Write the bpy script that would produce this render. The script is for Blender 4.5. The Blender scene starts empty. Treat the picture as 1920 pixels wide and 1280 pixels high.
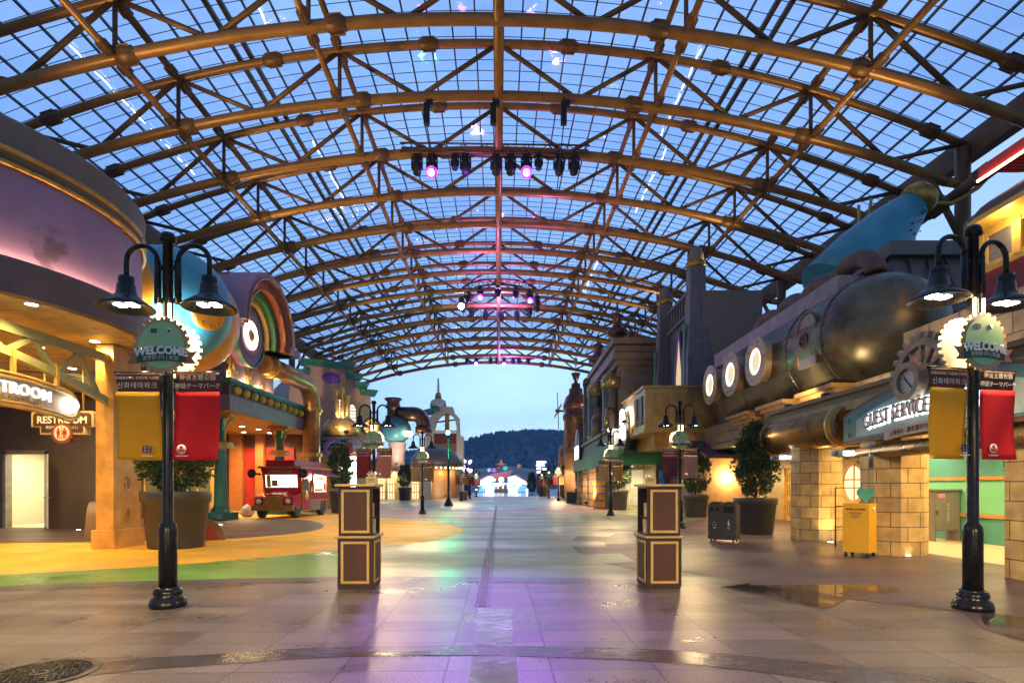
import bpy, bmesh, math, random
from mathutils import Vector, Matrix
R = math.radians
random.seed(7)
C = bpy.context.scene
COL = C.collection

# ------------------------------------------------------------------ camera, sky, sun, exposure
F, HZ, CX, CH = 1067.0, 914.0, 960.0, 1.45          # focal length in photo pixels, horizon row, centre column, eye height
cam = bpy.data.cameras.new("camera"); cam_o = bpy.data.objects.new("camera", cam); COL.objects.link(cam_o)
cam.sensor_width = 36; cam.lens = F / 1920 * 36; cam.shift_y = (HZ - 640) / 1920
cam.clip_start = 0.1; cam.clip_end = 6000
cam_o.location = (0, 0, CH); cam_o.rotation_euler = (R(90), 0, 0)
C.camera = cam_o

SUN_EL, SUN_ROT = 10.0, 0.0
w = bpy.data.worlds.new("World"); C.world = w; w.use_nodes = True
wn, wl = w.node_tree.nodes, w.node_tree.links
bg = wn["Background"]
sky = wn.new("ShaderNodeTexSky"); sky.sky_type = 'NISHITA'; sky.sun_disc = False
sky.sun_elevation = R(SUN_EL); sky.sun_rotation = R(SUN_ROT)
sky.air_density = 1.0; sky.dust_density = 0.3; sky.ozone_density = 4.0
skt = wn.new("ShaderNodeVectorMath"); skt.operation = 'MULTIPLY'; skt.inputs[1].default_value = (.62, .92, 1.22)   # dusk overcast: bluer than clear air
wl.new(sky.outputs[0], skt.inputs[0])
# thin even cloud veil over the clear sky, soft streaks
wtc = wn.new("ShaderNodeTexCoord"); wmp = wn.new("ShaderNodeMapping"); wmp.inputs["Scale"].default_value = (1.6, 1.6, 5.0); wl.new(wtc.outputs["Generated"], wmp.inputs[0])
wnz = wn.new("ShaderNodeTexNoise"); wnz.inputs["Scale"].default_value = 2.2; wnz.inputs["Detail"].default_value = 5; wl.new(wmp.outputs[0], wnz.inputs["Vector"])
wmr = wn.new("ShaderNodeMapRange"); wmr.inputs[1].default_value = .35; wmr.inputs[2].default_value = .7; wmr.inputs[3].default_value = .42; wmr.inputs[4].default_value = .72; wl.new(wnz.outputs[0], wmr.inputs[0])
veil = wn.new("ShaderNodeMix"); veil.data_type = 'RGBA'; veil.inputs["B"].default_value = (3.5, 5.2, 7.8, 1)
wl.new(wmr.outputs[0], veil.inputs["Factor"]); wl.new(skt.outputs[0], veil.inputs["A"]); 
# the afterglow is ahead of the viewer: the sky dims towards the opposite horizon
wsx = wn.new("ShaderNodeSeparateXYZ"); wl.new(wtc.outputs["Generated"], wsx.inputs[0])
wgr = wn.new("ShaderNodeMapRange"); wgr.interpolation_type = 'SMOOTHSTEP'; wgr.inputs[1].default_value = -.55; wgr.inputs[2].default_value = .75; wgr.inputs[3].default_value = .36; wgr.inputs[4].default_value = 1.0; wl.new(wsx.outputs[1], wgr.inputs[0])
wds = wn.new("ShaderNodeVectorMath"); wds.operation = 'SCALE'; wl.new(veil.outputs["Result"], wds.inputs[0]); wl.new(wgr.outputs[0], wds.inputs["Scale"])
wl.new(wds.outputs[0], bg.inputs[0]); bg.inputs[1].default_value = 0.100
sun = bpy.data.lights.new("sun", 'SUN'); sun.energy = 0.05; sun.angle = R(30); sun.color = (0.75, 0.85, 1.0)
sun_o = bpy.data.objects.new("sun", sun); COL.objects.link(sun_o)
sun_o.rotation_euler = (R(90 - SUN_EL), 0, R(180 - SUN_ROT))
vs = C.view_settings; vs.view_transform = 'Standard'; vs.look = 'None'; vs.gamma = 1; vs.use_curve_mapping = False
vs.exposure = 1.0
C.cycles.use_denoising = True
C.cycles.max_bounces = 7; C.cycles.diffuse_bounces = 3; C.cycles.glossy_bounces = 3; C.cycles.transparent_max_bounces = 12
C.cycles.sample_clamp_indirect = 6.0; C.cycles.sample_clamp_direct = 0
C.cycles.caustics_reflective = False; C.cycles.caustics_refractive = False

# ------------------------------------------------------------------ helpers
def W(x, y, d): return Vector(((x - CX) * d / F, d, CH - (y - HZ) * d / F))
def G(x, y):
    d = CH * F / (y - HZ); return ((x - CX) * d / F, d)
TH = R(1.34)
def S(s, d, z=0.0): return Vector((s * math.cos(TH) - d * math.sin(TH), s * math.sin(TH) + d * math.cos(TH), z))

def lin(c): return tuple((v / 12.92 if v <= .04045 else ((v + .055) / 1.055) ** 2.4) for v in c)
MATS = {}
def mat(name, col, rough=0.5, metal=0.0, var=0.25, scale=3.0, bump=0.0, bscale=40.0, emit=None, es=0.0, rvar=0.0, coat=0.0, stretch=None):
    """plain painted / metal surface with cloudy tone variation, roughness variation and fine bump"""
    if name in MATS: return MATS[name]
    m = bpy.data.materials.new(name); m.use_nodes = True; MATS[name] = m
    nt = m.node_tree; N, L = nt.nodes, nt.links; b = N["Principled BSDF"]
    b.inputs["Metallic"].default_value = metal; b.inputs["Roughness"].default_value = rough
    b.inputs["Base Color"].default_value = (*col, 1)
    tc = N.new("ShaderNodeTexCoord"); src = tc.outputs["Object"]
    if stretch:
        mp = N.new("ShaderNodeMapping"); mp.inputs["Scale"].default_value = stretch; L.new(src, mp.inputs[0]); src = mp.outputs[0]
    if var:
        n = N.new("ShaderNodeTexNoise"); n.inputs["Scale"].default_value = scale; n.inputs["Detail"].default_value = 6; n.inputs["Roughness"].default_value = .62
        L.new(src, n.inputs["Vector"])
        mx = N.new("ShaderNodeMix"); mx.data_type = 'RGBA'
        mx.inputs["A"].default_value = (*[v * (1 - var) for v in col], 1); mx.inputs["B"].default_value = (*[min(1, v * (1 + var)) for v in col], 1)
        cr = N.new("ShaderNodeMapRange"); cr.inputs[1].default_value = .3; cr.inputs[2].default_value = .7
        L.new(n.outputs[0], cr.inputs[0]); L.new(cr.outputs[0], mx.inputs["Factor"]); L.new(mx.outputs["Result"], b.inputs["Base Color"])
        if rvar:
            r = N.new("ShaderNodeMapRange"); r.inputs[1].default_value = .3; r.inputs[2].default_value = .7
            r.inputs[3].default_value = max(.03, rough - rvar); r.inputs[4].default_value = rough + rvar
            L.new(n.outputs[0], r.inputs[0]); L.new(r.outputs[0], b.inputs["Roughness"])
    if bump:
        n2 = N.new("ShaderNodeTexNoise"); n2.inputs["Scale"].default_value = bscale; n2.inputs["Detail"].default_value = 4
        L.new(src, n2.inputs["Vector"])
        bp = N.new("ShaderNodeBump"); bp.inputs["Strength"].default_value = bump; bp.inputs["Distance"].default_value = .01
        L.new(n2.outputs[0], bp.inputs["Height"]); L.new(bp.outputs[0], b.inputs["Normal"])
    if coat: b.inputs["Coat Weight"].default_value = coat
    if emit:
        b.inputs["Emission Color"].default_value = (*emit, 1); b.inputs["Emission Strength"].default_value = es
    return m
def glow(name, col, s):
    if name in MATS: return MATS[name]
    m = bpy.data.materials.new(name); m.use_nodes = True; MATS[name] = m
    N, L = m.node_tree.nodes, m.node_tree.links; N.remove(N["Principled BSDF"])
    e = N.new("ShaderNodeEmission"); e.inputs[0].default_value = (*col, 1); e.inputs[1].default_value = s
    L.new(e.outputs[0], N["Material Output"].inputs[0]); return m
def brick_mat(name, c1, c2, mortar, bw, bh, ms=0.012, rough=.75, offset=.5):
    if name in MATS: return MATS[name]
    m = bpy.data.materials.new(name); m.use_nodes = True; MATS[name] = m
    N, L = m.node_tree.nodes, m.node_tree.links; b = N["Principled BSDF"]; b.inputs["Roughness"].default_value = rough
    uv = N.new("ShaderNodeUVMap"); br = N.new("ShaderNodeTexBrick"); L.new(uv.outputs[0], br.inputs["Vector"])
    br.inputs["Color1"].default_value = (*c1, 1); br.inputs["Color2"].default_value = (*c2, 1); br.inputs["Mortar"].default_value = (*mortar, 1)
    br.inputs["Scale"].default_value = 1; br.inputs["Brick Width"].default_value = bw; br.inputs["Row Height"].default_value = bh
    br.inputs["Mortar Size"].default_value = ms; br.inputs["Bias"].default_value = 0; br.offset = offset
    n = N.new("ShaderNodeTexNoise"); n.inputs["Scale"].default_value = 4; n.inputs["Detail"].default_value = 8
    tc = N.new("ShaderNodeTexCoord"); L.new(tc.outputs["Object"], n.inputs["Vector"])
    mr = N.new("ShaderNodeMapRange"); mr.inputs[1].default_value = .3; mr.inputs[2].default_value = .7; mr.inputs[3].default_value = .72; mr.inputs[4].default_value = 1.2
    L.new(n.outputs[0], mr.inputs[0])
    mx = N.new("ShaderNodeVectorMath"); mx.operation = 'SCALE'; L.new(br.outputs[0], mx.inputs[0]); L.new(mr.outputs[0], mx.inputs["Scale"])
    L.new(mx.outputs[0], b.inputs["Base Color"])
    bp = N.new("ShaderNodeBump"); bp.inputs["Strength"].default_value = .6; bp.inputs["Distance"].default_value = .02; bp.invert = True
    L.new(br.outputs["Fac"], bp.inputs["Height"]); L.new(bp.outputs[0], b.inputs["Normal"])
    return m

class MB:
    """collects shapes, then links them as ONE mesh object"""
    def __init__(s): s.v = []; s.f = []; s.m = []; s.sm = []; s.cur = 0
    def add(s, vs, fs, smooth=False, M=None):
        o = len(s.v)
        for p in vs:
            p = Vector(p); s.v.append(tuple(M @ p if M else p))
        for f in fs: s.f.append([i + o for i in f]); s.m.append(s.cur); s.sm.append(smooth)
        return s
    def box(s, c, d, M=None, rz=0, taper=1.0):
        x, y, z = d[0] / 2, d[1] / 2, d[2] / 2; t = taper
        vs = [(-x, -y, -z), (x, -y, -z), (x, y, -z), (-x, y, -z), (-x * t, -y * t, z), (x * t, -y * t, z), (x * t, y * t, z), (-x * t, y * t, z)]
        T = Matrix.Translation(c) @ Matrix.Rotation(rz, 4, 'Z')
        return s.add(vs, [(0, 3, 2, 1), (4, 5, 6, 7), (0, 1, 5, 4), (1, 2, 6, 5), (2, 3, 7, 6), (3, 0, 4, 7)], False, (M @ T) if M else T)
    def bb(s, a, b, M=None):
        return s.box([(a[i] + b[i]) / 2 for i in range(3)], [abs(b[i] - a[i]) for i in range(3)], M)
    def rbox(s, c, d, r, M=None, rz=0, n=3):
        """box with rounded vertical edges and a small chamfer on top"""
        x, y = d[0] / 2 - r, d[1] / 2 - r; out = []
        for (sx, sy, a0) in ((1, 1, 0), (-1, 1, 90), (-1, -1, 180), (1, -1, 270)):
            for k in range(n + 1):
                a = R(a0 + 90 * k / n); out.append((sx * x + r * math.cos(a), sy * y + r * math.sin(a)))
        T = Matrix.Translation(c) @ Matrix.Rotation(rz, 4, 'Z'); T = (M @ T) if M else T
        ch = min(r * .5, .02); k = 1 - ch / max(d[0], d[1]) * 2
        return s.loft([[(px * k, py * k, -d[2] / 2) for px, py in out], [(px, py, -d[2] / 2 + ch) for px, py in out], [(px, py, d[2] / 2 - ch) for px, py in out], [(px * k, py * k, d[2] / 2) for px, py in out]], True, True, False, T)
    def loft(s, rings, cap0=True, cap1=True, smooth=True, M=None, close=True):
        n = len(rings[0]); vs = [p for r_ in rings for p in r_]; fs = []
        for i in range(len(rings) - 1):
            for k in range(n if close else n - 1):
                a = i * n + k; b = i * n + (k + 1) % n; fs.append((a, b, b + n, a + n))
        s.add(vs, fs, smooth, M)
        o = len(s.v) - len(vs)
        if cap0: s.f.append([o + k for k in range(n)][::-1]); s.m.append(s.cur); s.sm.append(False)
        if cap1: s.f.append([o + (len(rings) - 1) * n + k for k in range(n)]); s.m.append(s.cur); s.sm.append(False)
        return s
    def lathe(s, prof, n=24, c=(0, 0, 0), M=None, a0=0, a1=360, cap=True, sharp=False):
        full = abs(a1 - a0) >= 360; nn = n if full else n + 1
        rings = []
        for (r_, z) in prof:
            rings.append([(c[0] + max(r_, 1e-4) * math.cos(R(a0 + (a1 - a0) * k / n)), c[1] + max(r_, 1e-4) * math.sin(R(a0 + (a1 - a0) * k / n)), c[2] + z) for k in range(nn)])
        return s.loft(rings, cap and full, cap and full, not sharp, M, full)
    def tube(s, pts, r, n=10, smooth=True, cap=True, closed=False, M=None):
        pts = [Vector(p) for p in pts]; N_ = len(pts); rings = []
        rs = r if isinstance(r, (list, tuple)) else [r] * N_
        up = None
        for i, p in enumerate(pts):
            if closed: t = pts[(i + 1) % N_] - pts[i - 1]
            else: t = pts[min(i + 1, N_ - 1)] - pts[max(i - 1, 0)]
            t.normalize()
            if up is None:
                up = Vector((0, 0, 1)) if abs(t.z) < .9 else Vector((1, 0, 0))
            a = t.cross(up); 
            if a.length < 1e-6: a = t.orthogonal()
            a.normalize(); b = a.cross(t); b.normalize(); up = b
            rings.append([p + (a * math.cos(2 * math.pi * k / n) + b * math.sin(2 * math.pi * k / n)) * rs[i] for k in range(n)])
        if closed: rings.append(rings[0]); cap = False
        return s.loft(rings, cap, cap, smooth, M)
    def prism(s, poly, z0, z1, M=None, smooth=False):
        """flat outline extruded along local z (front and back caps as n-gons)"""
        return s.loft([[(p[0], p[1], z0) for p in poly], [(p[0], p[1], z1) for p in poly]], True, True, smooth, M)
    def sphere(s, c, r, n=16, m=10, M=None, sc=(1, 1, 1), a=-90, b=90):
        prof = [(math.cos(R(a + (b - a) * i / m)), math.sin(R(a + (b - a) * i / m))) for i in range(m + 1)]
        T = Matrix.Translation(c) @ Matrix.Diagonal((r * sc[0], r * sc[1], r * sc[2], 1))
        return s.lathe(prof, n, (0, 0, 0), (M @ T) if M else T, cap=(a > -89 or b < 89))
    def torus(s, c, r1, r2, n=32, m=8, M=None, a0=0, a1=360):
        full = a1 - a0 >= 360; k_ = n if full else n + 1
        pts = [(r1 * math.cos(R(a0 + (a1 - a0) * k / n)), r1 * math.sin(R(a0 + (a1 - a0) * k / n)), 0) for k in range(k_)]
        T = Matrix.Translation(c); return s.tube(pts, r2, m, True, True, full, (M @ T) if M else T)
    def ring(s, ro, ri, z0, z1, n=40, M=None, a0=0, a1=360):
        """flat washer with thickness"""
        full = a1 - a0 >= 360; k_ = n if full else n + 1
        def P(r_, z): return [(r_ * math.cos(R(a0 + (a1 - a0) * k / n)), r_ * math.sin(R(a0 + (a1 - a0) * k / n)), z) for k in range(k_)]
        s.loft([P(ri, z0), P(ro, z0), P(ro, z1), P(ri, z1), P(ri, z0)], False, False, False, M, full)
        if not full:
            for e in (0, -1):
                q = [P(ri, z0)[e], P(ro, z0)[e], P(ro, z1)[e], P(ri, z1)[e]]
                s.add(q, [(0, 1, 2, 3)], False, M)
        return s
    def quad(s, a, b, c, d): return s.add([a, b, c, d], [(0, 1, 2, 3)])
    def build(s, name, mats, parent=None, world=False, mesh_only=False):
        me = bpy.data.meshes.new(name); me.from_pydata(s.v, [], s.f)
        for m in (mats if isinstance(mats, (list, tuple)) else [mats]): me.materials.append(m)
        me.polygons.foreach_set("material_index", s.m); me.polygons.foreach_set("use_smooth", s.sm)
        bm = bmesh.new(); bm.from_mesh(me); bmesh.ops.recalc_face_normals(bm, faces=bm.faces)
        bm.to_mesh(me); bm.free()
        uv = me.uv_layers.new(name="UVMap"); vv = me.vertices
        for p in me.polygons:
            n_ = p.normal
            if abs(n_.z) > .75:
                for li in p.loop_indices:
                    co = vv[me.loops[li].vertex_index].co; uv.data[li].uv = (co.x, co.y)
            else:
                t = Vector((-n_.y, n_.x, 0)).normalized()
                for li in p.loop_indices:
                    co = vv[me.loops[li].vertex_index].co; uv.data[li].uv = (co.dot(t), co.z)
        me.update()
        o = bpy.data.objects.new(name, me); COL.objects.link(o)
        if parent is not None:
            o.parent = parent
            if world: me.transform(basis(parent).inverted())
        return o
def basis(o):
    m = Matrix.LocRotScale(o.location, o.rotation_euler, o.scale)
    return basis(o.parent) @ m if o.parent else m
def tag(o, label=None, cat=None, group=None, kind=None):
    if label: o["label"] = label
    if cat: o["category"] = cat
    if group: o["group"] = group
    if kind: o["kind"] = kind
    return o
def thing(name, label, cat, loc=(0, 0, 0), rz=0.0, group=None):
    o = bpy.data.objects.new(name, None); COL.objects.link(o); o.location = loc; o.rotation_euler = (0, 0, rz); o.empty_display_size = .2
    return tag(o, label, cat, group)
KIDS = {}
def kids(o): return [c for c in bpy.data.objects if c.parent == o]
def copy_tree(o, parent=None):
    c = o.copy(); COL.objects.link(c); c.parent = parent
    for ch in kids(o): copy_tree(ch, c)
    return c
def dup(o, loc, rz=0.0, label=None, scale=None):
    c = copy_tree(o); c.location = loc; c.rotation_euler = (0, 0, rz)
    if scale: c.scale = scale
    if label: c["label"] = label
    return c
def text(name, s, size, material, M, parent=None, extrude=.004, align='CENTER', bold=0.0, xs=1.0, world=False, spacing=1.0, bend=None):
    cu = bpy.data.curves.new(name, 'FONT'); cu.body = s; cu.size = size; cu.extrude = extrude; cu.align_x = align; cu.align_y = 'CENTER'
    cu.offset = bold; cu.resolution_u = 3; cu.space_character = spacing
    t = bpy.data.objects.new(name, cu); COL.objects.link(t)
    bpy.context.view_layer.update()
    me = bpy.data.meshes.new_from_object(t.evaluated_get(bpy.context.evaluated_depsgraph_get()))
    bpy.data.objects.remove(t); bpy.data.curves.remove(cu)
    me.transform(Matrix.Diagonal((xs, 1, 1, 1)))
    if bend:
        for v in me.vertices: v.co.y += bend(v.co.x); 
    me.transform(M); me.materials.clear(); me.materials.append(material)
    o = bpy.data.objects.new(name, me); COL.objects.link(o)
    if parent is not None:
        o.parent = parent
        if world: me.transform(basis(parent).inverted())
    return o
# frames: local x,y in the drawn plane, local z towards the viewer of the plane
def face(o, nx, ny):
    """matrix for an upright plane at point o whose outward normal is (nx,ny): local x runs rightwards as seen from outside"""
    n_ = Vector((nx, ny, 0)).normalized(); x = Vector((-n_.y, n_.x, 0)); z = n_
    return Matrix(((x.x, 0, z.x, o[0]), (x.y, 0, z.y, o[1]), (0, 1, 0, o[2]), (0, 0, 0, 1)))
def lamp(name, kind, loc, power, col, parent=None, size=.1, rot=None, spot=90, blend=.6):
    l = bpy.data.lights.new(name, kind); l.energy = power; l.color = col
    if kind == 'AREA': l.size = size
    else: l.shadow_soft_size = size
    if kind == 'SPOT': l.spot_size = R(spot); l.spot_blend = blend
    o = bpy.data.objects.new(name, l); COL.objects.link(o); o.location = loc
    if rot: o.rotation_euler = rot
    if parent is not None: o.parent = parent
    return o
def aim(o, p):
    o.rotation_euler = (Vector(p) - Vector(o.location)).to_track_quat('-Z', 'Y').to_euler(); return o
WARM = (1.0, .70, .34); AMBER = (1.0, .66, .26); COOL = (.85, .92, 1.0); PURPLE = (.45, .10, 1.0); MAGENTA = (.50, .16, 1.0)
# ------------------------------------------------------------------ ground, paving, floor colours
def wet(name, c, rough=.32, wetness=.45, spk=0.0, var=.14, scale=.45, tint=None):
    m = bpy.data.materials.new(name); m.use_nodes = True; MATS[name] = m
    N, L = m.node_tree.nodes, m.node_tree.links; b = N["Principled BSDF"]
    tc = N.new("ShaderNodeTexCoord")
    mp = N.new("ShaderNodeMapping"); mp.inputs["Scale"].default_value = (.5, 1.3, 1); L.new(tc.outputs["Object"], mp.inputs[0])
    n = N.new("ShaderNodeTexNoise"); n.inputs["Scale"].default_value = scale; n.inputs["Detail"].default_value = 7; n.inputs["Roughness"].default_value = .6
    L.new(mp.outputs[0], n.inputs["Vector"])
    mr = N.new("ShaderNodeMapRange"); mr.inputs[1].default_value = .36; mr.inputs[2].default_value = .64; mr.inputs[3].default_value = rough - .2 * wetness; mr.inputs[4].default_value = rough + .15
    L.new(n.outputs[0], mr.inputs[0]); L.new(mr.outputs[0], b.inputs["Roughness"])
    mx = N.new("ShaderNodeMix"); mx.data_type = 'RGBA'
    mx.inputs["A"].default_value = (*[v * (1 - var) for v in c], 1); mx.inputs["B"].default_value = (*[v * (1 + var) for v in c], 1)
    n3 = N.new("ShaderNodeTexNoise"); n3.inputs["Scale"].default_value = 1.1; n3.inputs["Detail"].default_value = 8; L.new(tc.outputs["Object"], n3.inputs["Vector"])
    m3 = N.new("ShaderNodeMapRange"); m3.inputs[1].default_value = .33; m3.inputs[2].default_value = .67; L.new(n3.outputs[0], m3.inputs[0])
    L.new(m3.outputs[0], mx.inputs["Factor"])
    L.new(mx.outputs["Result"], b.inputs["Base Color"])
    n2 = N.new("ShaderNodeTexNoise"); n2.inputs["Scale"].default_value = 9; n2.inputs["Detail"].default_value = 6; L.new(tc.outputs["Object"], n2.inputs["Vector"])
    bp = N.new("ShaderNodeBump"); bp.inputs["Strength"].default_value = .12; bp.inputs["Distance"].default_value = .02
    L.new(n2.outputs[0], bp.inputs["Height"]); L.new(bp.outputs[0], b.inputs["Normal"])
    b.inputs["Specular IOR Level"].default_value = .38
    return m
def granite():
    """rectangular granite flags: speckled, each slab its own tone, dark wet joints"""
    m = bpy.data.materials.new("granite_flags"); m.use_nodes = True
    N, L = m.node_tree.nodes, m.node_tree.links; b = N["Principled BSDF"]
    tc = N.new("ShaderNodeTexCoord")
    mp = N.new("ShaderNodeMapping"); mp.inputs["Rotation"].default_value = (0, 0, R(-1.3)); mp.inputs["Location"].default_value = (.42, .1, 0); L.new(tc.outputs["Object"], mp.inputs[0])
    br = N.new("ShaderNodeTexBrick"); L.new(mp.outputs[0], br.inputs["Vector"]); br.offset = 0.0
    br.inputs["Color1"].default_value = (.205, .162, .132, 1); br.inputs["Color2"].default_value = (.122, .095, .078, 1); br.inputs["Mortar"].default_value = (.045, .038, .036, 1)
    br.inputs["Scale"].default_value = 1; br.inputs["Brick Width"].default_value = .84; br.inputs["Row Height"].default_value = .42; br.inputs["Mortar Size"].default_value = .008; br.inputs["Bias"].default_value = 0
    sp = N.new("ShaderNodeTexNoise"); sp.inputs["Scale"].default_value = 62; sp.inputs["Detail"].default_value = 3; L.new(tc.outputs["Object"], sp.inputs["Vector"])
    ms = N.new("ShaderNodeMapRange"); ms.inputs[1].default_value = .3; ms.inputs[2].default_value = .7; ms.inputs[3].default_value = .38; ms.inputs[4].default_value = 1.62; L.new(sp.outputs[0], ms.inputs[0])
    st = N.new("ShaderNodeTexNoise"); st.inputs["Scale"].default_value = .9; st.inputs["Detail"].default_value = 7; st.inputs["Roughness"].default_value = .65; L.new(tc.outputs["Object"], st.inputs["Vector"])
    mt = N.new("ShaderNodeMapRange"); mt.inputs[1].default_value = .32; mt.inputs[2].default_value = .68; mt.inputs[3].default_value = .70; mt.inputs[4].default_value = 1.15; L.new(st.outputs[0], mt.inputs[0])
    v1 = N.new("ShaderNodeVectorMath"); v1.operation = 'SCALE'; L.new(br.outputs[0], v1.inputs[0]); L.new(ms.outputs[0], v1.inputs["Scale"])
    v2 = N.new("ShaderNodeVectorMath"); v2.operation = 'SCALE'; L.new(v1.outputs[0], v2.inputs[0]); L.new(mt.outputs[0], v2.inputs["Scale"])
    L.new(v2.outputs[0], b.inputs["Base Color"])
    rr = N.new("ShaderNodeMapRange"); rr.inputs[1].default_value = .35; rr.inputs[2].default_value = .65; rr.inputs[3].default_value = .24; rr.inputs[4].default_value = .44; L.new(st.outputs[0], rr.inputs[0])
    L.new(rr.outputs[0], b.inputs["Roughness"])
    bp = N.new("ShaderNodeBump"); bp.inputs["Strength"].default_value = .35; bp.inputs["Distance"].default_value = .006; L.new(sp.outputs[0], bp.inputs["Height"])
    b2 = N.new("ShaderNodeBump"); b2.inputs["Strength"].default_value = .5; b2.inputs["Distance"].default_value = .006; b2.invert = True
    L.new(br.outputs["Fac"], b2.inputs["Height"]); L.new(bp.outputs[0], b2.inputs["Normal"]); L.new(b2.outputs[0], b.inputs["Normal"])
    return m
def sheet(name, pts, z, m, kind="structure"):
    """flat sheet outline (x,y) -> triangulated mesh lying at height z"""
    bm = bmesh.new(); f = bm.faces.new([bm.verts.new((p[0], p[1], z)) for p in pts]); 
    if f.normal.z < 0: f.normal_flip()
    bmesh.ops.triangulate(bm, faces=[f]); bm.normal_update()
    for q in bm.faces:
        if q.normal.z < 0: q.normal_flip()
    me = bpy.data.meshes.new(name); bm.to_mesh(me); bm.free(); me.materials.append(m)
    o = bpy.data.objects.new(name, me); COL.objects.link(o); o["kind"] = kind; return o
def smooth_px(pts, n=6):
    """Catmull-Rom through photo points so painted edges curve smoothly"""
    out = []
    for i in range(len(pts) - 1):
        p0, p1, p2, p3 = pts[max(i - 1, 0)], pts[i], pts[i + 1], pts[min(i + 2, len(pts) - 1)]
        for k in range(n):
            t = k / n
            out.append(tuple(.5 * (2 * p1[j] + (p2[j] - p0[j]) * t + (2 * p0[j] - 5 * p1[j] + 4 * p2[j] - p3[j]) * t * t + (3 * p1[j] - p0[j] - 3 * p2[j] + p3[j]) * t ** 3) for j in (0, 1)))
    out.append(pts[-1]); return out
def GP(pts): return [G(*p) for p in pts]
sheet("ground", [(-3000, -30), (3000, -30), (3000, 4500), (-3000, 4500)], -.012, mat("asphalt", (.06, .062, .066), .5, var=.2, scale=.2))
# main street epoxy (sage), running away to the plaza
SAGE = wet("sage_epoxy", (.20, .235, .155), .40, .6)
sheet("street_floor", [(-22, 5.0), (22, 5.0), (22, 62), (9, 96), (-8, 96), (-22, 62)], -.004, SAGE)
# granite forecourt in front
edge = smooth_px([(-900, 1140), (-400, 1122), (0, 1099), (300, 1088), (640, 1081), (935, 1082), (1280, 1089), (1405, 1094)])
stone_right = [(1340, 1101), (1545, 1141), (1590, 1121), (1800, 1145), (1842, 1178), (1930, 1205), (2300, 1300)]
gr = GP(edge) + GP(stone_right)
sheet("granite_forecourt", gr + [(7.0, -8), (-14, -8)], 0.0, granite())
# dark kerb strip between granite and epoxy
lo = [(x, y + 9) for x, y in edge]; hi = edge
sheet("kerb_strip", GP(hi) + GP(lo)[::-1], .004, mat("dark_stone_strip", (.10, .085, .085), .35, var=.3, scale=4, rvar=.1))
# dark polished band curving across the granite
up = smooth_px([(-500, 1330), (150, 1246), (400, 1226), (640, 1212), (935, 1210), (1280, 1220), (1600, 1250), (1920, 1290), (2300, 1340)])
dn = smooth_px([(-500, 1360), (150, 1268), (400, 1246), (640, 1231), (935, 1229), (1280, 1244), (1600, 1284), (1920, 1335), (2300, 1400)])
sheet("dark_granite_band", GP(up) + GP(dn)[::-1], .004, wet("dark_granite", (.085, .07, .062), .2, .4, var=.3, scale=2))
# orange tongue, green margin and brown shop apron at the left
OR = wet("orange_epoxy", (.82, .44, .035), .55, .5)
lower = smooth_px([(-900, 1120), (-400, 1098), (0, 1077), (300, 1061), (500, 1044), (640, 1031), (780, 1017), (845, 1005), (868, 995), (850, 985), (790, 976), (710, 969), (640, 964)])
sheet("orange_floor", GP(lower) + [(-22, 31), (-22, 8)], 0.0, OR)
green = GP(edge)[:31] + GP([(p[0], p[1]) for p in lower if p[0] < 640])[::-1]
sheet("green_floor", [g for g in GP([e for e in edge if e[0] <= 660])] + GP([(640, 1031), (500, 1044), (300, 1061), (0, 1077), (-400, 1098), (-900, 1120)]), .004, wet("green_epoxy", (.17, .34, .06), .34, .7))
apron = smooth_px([(-900, 1040), (-300, 1024), (0, 1018), (200, 1016), (400, 1011), (520, 1003), (590, 994), (607, 985), (585, 976), (520, 972), (450, 970), (300, 969)])
sheet("brown_floor", GP(apron) + [(-22, 28), (-22, 11)], .004, wet("brown_epoxy", (.13, .085, .065), .45, .3))
# purple-brown forecourt of the guest service building with its gear-toothed edge
pur = wet("plum_epoxy", (.095, .066, .070), .42, .5)
zig = [(1130, 1056), (1192, 1052), (1164, 1037.5), (1089, 1038.6), (1071.5, 1025), (1137, 1024), (1132, 1014.6), (1070, 1013), (1084, 1004), (1141, 1006), (1155, 999), (1105, 996), (1137, 991), (1190, 993), (1240, 990), (1330, 968)]
sheet("plum_floor", GP(zig) + [(10.0, 28), (22, 28), (22, 4.6), (8.4, 4.6)] + GP([(2000, 1235), (1930, 1206), (1842, 1179), (1800, 1146), (1590, 1122), (1545, 1142), (1345, 1102), (1405, 1093), (1280, 1072), (1200, 1070)]), .004, pur)
# standing water in front of the guest service centre
pud = mat("standing_water", (.05, .04, .035), .06, var=.3, scale=1.2, rvar=.04)
N, L = pud.node_tree.nodes, pud.node_tree.links                     # the film breaks up into damp, half-dry patches
tcp = N.new("ShaderNodeTexCoord"); nzp = N.new("ShaderNodeTexNoise"); nzp.inputs["Scale"].default_value = 1.5; nzp.inputs["Detail"].default_value = 6; L.new(tcp.outputs["Object"], nzp.inputs["Vector"])
mrp = N.new("ShaderNodeMapRange"); mrp.interpolation_type = 'SMOOTHSTEP'; mrp.inputs[1].default_value = .36; mrp.inputs[2].default_value = .58; mrp.inputs[3].default_value = .18; mrp.inputs[4].default_value = .92; L.new(nzp.outputs[0], mrp.inputs[0])
trp = N.new("ShaderNodeBsdfTransparent"); mxp = N.new("ShaderNodeMixShader"); L.new(mrp.outputs[0], mxp.inputs[0]); L.new(trp.outputs[0], mxp.inputs[1]); L.new(N["Principled BSDF"].outputs[0], mxp.inputs[2]); L.new(mxp.outputs[0], N["Material Output"].inputs[0])
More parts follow.
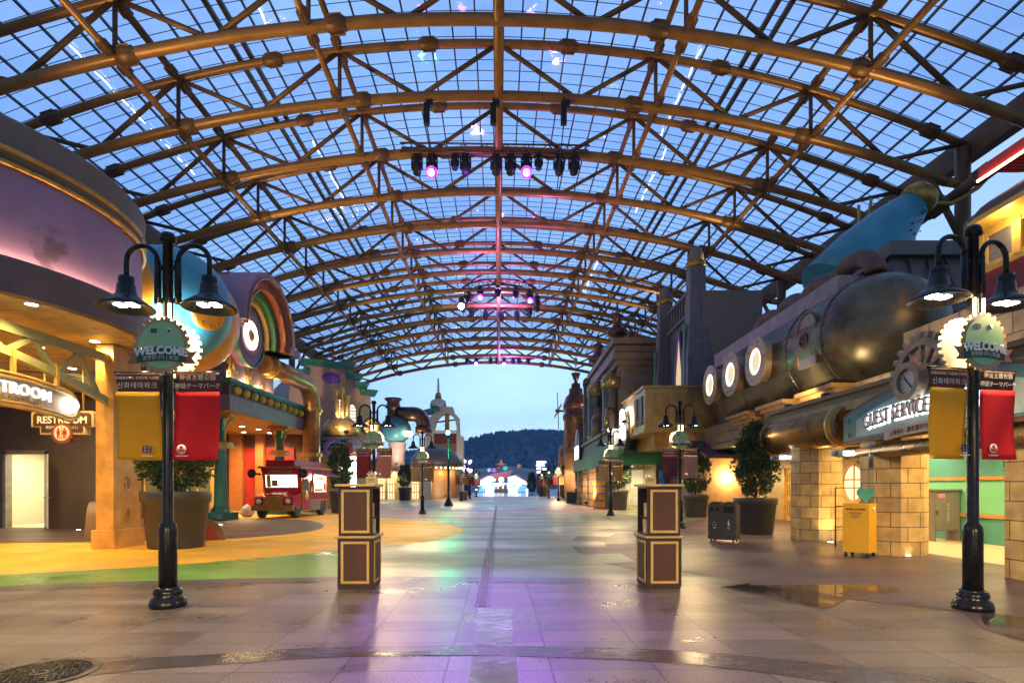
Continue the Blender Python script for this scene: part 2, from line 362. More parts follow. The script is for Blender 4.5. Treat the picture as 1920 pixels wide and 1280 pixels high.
sheet("puddle", GP(smooth_px([(1352, 1100), (1430, 1097), (1540, 1096), (1640, 1098), (1700, 1106), (1660, 1113), (1600, 1118), (1583, 1124), (1546, 1140), (1470, 1124), (1352, 1101)], 4)[:-1]), .008, pud)
sheet("puddle", GP(smooth_px([(1838, 1150), (1885, 1152), (1960, 1165), (2050, 1190), (1990, 1215), (1930, 1204), (1870, 1186), (1846, 1172), (1838, 1151)], 4)[:-1]), .008, pud)
# far bands of the street
FARP = wet("rose_epoxy", (.34, .2, .19), .4, .5)
sheet("rose_floor", GP([(620, 962), (700, 965), (800, 972), (926, 976), (934, 962), (1100, 962), (1180, 955), (1180, 948), (1000, 946), (860, 944), (700, 946), (600, 952)]), 0.0, FARP)
sheet("rose_floor", GP([(560, 940.5), (760, 939), (935, 937), (1100, 940), (1180, 945), (1180, 943), (1100, 936), (1010, 933), (870, 933), (760, 936), (600, 938)]), 0.0, FARP)
sheet("lilac_floor", GP(smooth_px([(800, 952), (870, 956.5), (935, 957.5), (985, 953), (1005, 949.5), (985, 946.5), (935, 945), (860, 946), (800, 949)], 4)), .004, wet("lilac_epoxy", (.27, .26, .32), .34, .6))
sheet("plaza_floor", [(-60, 96), (60, 96), (90, 420), (-90, 420)], 0.0, wet("plaza_stone", (.22, .25, .29), .12, .3, scale=.2))
sheet("grass_verge", GP([(1040, 934), (1062, 939), (1100, 939), (1070, 931), (1042, 930)]), .008, mat("verge_green", (.10, .16, .05), .8))
# slot drain down the middle and the wet channel slabs
dr = MB()
a, b_ = G(904, 1137), G(934, 925)
dirv = (Vector((b_[0], b_[1], 0)) - Vector((a[0], a[1], 0))).normalized(); px = Vector((dirv.y, -dirv.x, 0)); L_ = 40.0
for k in range(0, 400):
    p = Vector((a[0], a[1], .009)) + dirv * (k * .1 + .05)
    dr.box(p, (.10, .05, .008), rz=math.atan2(dirv.y, dirv.x) - R(90))
for sgn in (-1, 1):
    p = Vector((a[0], a[1], .010)) + dirv * (L_ / 2) + px * sgn * .085
    dr.box(p, (.016, L_, .012), rz=math.atan2(dirv.y, dirv.x) - R(90))
dro = tag(dr.build("slot_drain", mat("drain_steel", (.17, .165, .17), .45, .7, var=.2)), "long steel slot drain grating running down the middle of the street", "drain")
chan = wet("wet_channel_stone", (.12, .13, .12), .12, .35, var=.35, scale=1.5)
for n_ in chan.node_tree.nodes:
    if n_.type == 'BUMP': n_.inputs["Strength"].default_value = .3
sheet("water_channel", GP([(897, 1140), (961, 1142), (962, 1212), (889, 1212)]), .005, chan)
sheet("water_channel", GP([(886, 1230), (968, 1230), (972, 1300), (876, 1300)]), .006, chan)
# manhole cover
mh = thing("manhole_cover", "round cast iron manhole cover with raised hatch pattern set in the granite", "manhole cover", (-4.55 * .8, 4.78, .0))
mh.location = (*G(78, 1262), -.012); mh.scale = (.88, .88, 1)
m_iron = mat("cast_iron", (.07, .065, .06), .28, .7, var=.4, scale=12, bump=.5, bscale=60)
q = MB(); q.ring(.44, .37, .0, .022, 48); q.build("frame", m_iron, mh)
q = MB(); q.lathe([(0, .004), (.365, .004), (.365, .016), (0, .016)], 48)
for i in range(-7, 8):
    for j in range(-7, 8):
        x, y = i * .048 + (.024 if j % 2 else 0), j * .048
        if .1 < math.hypot(x, y) < .33: q.box((x, y, .02), (.034, .012, .010), rz=R(45 if (i + j) % 2 else -45))
q.ring(.09, .075, .016, .025, 24); q.ring(.06, 0.03, .016, .023, 24)
q.build("lid", m_iron, mh)
# ------------------------------------------------------------------ glass street roof on arched tube trusses
BRONZE = mat("bronze_paint", (.33, .165, .05), .42, .3, var=.25, scale=1.5, rvar=.08)
BRONZE_D = mat("dark_bronze_paint", (.19, .10, .042), .48, .3, var=.25, scale=1.5)
BAR = mat("glazing_bar_paint", (.055, .045, .042), .5, .2, var=.1)
ZE, RT, RB = 1.45, 53.0, 57.5
def ztop(s): return ZE + 19.1 - (RT - math.sqrt(RT * RT - s * s))
def zbot(s): return ZE + 16.85 - (RB - math.sqrt(RB * RB - s * s))
def bulb(mb, p, t, r, L=.55):
    """ribbed onion-shaped splice on a tube: p centre, t direction"""
    t = Vector(t).normalized(); q = t.to_track_quat('Z', 'Y').to_matrix().to_4x4()
    prof = [(r * .9, -L * .5), (r * 1.2, -L * .42), (r * 1.55, -L * .16), (r * 1.62, 0), (r * 1.5, L * .14), (r * 1.2, L * .4), (r * .9, L * .5)]
    T = Matrix.Translation(p) @ q; mb.cur = 1; mb.lathe(prof, 10, (0, 0, 0), T)
    for k in range(6): mb.box((0, 0, 0), (.016, r * .5, L * .62), T @ Matrix.Rotation(R(60 * k), 4, 'Z') @ Matrix.Translation((0, r * 1.5, 0)))
    mb.cur = 0
HALF = 20.4
def truss():
    root = thing("roof_truss", "", "roof truss", (0, 0, 0), TH, "arched bronze roof trusses over the street")
    ss = [-HALF + HALF * 2 * k / 48 for k in range(49)]
    q = MB(); q.tube([(s, 0, ztop(s)) for s in ss], .165, 12)
    for s in (-3.0, 3.0, -9.6, 9.6, -18.9, 18.9): bulb(q, (s, 0, ztop(s)), (1, 0, -s / RT), .17, .9)
    q.build("top_chord", [BRONZE, BRONZE_D], root)
    q = MB(); q.tube([(s * .962, 0, zbot(s * .962)) for s in ss], .205, 14)
    for s in (-6.9 + 1.1, 6.9 - 1.1, -13.2, 13.2): 
        bulb(q, (s, 0, zbot(s)), (1, 0, -s / RB), .20, .8)
    q.build("bottom_chord", [BRONZE, BRONZE_D], root)
    tops = [-20.3, -13.6, -6.8, 0, 6.8, 13.6, 20.3]
    for s in tops[1:-1]:
        q = MB(); q.tube([(s, 0, zbot(s)), (s, 0, ztop(s))], .085, 8); q.build("vertical_strut", BRONZE_D, root)
    for i, s in enumerate(tops):
        for m_ in ((s - 3.4, s + 3.4) if 0 < i < 6 else ((s + 3.3,) if i == 0 else (s - 3.3,))):
            q = MB(); q.tube([(s, 0, ztop(s)), (m_, 0, zbot(m_))], .10, 8); q.build("diagonal_strut", BRONZE_D, root)
            if i in (2, 4):
                pass
    for sg in (-1, 1):
        q = MB(); q.tube([(sg * 19.6, 0, zbot(19.6)), (sg * 20.3, 0, zbot(19.6) - .1)], .2, 10); q.build("end_shoe", BRONZE, root)
    return root
D0, SP, NT = 20.5, 4.0, 15
ords = ["first", "second", "third", "fourth", "fifth", "sixth", "seventh", "eighth", "ninth", "tenth", "eleventh", "twelfth", "thirteenth", "fourteenth", "last"]
tr0 = truss()
for k in range(NT):
    t = tr0 if k == 0 else copy_tree(tr0)
    t.location = S(0, D0 + SP * k)
    t["label"] = "bronze tubular arched roof truss, %s of the row counting away from the camera" % ords[k] if k < 14 else "bronze tubular arched roof truss at the far open end of the glass roof"
DB0, DB1 = 14.6, D0 + SP * 14 + .6
where = {0: "ridge", 6.8: "inner", 13.6: "outer"}
for s in (-13.6, -6.8, 0, 6.8, 13.6):
    side = "left" if s < 0 else "right"
    for top in (1, 0):
        if s == 0 and not top: zz = zbot(0)
        zz = ztop(s) if top else zbot(s)
        q = MB(); r_ = .13 if s else .2
        q.tube([S(s, DB0, zz), S(s, DB1, zz)], r_, 8)
        if s:
            for k in range(-1, NT):
                for dd in (.55, SP - .55): 
                    if D0 + SP * k + dd > DB0 + .5 and D0 + SP * k + dd < DB1 - .4: bulb(q, S(s, D0 + SP * k + dd, zz), S(0, 1) - S(0, 0), r_ * .92, .75)
        o = q.build("roof_purlin", [BRONZE_D if top else BRONZE, BRONZE_D])
        pos = "along the roof ridge" if s == 0 else "%s line on the %s slope" % (where[abs(s)], side)
        tag(o, "long bronze purlin with onion joints, %s chord, %s" % ("top" if top else "bottom", pos), "purlin", "purlins running along the roof")
# glazing
gm = bpy.data.materials.new("roof_glass"); gm.use_nodes = True
N, L = gm.node_tree.nodes, gm.node_tree.links; N.remove(N["Principled BSDF"])
tr = N.new("ShaderNodeBsdfTransparent"); tr.inputs[0].default_value = (.72, .82, .98, 1)
gl = N.new("ShaderNodeBsdfGlossy"); gl.inputs["Roughness"].default_value = .07; gl.inputs[0].default_value = (.9, .95, 1, 1)
nz = N.new("ShaderNodeTexNoise"); nz.inputs["Scale"].default_value = 1.2; tc = N.new("ShaderNodeTexCoord"); L.new(tc.outputs["Object"], nz.inputs["Vector"])
bp = N.new("ShaderNodeBump"); bp.inputs["Strength"].default_value = .35; bp.inputs["Distance"].default_value = .05; L.new(nz.outputs[0], bp.inputs["Height"]); L.new(bp.outputs[0], gl.inputs["Normal"])
lw = N.new("ShaderNodeLayerWeight"); lw.inputs[0].default_value = .5
pw = N.new("ShaderNodeMath"); pw.operation = 'POWER'; pw.inputs[1].default_value = 4.0; L.new(lw.outputs["Facing"], pw.inputs[0])
fr = N.new("ShaderNodeMapRange"); fr.inputs[3].default_value = .05; fr.inputs[4].default_value = .42; L.new(pw.outputs[0], fr.inputs[0])
mx = N.new("ShaderNodeMixShader"); L.new(fr.outputs[0], mx.inputs[0]); L.new(tr.outputs[0], mx.inputs[1]); L.new(gl.outputs[0], mx.inputs[2]); L.new(mx.outputs[0], N["Material Output"].inputs[0])
roof = thing("glass_roof", "long arched glass canopy roof with dark glazing bars covering the street", "glass roof", (0, 0, 0), TH)
GH = .42
ns = 42; ss = [-20.6 + 41.2 * k / ns for k in range(ns + 1)]
q = MB()
rings = [[(s, DB0 - .3, ztop(min(max(s, -20.6), 20.6)) + GH) for s in ss], [(s, DB1 + .3, ztop(s) + GH) for s in ss]]
q.loft(rings, False, False, False, None, False); q.build("glazing", gm, roof)
q = MB()
for k in range(ns + 1):
    s = -20.6 + 41.2 * k / ns
    if abs(abs(s) - 10.8) < .5: continue
    z = ztop(s) + GH - .05; a = math.atan(-s / RT)
    T = Matrix.Translation((s, (DB0 + DB1) / 2, z)) @ Matrix.Rotation(-a, 4, 'Y')
    q.box((0, 0, 0), (.062, DB1 - DB0 + .6, .14), T)
q.build("glazing_bar", BAR, roof)
q = MB()
nb = int((DB1 - DB0) / .667)
for k in range(nb + 1):
    d = DB0 + (DB1 - DB0) * k / nb
    pts = [(s, d, ztop(s) + GH + .02) for s in ss]
    q.tube(pts, .019, 4, False)
q.build("cross_bar", BAR, roof)
for sg in (-1, 1):
    q = MB(); s = sg * 10.8; z = ztop(10.8) + GH - .08; a = math.atan(-s / RT)
    T = Matrix.Translation((s, (DB0 + DB1) / 2, z)) @ Matrix.Rotation(-a, 4, 'Y')
    for e in (-.25, .25): q.box((e, 0, 0), (.17, DB1 - DB0 + .6, .22), T)
    q.build("gutter", BAR, roof)
    q = MB(); q.box((sg * 20.75, (DB0 + DB1) / 2, ztop(20.4) - .1), (.5, DB1 - DB0 + .6, 1.1)); q.build("eave_beam", BRONZE_D, roof)
for sg, side in ((-1, "left"), (1, "right")):
    for k in range(1, NT, 2):
        p = S(sg * 20.35, D0 + SP * k)
        c = thing("roof_column", "tall bronze roof column behind the %s shops under the %s truss" % (side, ords[k]), "column", p, TH, "columns carrying the glass roof")
        q = MB(); q.lathe([(.42, 0), (.42, .5), (.30, .6), (.30, ztop(20.3) - .2)], 16); q.build("shaft", BRONZE_D, c)
        q = MB(); q.tube([(0, 0, 12.2), (-sg * 1.5, 0, zbot(19))], .14, 8); bulb(q, (-sg * .9, 0, 12.2 + (zbot(19) - 12.2) * .6), (-sg * 1.5, 0, zbot(19) - 12.2), .14, .7)
        q.build("brace", BRONZE_D, c)

# glowing strips added under the glazing to draw its reflected light streaks
GLS_ = glow("reflection_glow", (1, .90, .74), 3.2)
random.seed(21)
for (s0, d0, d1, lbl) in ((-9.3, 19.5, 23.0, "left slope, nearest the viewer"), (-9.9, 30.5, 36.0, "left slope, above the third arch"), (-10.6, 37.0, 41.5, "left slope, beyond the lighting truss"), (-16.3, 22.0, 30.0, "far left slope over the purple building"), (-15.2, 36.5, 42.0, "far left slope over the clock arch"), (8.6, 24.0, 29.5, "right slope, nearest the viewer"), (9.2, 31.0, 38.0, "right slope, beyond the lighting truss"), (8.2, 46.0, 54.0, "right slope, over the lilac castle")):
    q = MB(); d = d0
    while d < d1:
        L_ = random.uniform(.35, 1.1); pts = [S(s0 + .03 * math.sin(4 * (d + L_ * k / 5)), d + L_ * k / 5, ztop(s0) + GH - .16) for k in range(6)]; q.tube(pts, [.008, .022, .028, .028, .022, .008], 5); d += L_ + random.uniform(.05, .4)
    o = q.build("reflection_strip", GLS_); tag(o, "added glowing strip as a roof glass reflection, " + lbl, "light string", "reflection streaks under the roof glass")
# ------------------------------------------------------------------ palette for the shops
GOLD = mat("old_gold", (.50, .28, .07), .34, .7, var=.35, scale=4, rvar=.1)
GOLDP = mat("gold_paint", (.55, .33, .07), .45, .1, var=.3, scale=2.5)
COPPER = mat("aged_copper", (.17, .085, .06), .36, .75, var=.45, scale=2.2, rvar=.12)
BRASS = mat("tarnished_brass", (.36, .24, .10), .33, .8, var=.4, scale=2, rvar=.1)
PURP = mat("purple_plaster", (.29, .185, .33), .55, var=.14, scale=.8)
MAUVE = mat("mauve_paint", (.20, .135, .20), .5, var=.15, scale=1.5)
TAUPE = mat("taupe_render", (.17, .135, .115), .6, var=.15, scale=1.2)
TEAL = mat("teal_paint", (.045, .21, .19), .45, var=.2, scale=2)
GREEN = mat("bottle_green_paint", (.02, .12, .085), .35, var=.2, scale=3)
DARKB = mat("dark_brown_wall", (.13, .095, .065), .65, var=.2, scale=1)
YELW = mat("marbled_yellow", (.56, .30, .06), .45, var=.3, scale=2.2)
RED = mat("signal_red", (.42, .03, .022), .38, var=.15, scale=2)
BLUE = mat("sky_blue_shell", (.06, .33, .48), .38, var=.18, scale=1.1)
ORNG = mat("orange_shell", (.72, .31, .02), .36, var=.2, scale=1.6)
STEEL = mat("grey_steel", (.35, .35, .36), .35, .8, var=.15)
BLACK = mat("black_enamel", (.010, .010, .013), .25, var=.2, rvar=.08); BLACK.node_tree.nodes["Principled BSDF"].inputs["Specular IOR Level"].default_value = .32
MATTE = mat("black_fixture", (.012, .012, .014), .5, var=.2)
CREAM = mat("cream_wall", (.62, .52, .34), .6, var=.1)
WHITE = mat("white_panel", (.72, .72, .70), .5, var=.06)
GL_W = glow("lamp_white", (1, .93, .78), 22)
GL_WARM = glow("lamp_warm", (1, .72, .36), 14)
GL_SIGN = glow("sign_white", (1, .95, .84), 1.15)
GL_COOL = glow("sign_cool_white", (.85, .94, 1), 7)
GL_AMB = glow("cove_amber", (1, .62, .32), 24)
GL_GLASS = glow("lit_interior", (1, .76, .42), .75)
def planks(name, c, w, l=3.0):
    return brick_mat(name, c, [v * .82 for v in c], [v * .35 for v in c], l, w, .012, .5)
def downlight(parent, p, r=.11, power=40, col=WARM, spot=130, vis=True):
    """recessed ceiling lamp: bright disc in a thin ring, with its own light"""
    q = MB(); q.ring(r * 1.35, r, -.012, .012, 16, Matrix.Translation(p)); q.cur = 1; q.lathe([(0, -.004), (r, -.004), (r, .004), (0, .004)], 14, p)
    o = q.build("downlight", [WHITE, GL_W], parent, world=True)
    if power: lamp("downlight_beam", 'SPOT', (p[0], p[1], p[2] - .06), power * 2.6, col, None, .08, (0, 0, 0), spot, .7)
    return o
# ------------------------------------------------------------------ restroom building, curved corner on the left
rb = thing("restroom_building", "purple round-cornered building with glowing cove strip, plank soffit and restroom alcove", "building", (-13.2, 12.2, 0))
c0 = (-13.2, 12.2, 0)
q = MB(); q.lathe([(4.42, 5.2), (4.42, 7.42)], 96, c0, cap=False)
DR = PURP.copy(); N, L = DR.node_tree.nodes, DR.node_tree.links; b = N["Principled BSDF"]     # same plaster with one ragged brown patch
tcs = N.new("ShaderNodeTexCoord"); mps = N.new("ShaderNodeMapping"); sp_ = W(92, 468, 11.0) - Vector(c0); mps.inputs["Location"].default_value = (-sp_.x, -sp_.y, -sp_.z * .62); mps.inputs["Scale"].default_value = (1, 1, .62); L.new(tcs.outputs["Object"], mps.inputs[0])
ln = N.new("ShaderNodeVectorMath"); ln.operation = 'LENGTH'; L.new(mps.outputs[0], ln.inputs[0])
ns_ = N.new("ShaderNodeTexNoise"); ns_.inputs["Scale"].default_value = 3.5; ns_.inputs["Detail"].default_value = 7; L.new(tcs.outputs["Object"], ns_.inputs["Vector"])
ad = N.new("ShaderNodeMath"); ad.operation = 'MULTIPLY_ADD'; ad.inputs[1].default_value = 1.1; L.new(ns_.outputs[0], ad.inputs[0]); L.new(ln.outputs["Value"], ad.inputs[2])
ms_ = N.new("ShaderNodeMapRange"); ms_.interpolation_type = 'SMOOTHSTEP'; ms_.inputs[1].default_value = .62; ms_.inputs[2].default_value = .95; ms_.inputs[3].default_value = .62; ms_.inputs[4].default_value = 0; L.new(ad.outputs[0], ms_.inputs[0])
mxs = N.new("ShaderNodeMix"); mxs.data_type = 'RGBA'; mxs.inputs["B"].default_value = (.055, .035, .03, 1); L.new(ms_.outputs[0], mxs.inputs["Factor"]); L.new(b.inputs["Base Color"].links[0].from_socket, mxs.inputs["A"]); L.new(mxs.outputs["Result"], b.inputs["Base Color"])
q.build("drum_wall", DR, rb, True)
q = MB()
for z, r_ in ((7.33, .055), (7.58, .065)): q.torus((c0[0], c0[1], z), 4.47, r_, 96, 8)
q.build("gold_moulding", GOLD, rb, True)
q = MB(); q.lathe([(4.42, 7.4), (4.50, 7.5), (4.46, 7.62), (4.50, 8.14), (4.44, 8.2), (3.9, 8.2), (3.9, 8.0), (0, 8.0)], 96, c0, cap=False, sharp=True); q.build("parapet", TAUPE, rb, True)
q = MB(); q.lathe([(4.05, 8.0), (4.0, 8.9), (3.5, 9.6), (2.2, 10.2), (.01, 10.4)], 64, (-15.6, 12.9, 0), cap=False); q.build("upper_dome", PURP, rb, True)
for a in (-52, -38, -24, -10, 8, 24):
    q = MB(); q.sphere((-15.6 + 4.0 * math.cos(R(a)), 12.9 + 4.0 * math.sin(R(a)), 8.75), .17, 14, 8); q.build("yellow_stud", mat("yellow_stud", (.62, .50, .03), .3, var=.1), rb, True)
q = MB(); q.lathe([(4.72, 4.86), (4.80, 4.9), (4.80, 5.5), (4.74, 5.56), (4.62, 5.56), (4.62, 5.44), (4.42, 5.44)], 96, c0, cap=False, sharp=True); q.build("fascia", mat("brown_fascia", (.15, .095, .085), .45, var=.15), rb, True)
q = MB(); q.lathe([(4.47, 5.46), (4.57, 5.46), (4.57, 5.50), (4.47, 5.50), (4.47, 5.46)], 96, c0, cap=False, a0=-100, a1=70); q.build("cove_light", GL_AMB, rb, True)
q = MB(); q.lathe([(.01, 4.88), (4.72, 4.88)], 96, c0, cap=False); q.bb((-22.5, 7.6, 4.885), (-14.2, 20.6, 5.2)); q.build("plank_soffit", planks("soffit_planks", (.60, .44, .19), .14), rb, True)
q = MB(); q.bb((-22.5, 13.5, 5.2), (-14.6, 20.7, 7.6)); q.build("rear_block", TAUPE, rb, True)
q = MB(); q.bb((-22.5, 20.5, 0), (-18.3, 20.7, 4.88)); q.bb((-16.7, 20.5, 0), (-14.0, 20.7, 4.88)); q.bb((-18.3, 20.5, 2.76), (-16.7, 20.7, 4.88)); q.build("alcove_wall", DARKB, rb, True)
dw = MB()
for a, b in (((-18.3, 20.44, 0), (-18.2, 20.72, 2.76)), ((-16.8, 20.44, 0), (-16.7, 20.72, 2.76)), ((-18.3, 20.44, 2.66), (-16.7, 20.72, 2.80))): dw.bb(a, b)
dw.build("door_frame", mat("grey_door_frame", (.30, .27, .22), .5), rb, True)
q = MB(); T = Matrix.Translation((-16.78, 20.44, 0)) @ Matrix.Rotation(R(-46), 4, 'Z')
q.box((.45, 0, 1.33), (.9, .045, 2.6), T); dl = q.build("door", mat("white_door", (.65, .62, .52), .4), rb, True)
q = MB()
for sg in (-1, 1): q.tube([(.78, sg * .03, 1.12), (.78, sg * .09, 1.12), (.66, sg * .09, 1.12)], .014, 6, M=T)
q.build("handle", STEEL, dl, True)
q = MB(); q.quad((-19.2, 23.5, 0), (-15.8, 23.5, 0), (-15.8, 23.5, 3), (-19.2, 23.5, 3)); q.quad((-19.2, 20.72, 0), (-19.2, 23.5, 0), (-19.2, 23.5, 3), (-19.2, 20.72, 3)); q.quad((-15.8, 20.72, 0), (-15.8, 23.5, 0), (-15.8, 23.5, 3), (-15.8, 20.72, 3)); q.quad((-19.2, 20.72, 3), (-15.8, 20.72, 3), (-15.8, 23.5, 3), (-19.2, 23.5, 3)); q.quad((-19.2, 20.72, .012), (-15.8, 20.72, .012), (-15.8, 23.5, .012), (-19.2, 23.5, .012))
q.build("lobby_room", mat("lobby_panels", (.68, .62, .46), .5, var=.04), rb, True)
lamp("lobby_light", 'AREA', (-17.5, 22.1, 2.9), 90, (1, .86, .58), None, 1.6)
# marbled column with oval recesses and the green lattice arch
def arch_column(y, tagc):
    q = MB(); q.box((-9.70, y + .5, 2.65), (.42, 1.0, 4.42)); cl = q.build("marbled_column", YELW, rb, True)
    q = MB(); q.rbox((-9.70, y + .5, .225), (.56, 1.14, .45), .015); q.build("plinth", YELW, cl, True)
    for z in (1.56, .80):
        for m_ in (face((-9.485, y + .5, z), 1, 0),):
            q = MB(); pts = [(.10 * math.cos(a) , .17 * math.sin(a)) for a in [2 * math.pi * k / 20 for k in range(20)]]
            q.tube([(p[0], p[1], .0) for p in pts], .022, 6, closed=True, M=m_); q.cur = 1; q.prism(pts, -.01, .006, m_); q.build("oval_recess", [GOLD, mat("recess_brown", (.25, .12, .03), .5)], cl, True)
arch_column(13.55, 0); arch_column(2.6, 1)
q = MB()
def zl(y): 
    t = (y - 8.35) / 5.2; return 4.22 - .72 * t * t
ys = [3.2 + k * (13.5 - 3.2) / 24 for k in range(25)]
q.bb((-9.72, 3.2, 4.42), (-9.58, 13.6, 4.62))
pts = [(-9.65, y, zl(y)) for y in ys]
for i in range(24):
    a, b = Vector(pts[i]), Vector(pts[i + 1]); d = b - a
    T = Matrix.Translation((a + b) / 2) @ Matrix.Rotation(math.atan2(d.z, d.y), 4, 'X'); q.box((0, 0, 0), (.13, d.length + .01, .16), T)
nodes = [13.3 - .62 * k for k in range(17)]
for i in range(16):
    y0, y1 = nodes[i], nodes[i + 1]
    a = Vector((-9.65, y0, zl(y0) if i % 2 == 0 else 4.46)); b = Vector((-9.65, y1, 4.46 if i % 2 == 0 else zl(y1)))
    d = b - a; T = Matrix.Translation((a + b) / 2) @ Matrix.Rotation(math.atan2(d.z, d.y), 4, 'X')
    if abs(d.z) > .12: q.box((0, 0, 0), (.08, d.length, .10), T)
q.build("lattice_arch", mat("olive_paint", (.30, .30, .12), .45, var=.15), rb, True)
for p in ((-11.5, 13.85, 4.87), (-9.75, 13.9 - .6, 4.87), (-11.0, 11.0, 4.87), (-12.6, 16.3, 4.87), (-15.6, 17.5, 4.87), (-10.6, 9.4, 4.87), (-8.95, 10.6, 4.87), (-13.6, 18.6, 4.87)): downlight(rb, p, .1, 80 if p[0] > -13 else 45, AMBER if p[0] > -13 else WARM, 150)
# illuminated RESTROOM sign hung from the lattice arch
sg_ = thing("restroom_sign", "long arched hanging sign with glowing RESTROOM letters and a round white lamp", "sign", (-9.55, 10.9, 3.22))
SM = Matrix(((0, 0, 1, 0), (1, 0, 0, 0), (0, 1, 0, 0), (0, 0, 0, 1)))
def bendf(x): return .10 - .06 * x * x
def stad(hl, r_, n=14):
    up = [(-hl + 2 * hl * k / 14, r_) for k in range(15)]; cap = [(hl + r_ * math.sin(R(180 * k / n)), r_ * math.cos(R(180 * k / n))) for k in range(1, n)]
    dn = [(hl - 2 * hl * k / 14, -r_) for k in range(15)]; c2 = [(-hl - r_ * math.sin(R(180 * k / n)), -r_ * math.cos(R(180 * k / n))) for k in range(1, n)]
    return [(p[0], p[1] + bendf(p[0])) for p in up + cap + dn + c2]
q = MB(); q.tube([(p[0], p[1], .0) for p in stad(1.33, .31)], .035, 6, closed=True, M=SM); q.tube([(p[0], p[1], .03) for p in stad(1.33, .235)], .018, 6, closed=True, M=SM); q.build("frame", GOLDP, sg_)
q = MB(); q.prism(stad(1.33, .31), -.10, .0, SM); q.build("board", mat("sign_taupe", (.36, .28, .19), .5, var=.1), sg_)
text("letters", "RESTROOM", .305, GL_SIGN, SM @ Matrix.Translation((.02, .03, .02)), sg_, .02, bold=.002, spacing=1.12, bend=bendf)
text("small_letters", "화장실 · 洗手间 · トイレ", .115, mat("gold_letters", (.45, .30, .08), .4, .4), SM @ Matrix.Translation((.05, -.165, .01)), sg_, .006, bend=bendf)
q = MB(); q.sphere((1.34, .0, .03), .165, 18, 10, SM); q.build("round_lamp", glow("round_lamp", (.95, .97, 1), 6), sg_)
for x in (-1.0, 0.05, 1.1): q = MB(); q.box((x, bendf(x) + .31 + .25, -.05), (.07, .5, .07), SM); q.build("hanger", GOLDP, sg_)
# brown toilet sign behind it
ts = thing("toilet_sign", "brown hanging board with RESTROOM lettering above a round red man and woman symbol", "sign", W(117, 792, 14.6))
def plaque(w, h): return [(-w, -h * .35), (-w * .72, -h * .35), (-w * .72, -h), (w * .72, -h), (w * .72, -h * .35), (w, -h * .35), (w, h * .8), (w * .92, h), (-w * .92, h), (-w, h * .8)]
FM = face((0, 0, 0), 0, -1)
q = MB(); q.prism(plaque(.80, .30), -.22, 0, FM); q.build("border", mat("sign_border", (.50, .40, .20), .5), ts)
q = MB(); q.prism(plaque(.74, .25), .002, .012, FM); q.build("board", mat("sign_brown", (.075, .035, .022), .5), ts)
text("letters", "RESTROOM", .25, GL_SIGN if 0 else WHITE, FM @ Matrix.Translation((0, .06, .014)), ts, .006, bold=.006)
text("small_letters", "화장실 洗手间 トイレ", .09, WHITE, FM @ Matrix.Translation((0, -.13, .014)), ts, .003)
def gear(r_, n, t=.12, m=4):
    out = []
    for k in range(n):
        a0 = 2 * math.pi * k / n; st = 2 * math.pi / n
        for f, rr in ((-.28, r_), (-.22, r_ * (1 + t)), (.22, r_ * (1 + t)), (.28, r_)): out.append((rr * math.cos(a0 + f * st), rr * math.sin(a0 + f * st)))
    return out
GMs = FM @ Matrix.Translation((0, -.27, 0))
q = MB(); q.prism(gear(.255, 14, .10), -.2, .02, GMs); q.build("gear_rim", mat("sign_rust", (.20, .07, .035), .5), ts)
q = MB(); q.prism([(.20 * math.cos(2 * math.pi * k / 24), .20 * math.sin(2 * math.pi * k / 24)) for k in range(24)], .021, .03, GMs); q.build("disc", mat("ivory", (.7, .62, .48), .5), ts)
q = MB()
for sx, sk in ((-.08, 0), (.08, 1)):
    q.prism([(sx + .028 * math.cos(2 * math.pi * k / 12), .105 + .028 * math.sin(2 * math.pi * k / 12)) for k in range(12)], .031, .036, GMs)
    q.prism([(sx - .045, .07), (sx + .045, .07), (sx + (.065 if sk else .04), -.03), (sx - (.065 if sk else .04), -.03)], .031, .036, GMs)
    q.prism([(sx - .03, -.03), (sx - .006, -.03), (sx - .006, -.13), (sx - .03, -.13)], .031, .036, GMs); q.prism([(sx + .006, -.03), (sx + .03, -.03), (sx + .03, -.13), (sx + .006, -.13)], .031, .036, GMs)
q.box((0, 0, .033), (.008, .34, .004), GMs)
q.build("symbol", RED, ts)
for x in (-.5, .5): q = MB(); q.tube([(x, 0.05, .28), (x, .05, 1.80)], .022, 8); q.build("hanger", GOLDP, ts)
# ------------------------------------------------------------------ arcade with the lit clock arch
ar = thing("clock_arcade", "mauve arcade with yellow studded canopy, lit clock arch and red shop wall", "building", (-12.6, 30, 0))
XA = -12.4
q = MB(); q.bb((-18.2, 25.0, 4.88), (XA, 36.6, 5.56)); q.build("canopy_fascia", MAUVE, ar, True)
q = MB(); q.bb((-18.1, 25.1, 5.56), (XA - .08, 36.5, 6.15)); q.build("canopy_band", mat("umber_band", (.075, .045, .045), .5), ar, True)
q = MB(); q.bb((-18.25, 24.9, 6.15), (XA + .10, 36.7, 6.28)); q.bb((-18.2, 25.0, 6.08), (XA + .04, 36.62, 6.15)); q.build("canopy_cap", TEAL, ar, True)
q = MB(); q.bb((-18.1, 25.06, 4.84), (XA - .06, 36.5, 4.878)); q.build("soffit", mat("ochre_soffit", (.45, .26, .08), .5), ar, True)
YS = mat("yellow_stud", (.62, .50, .03), .3)
for k in range(11):
    q = MB(); q.sphere((XA - .05, 25.75 + .86 * k, 5.84), .20, 14, 8); q.build("yellow_stud", YS, ar, True)
for x in (-13.35, -14.6): q = MB(); q.sphere((x, 25.07, 5.84), .21, 14, 8); q.build("yellow_stud", YS, ar, True)
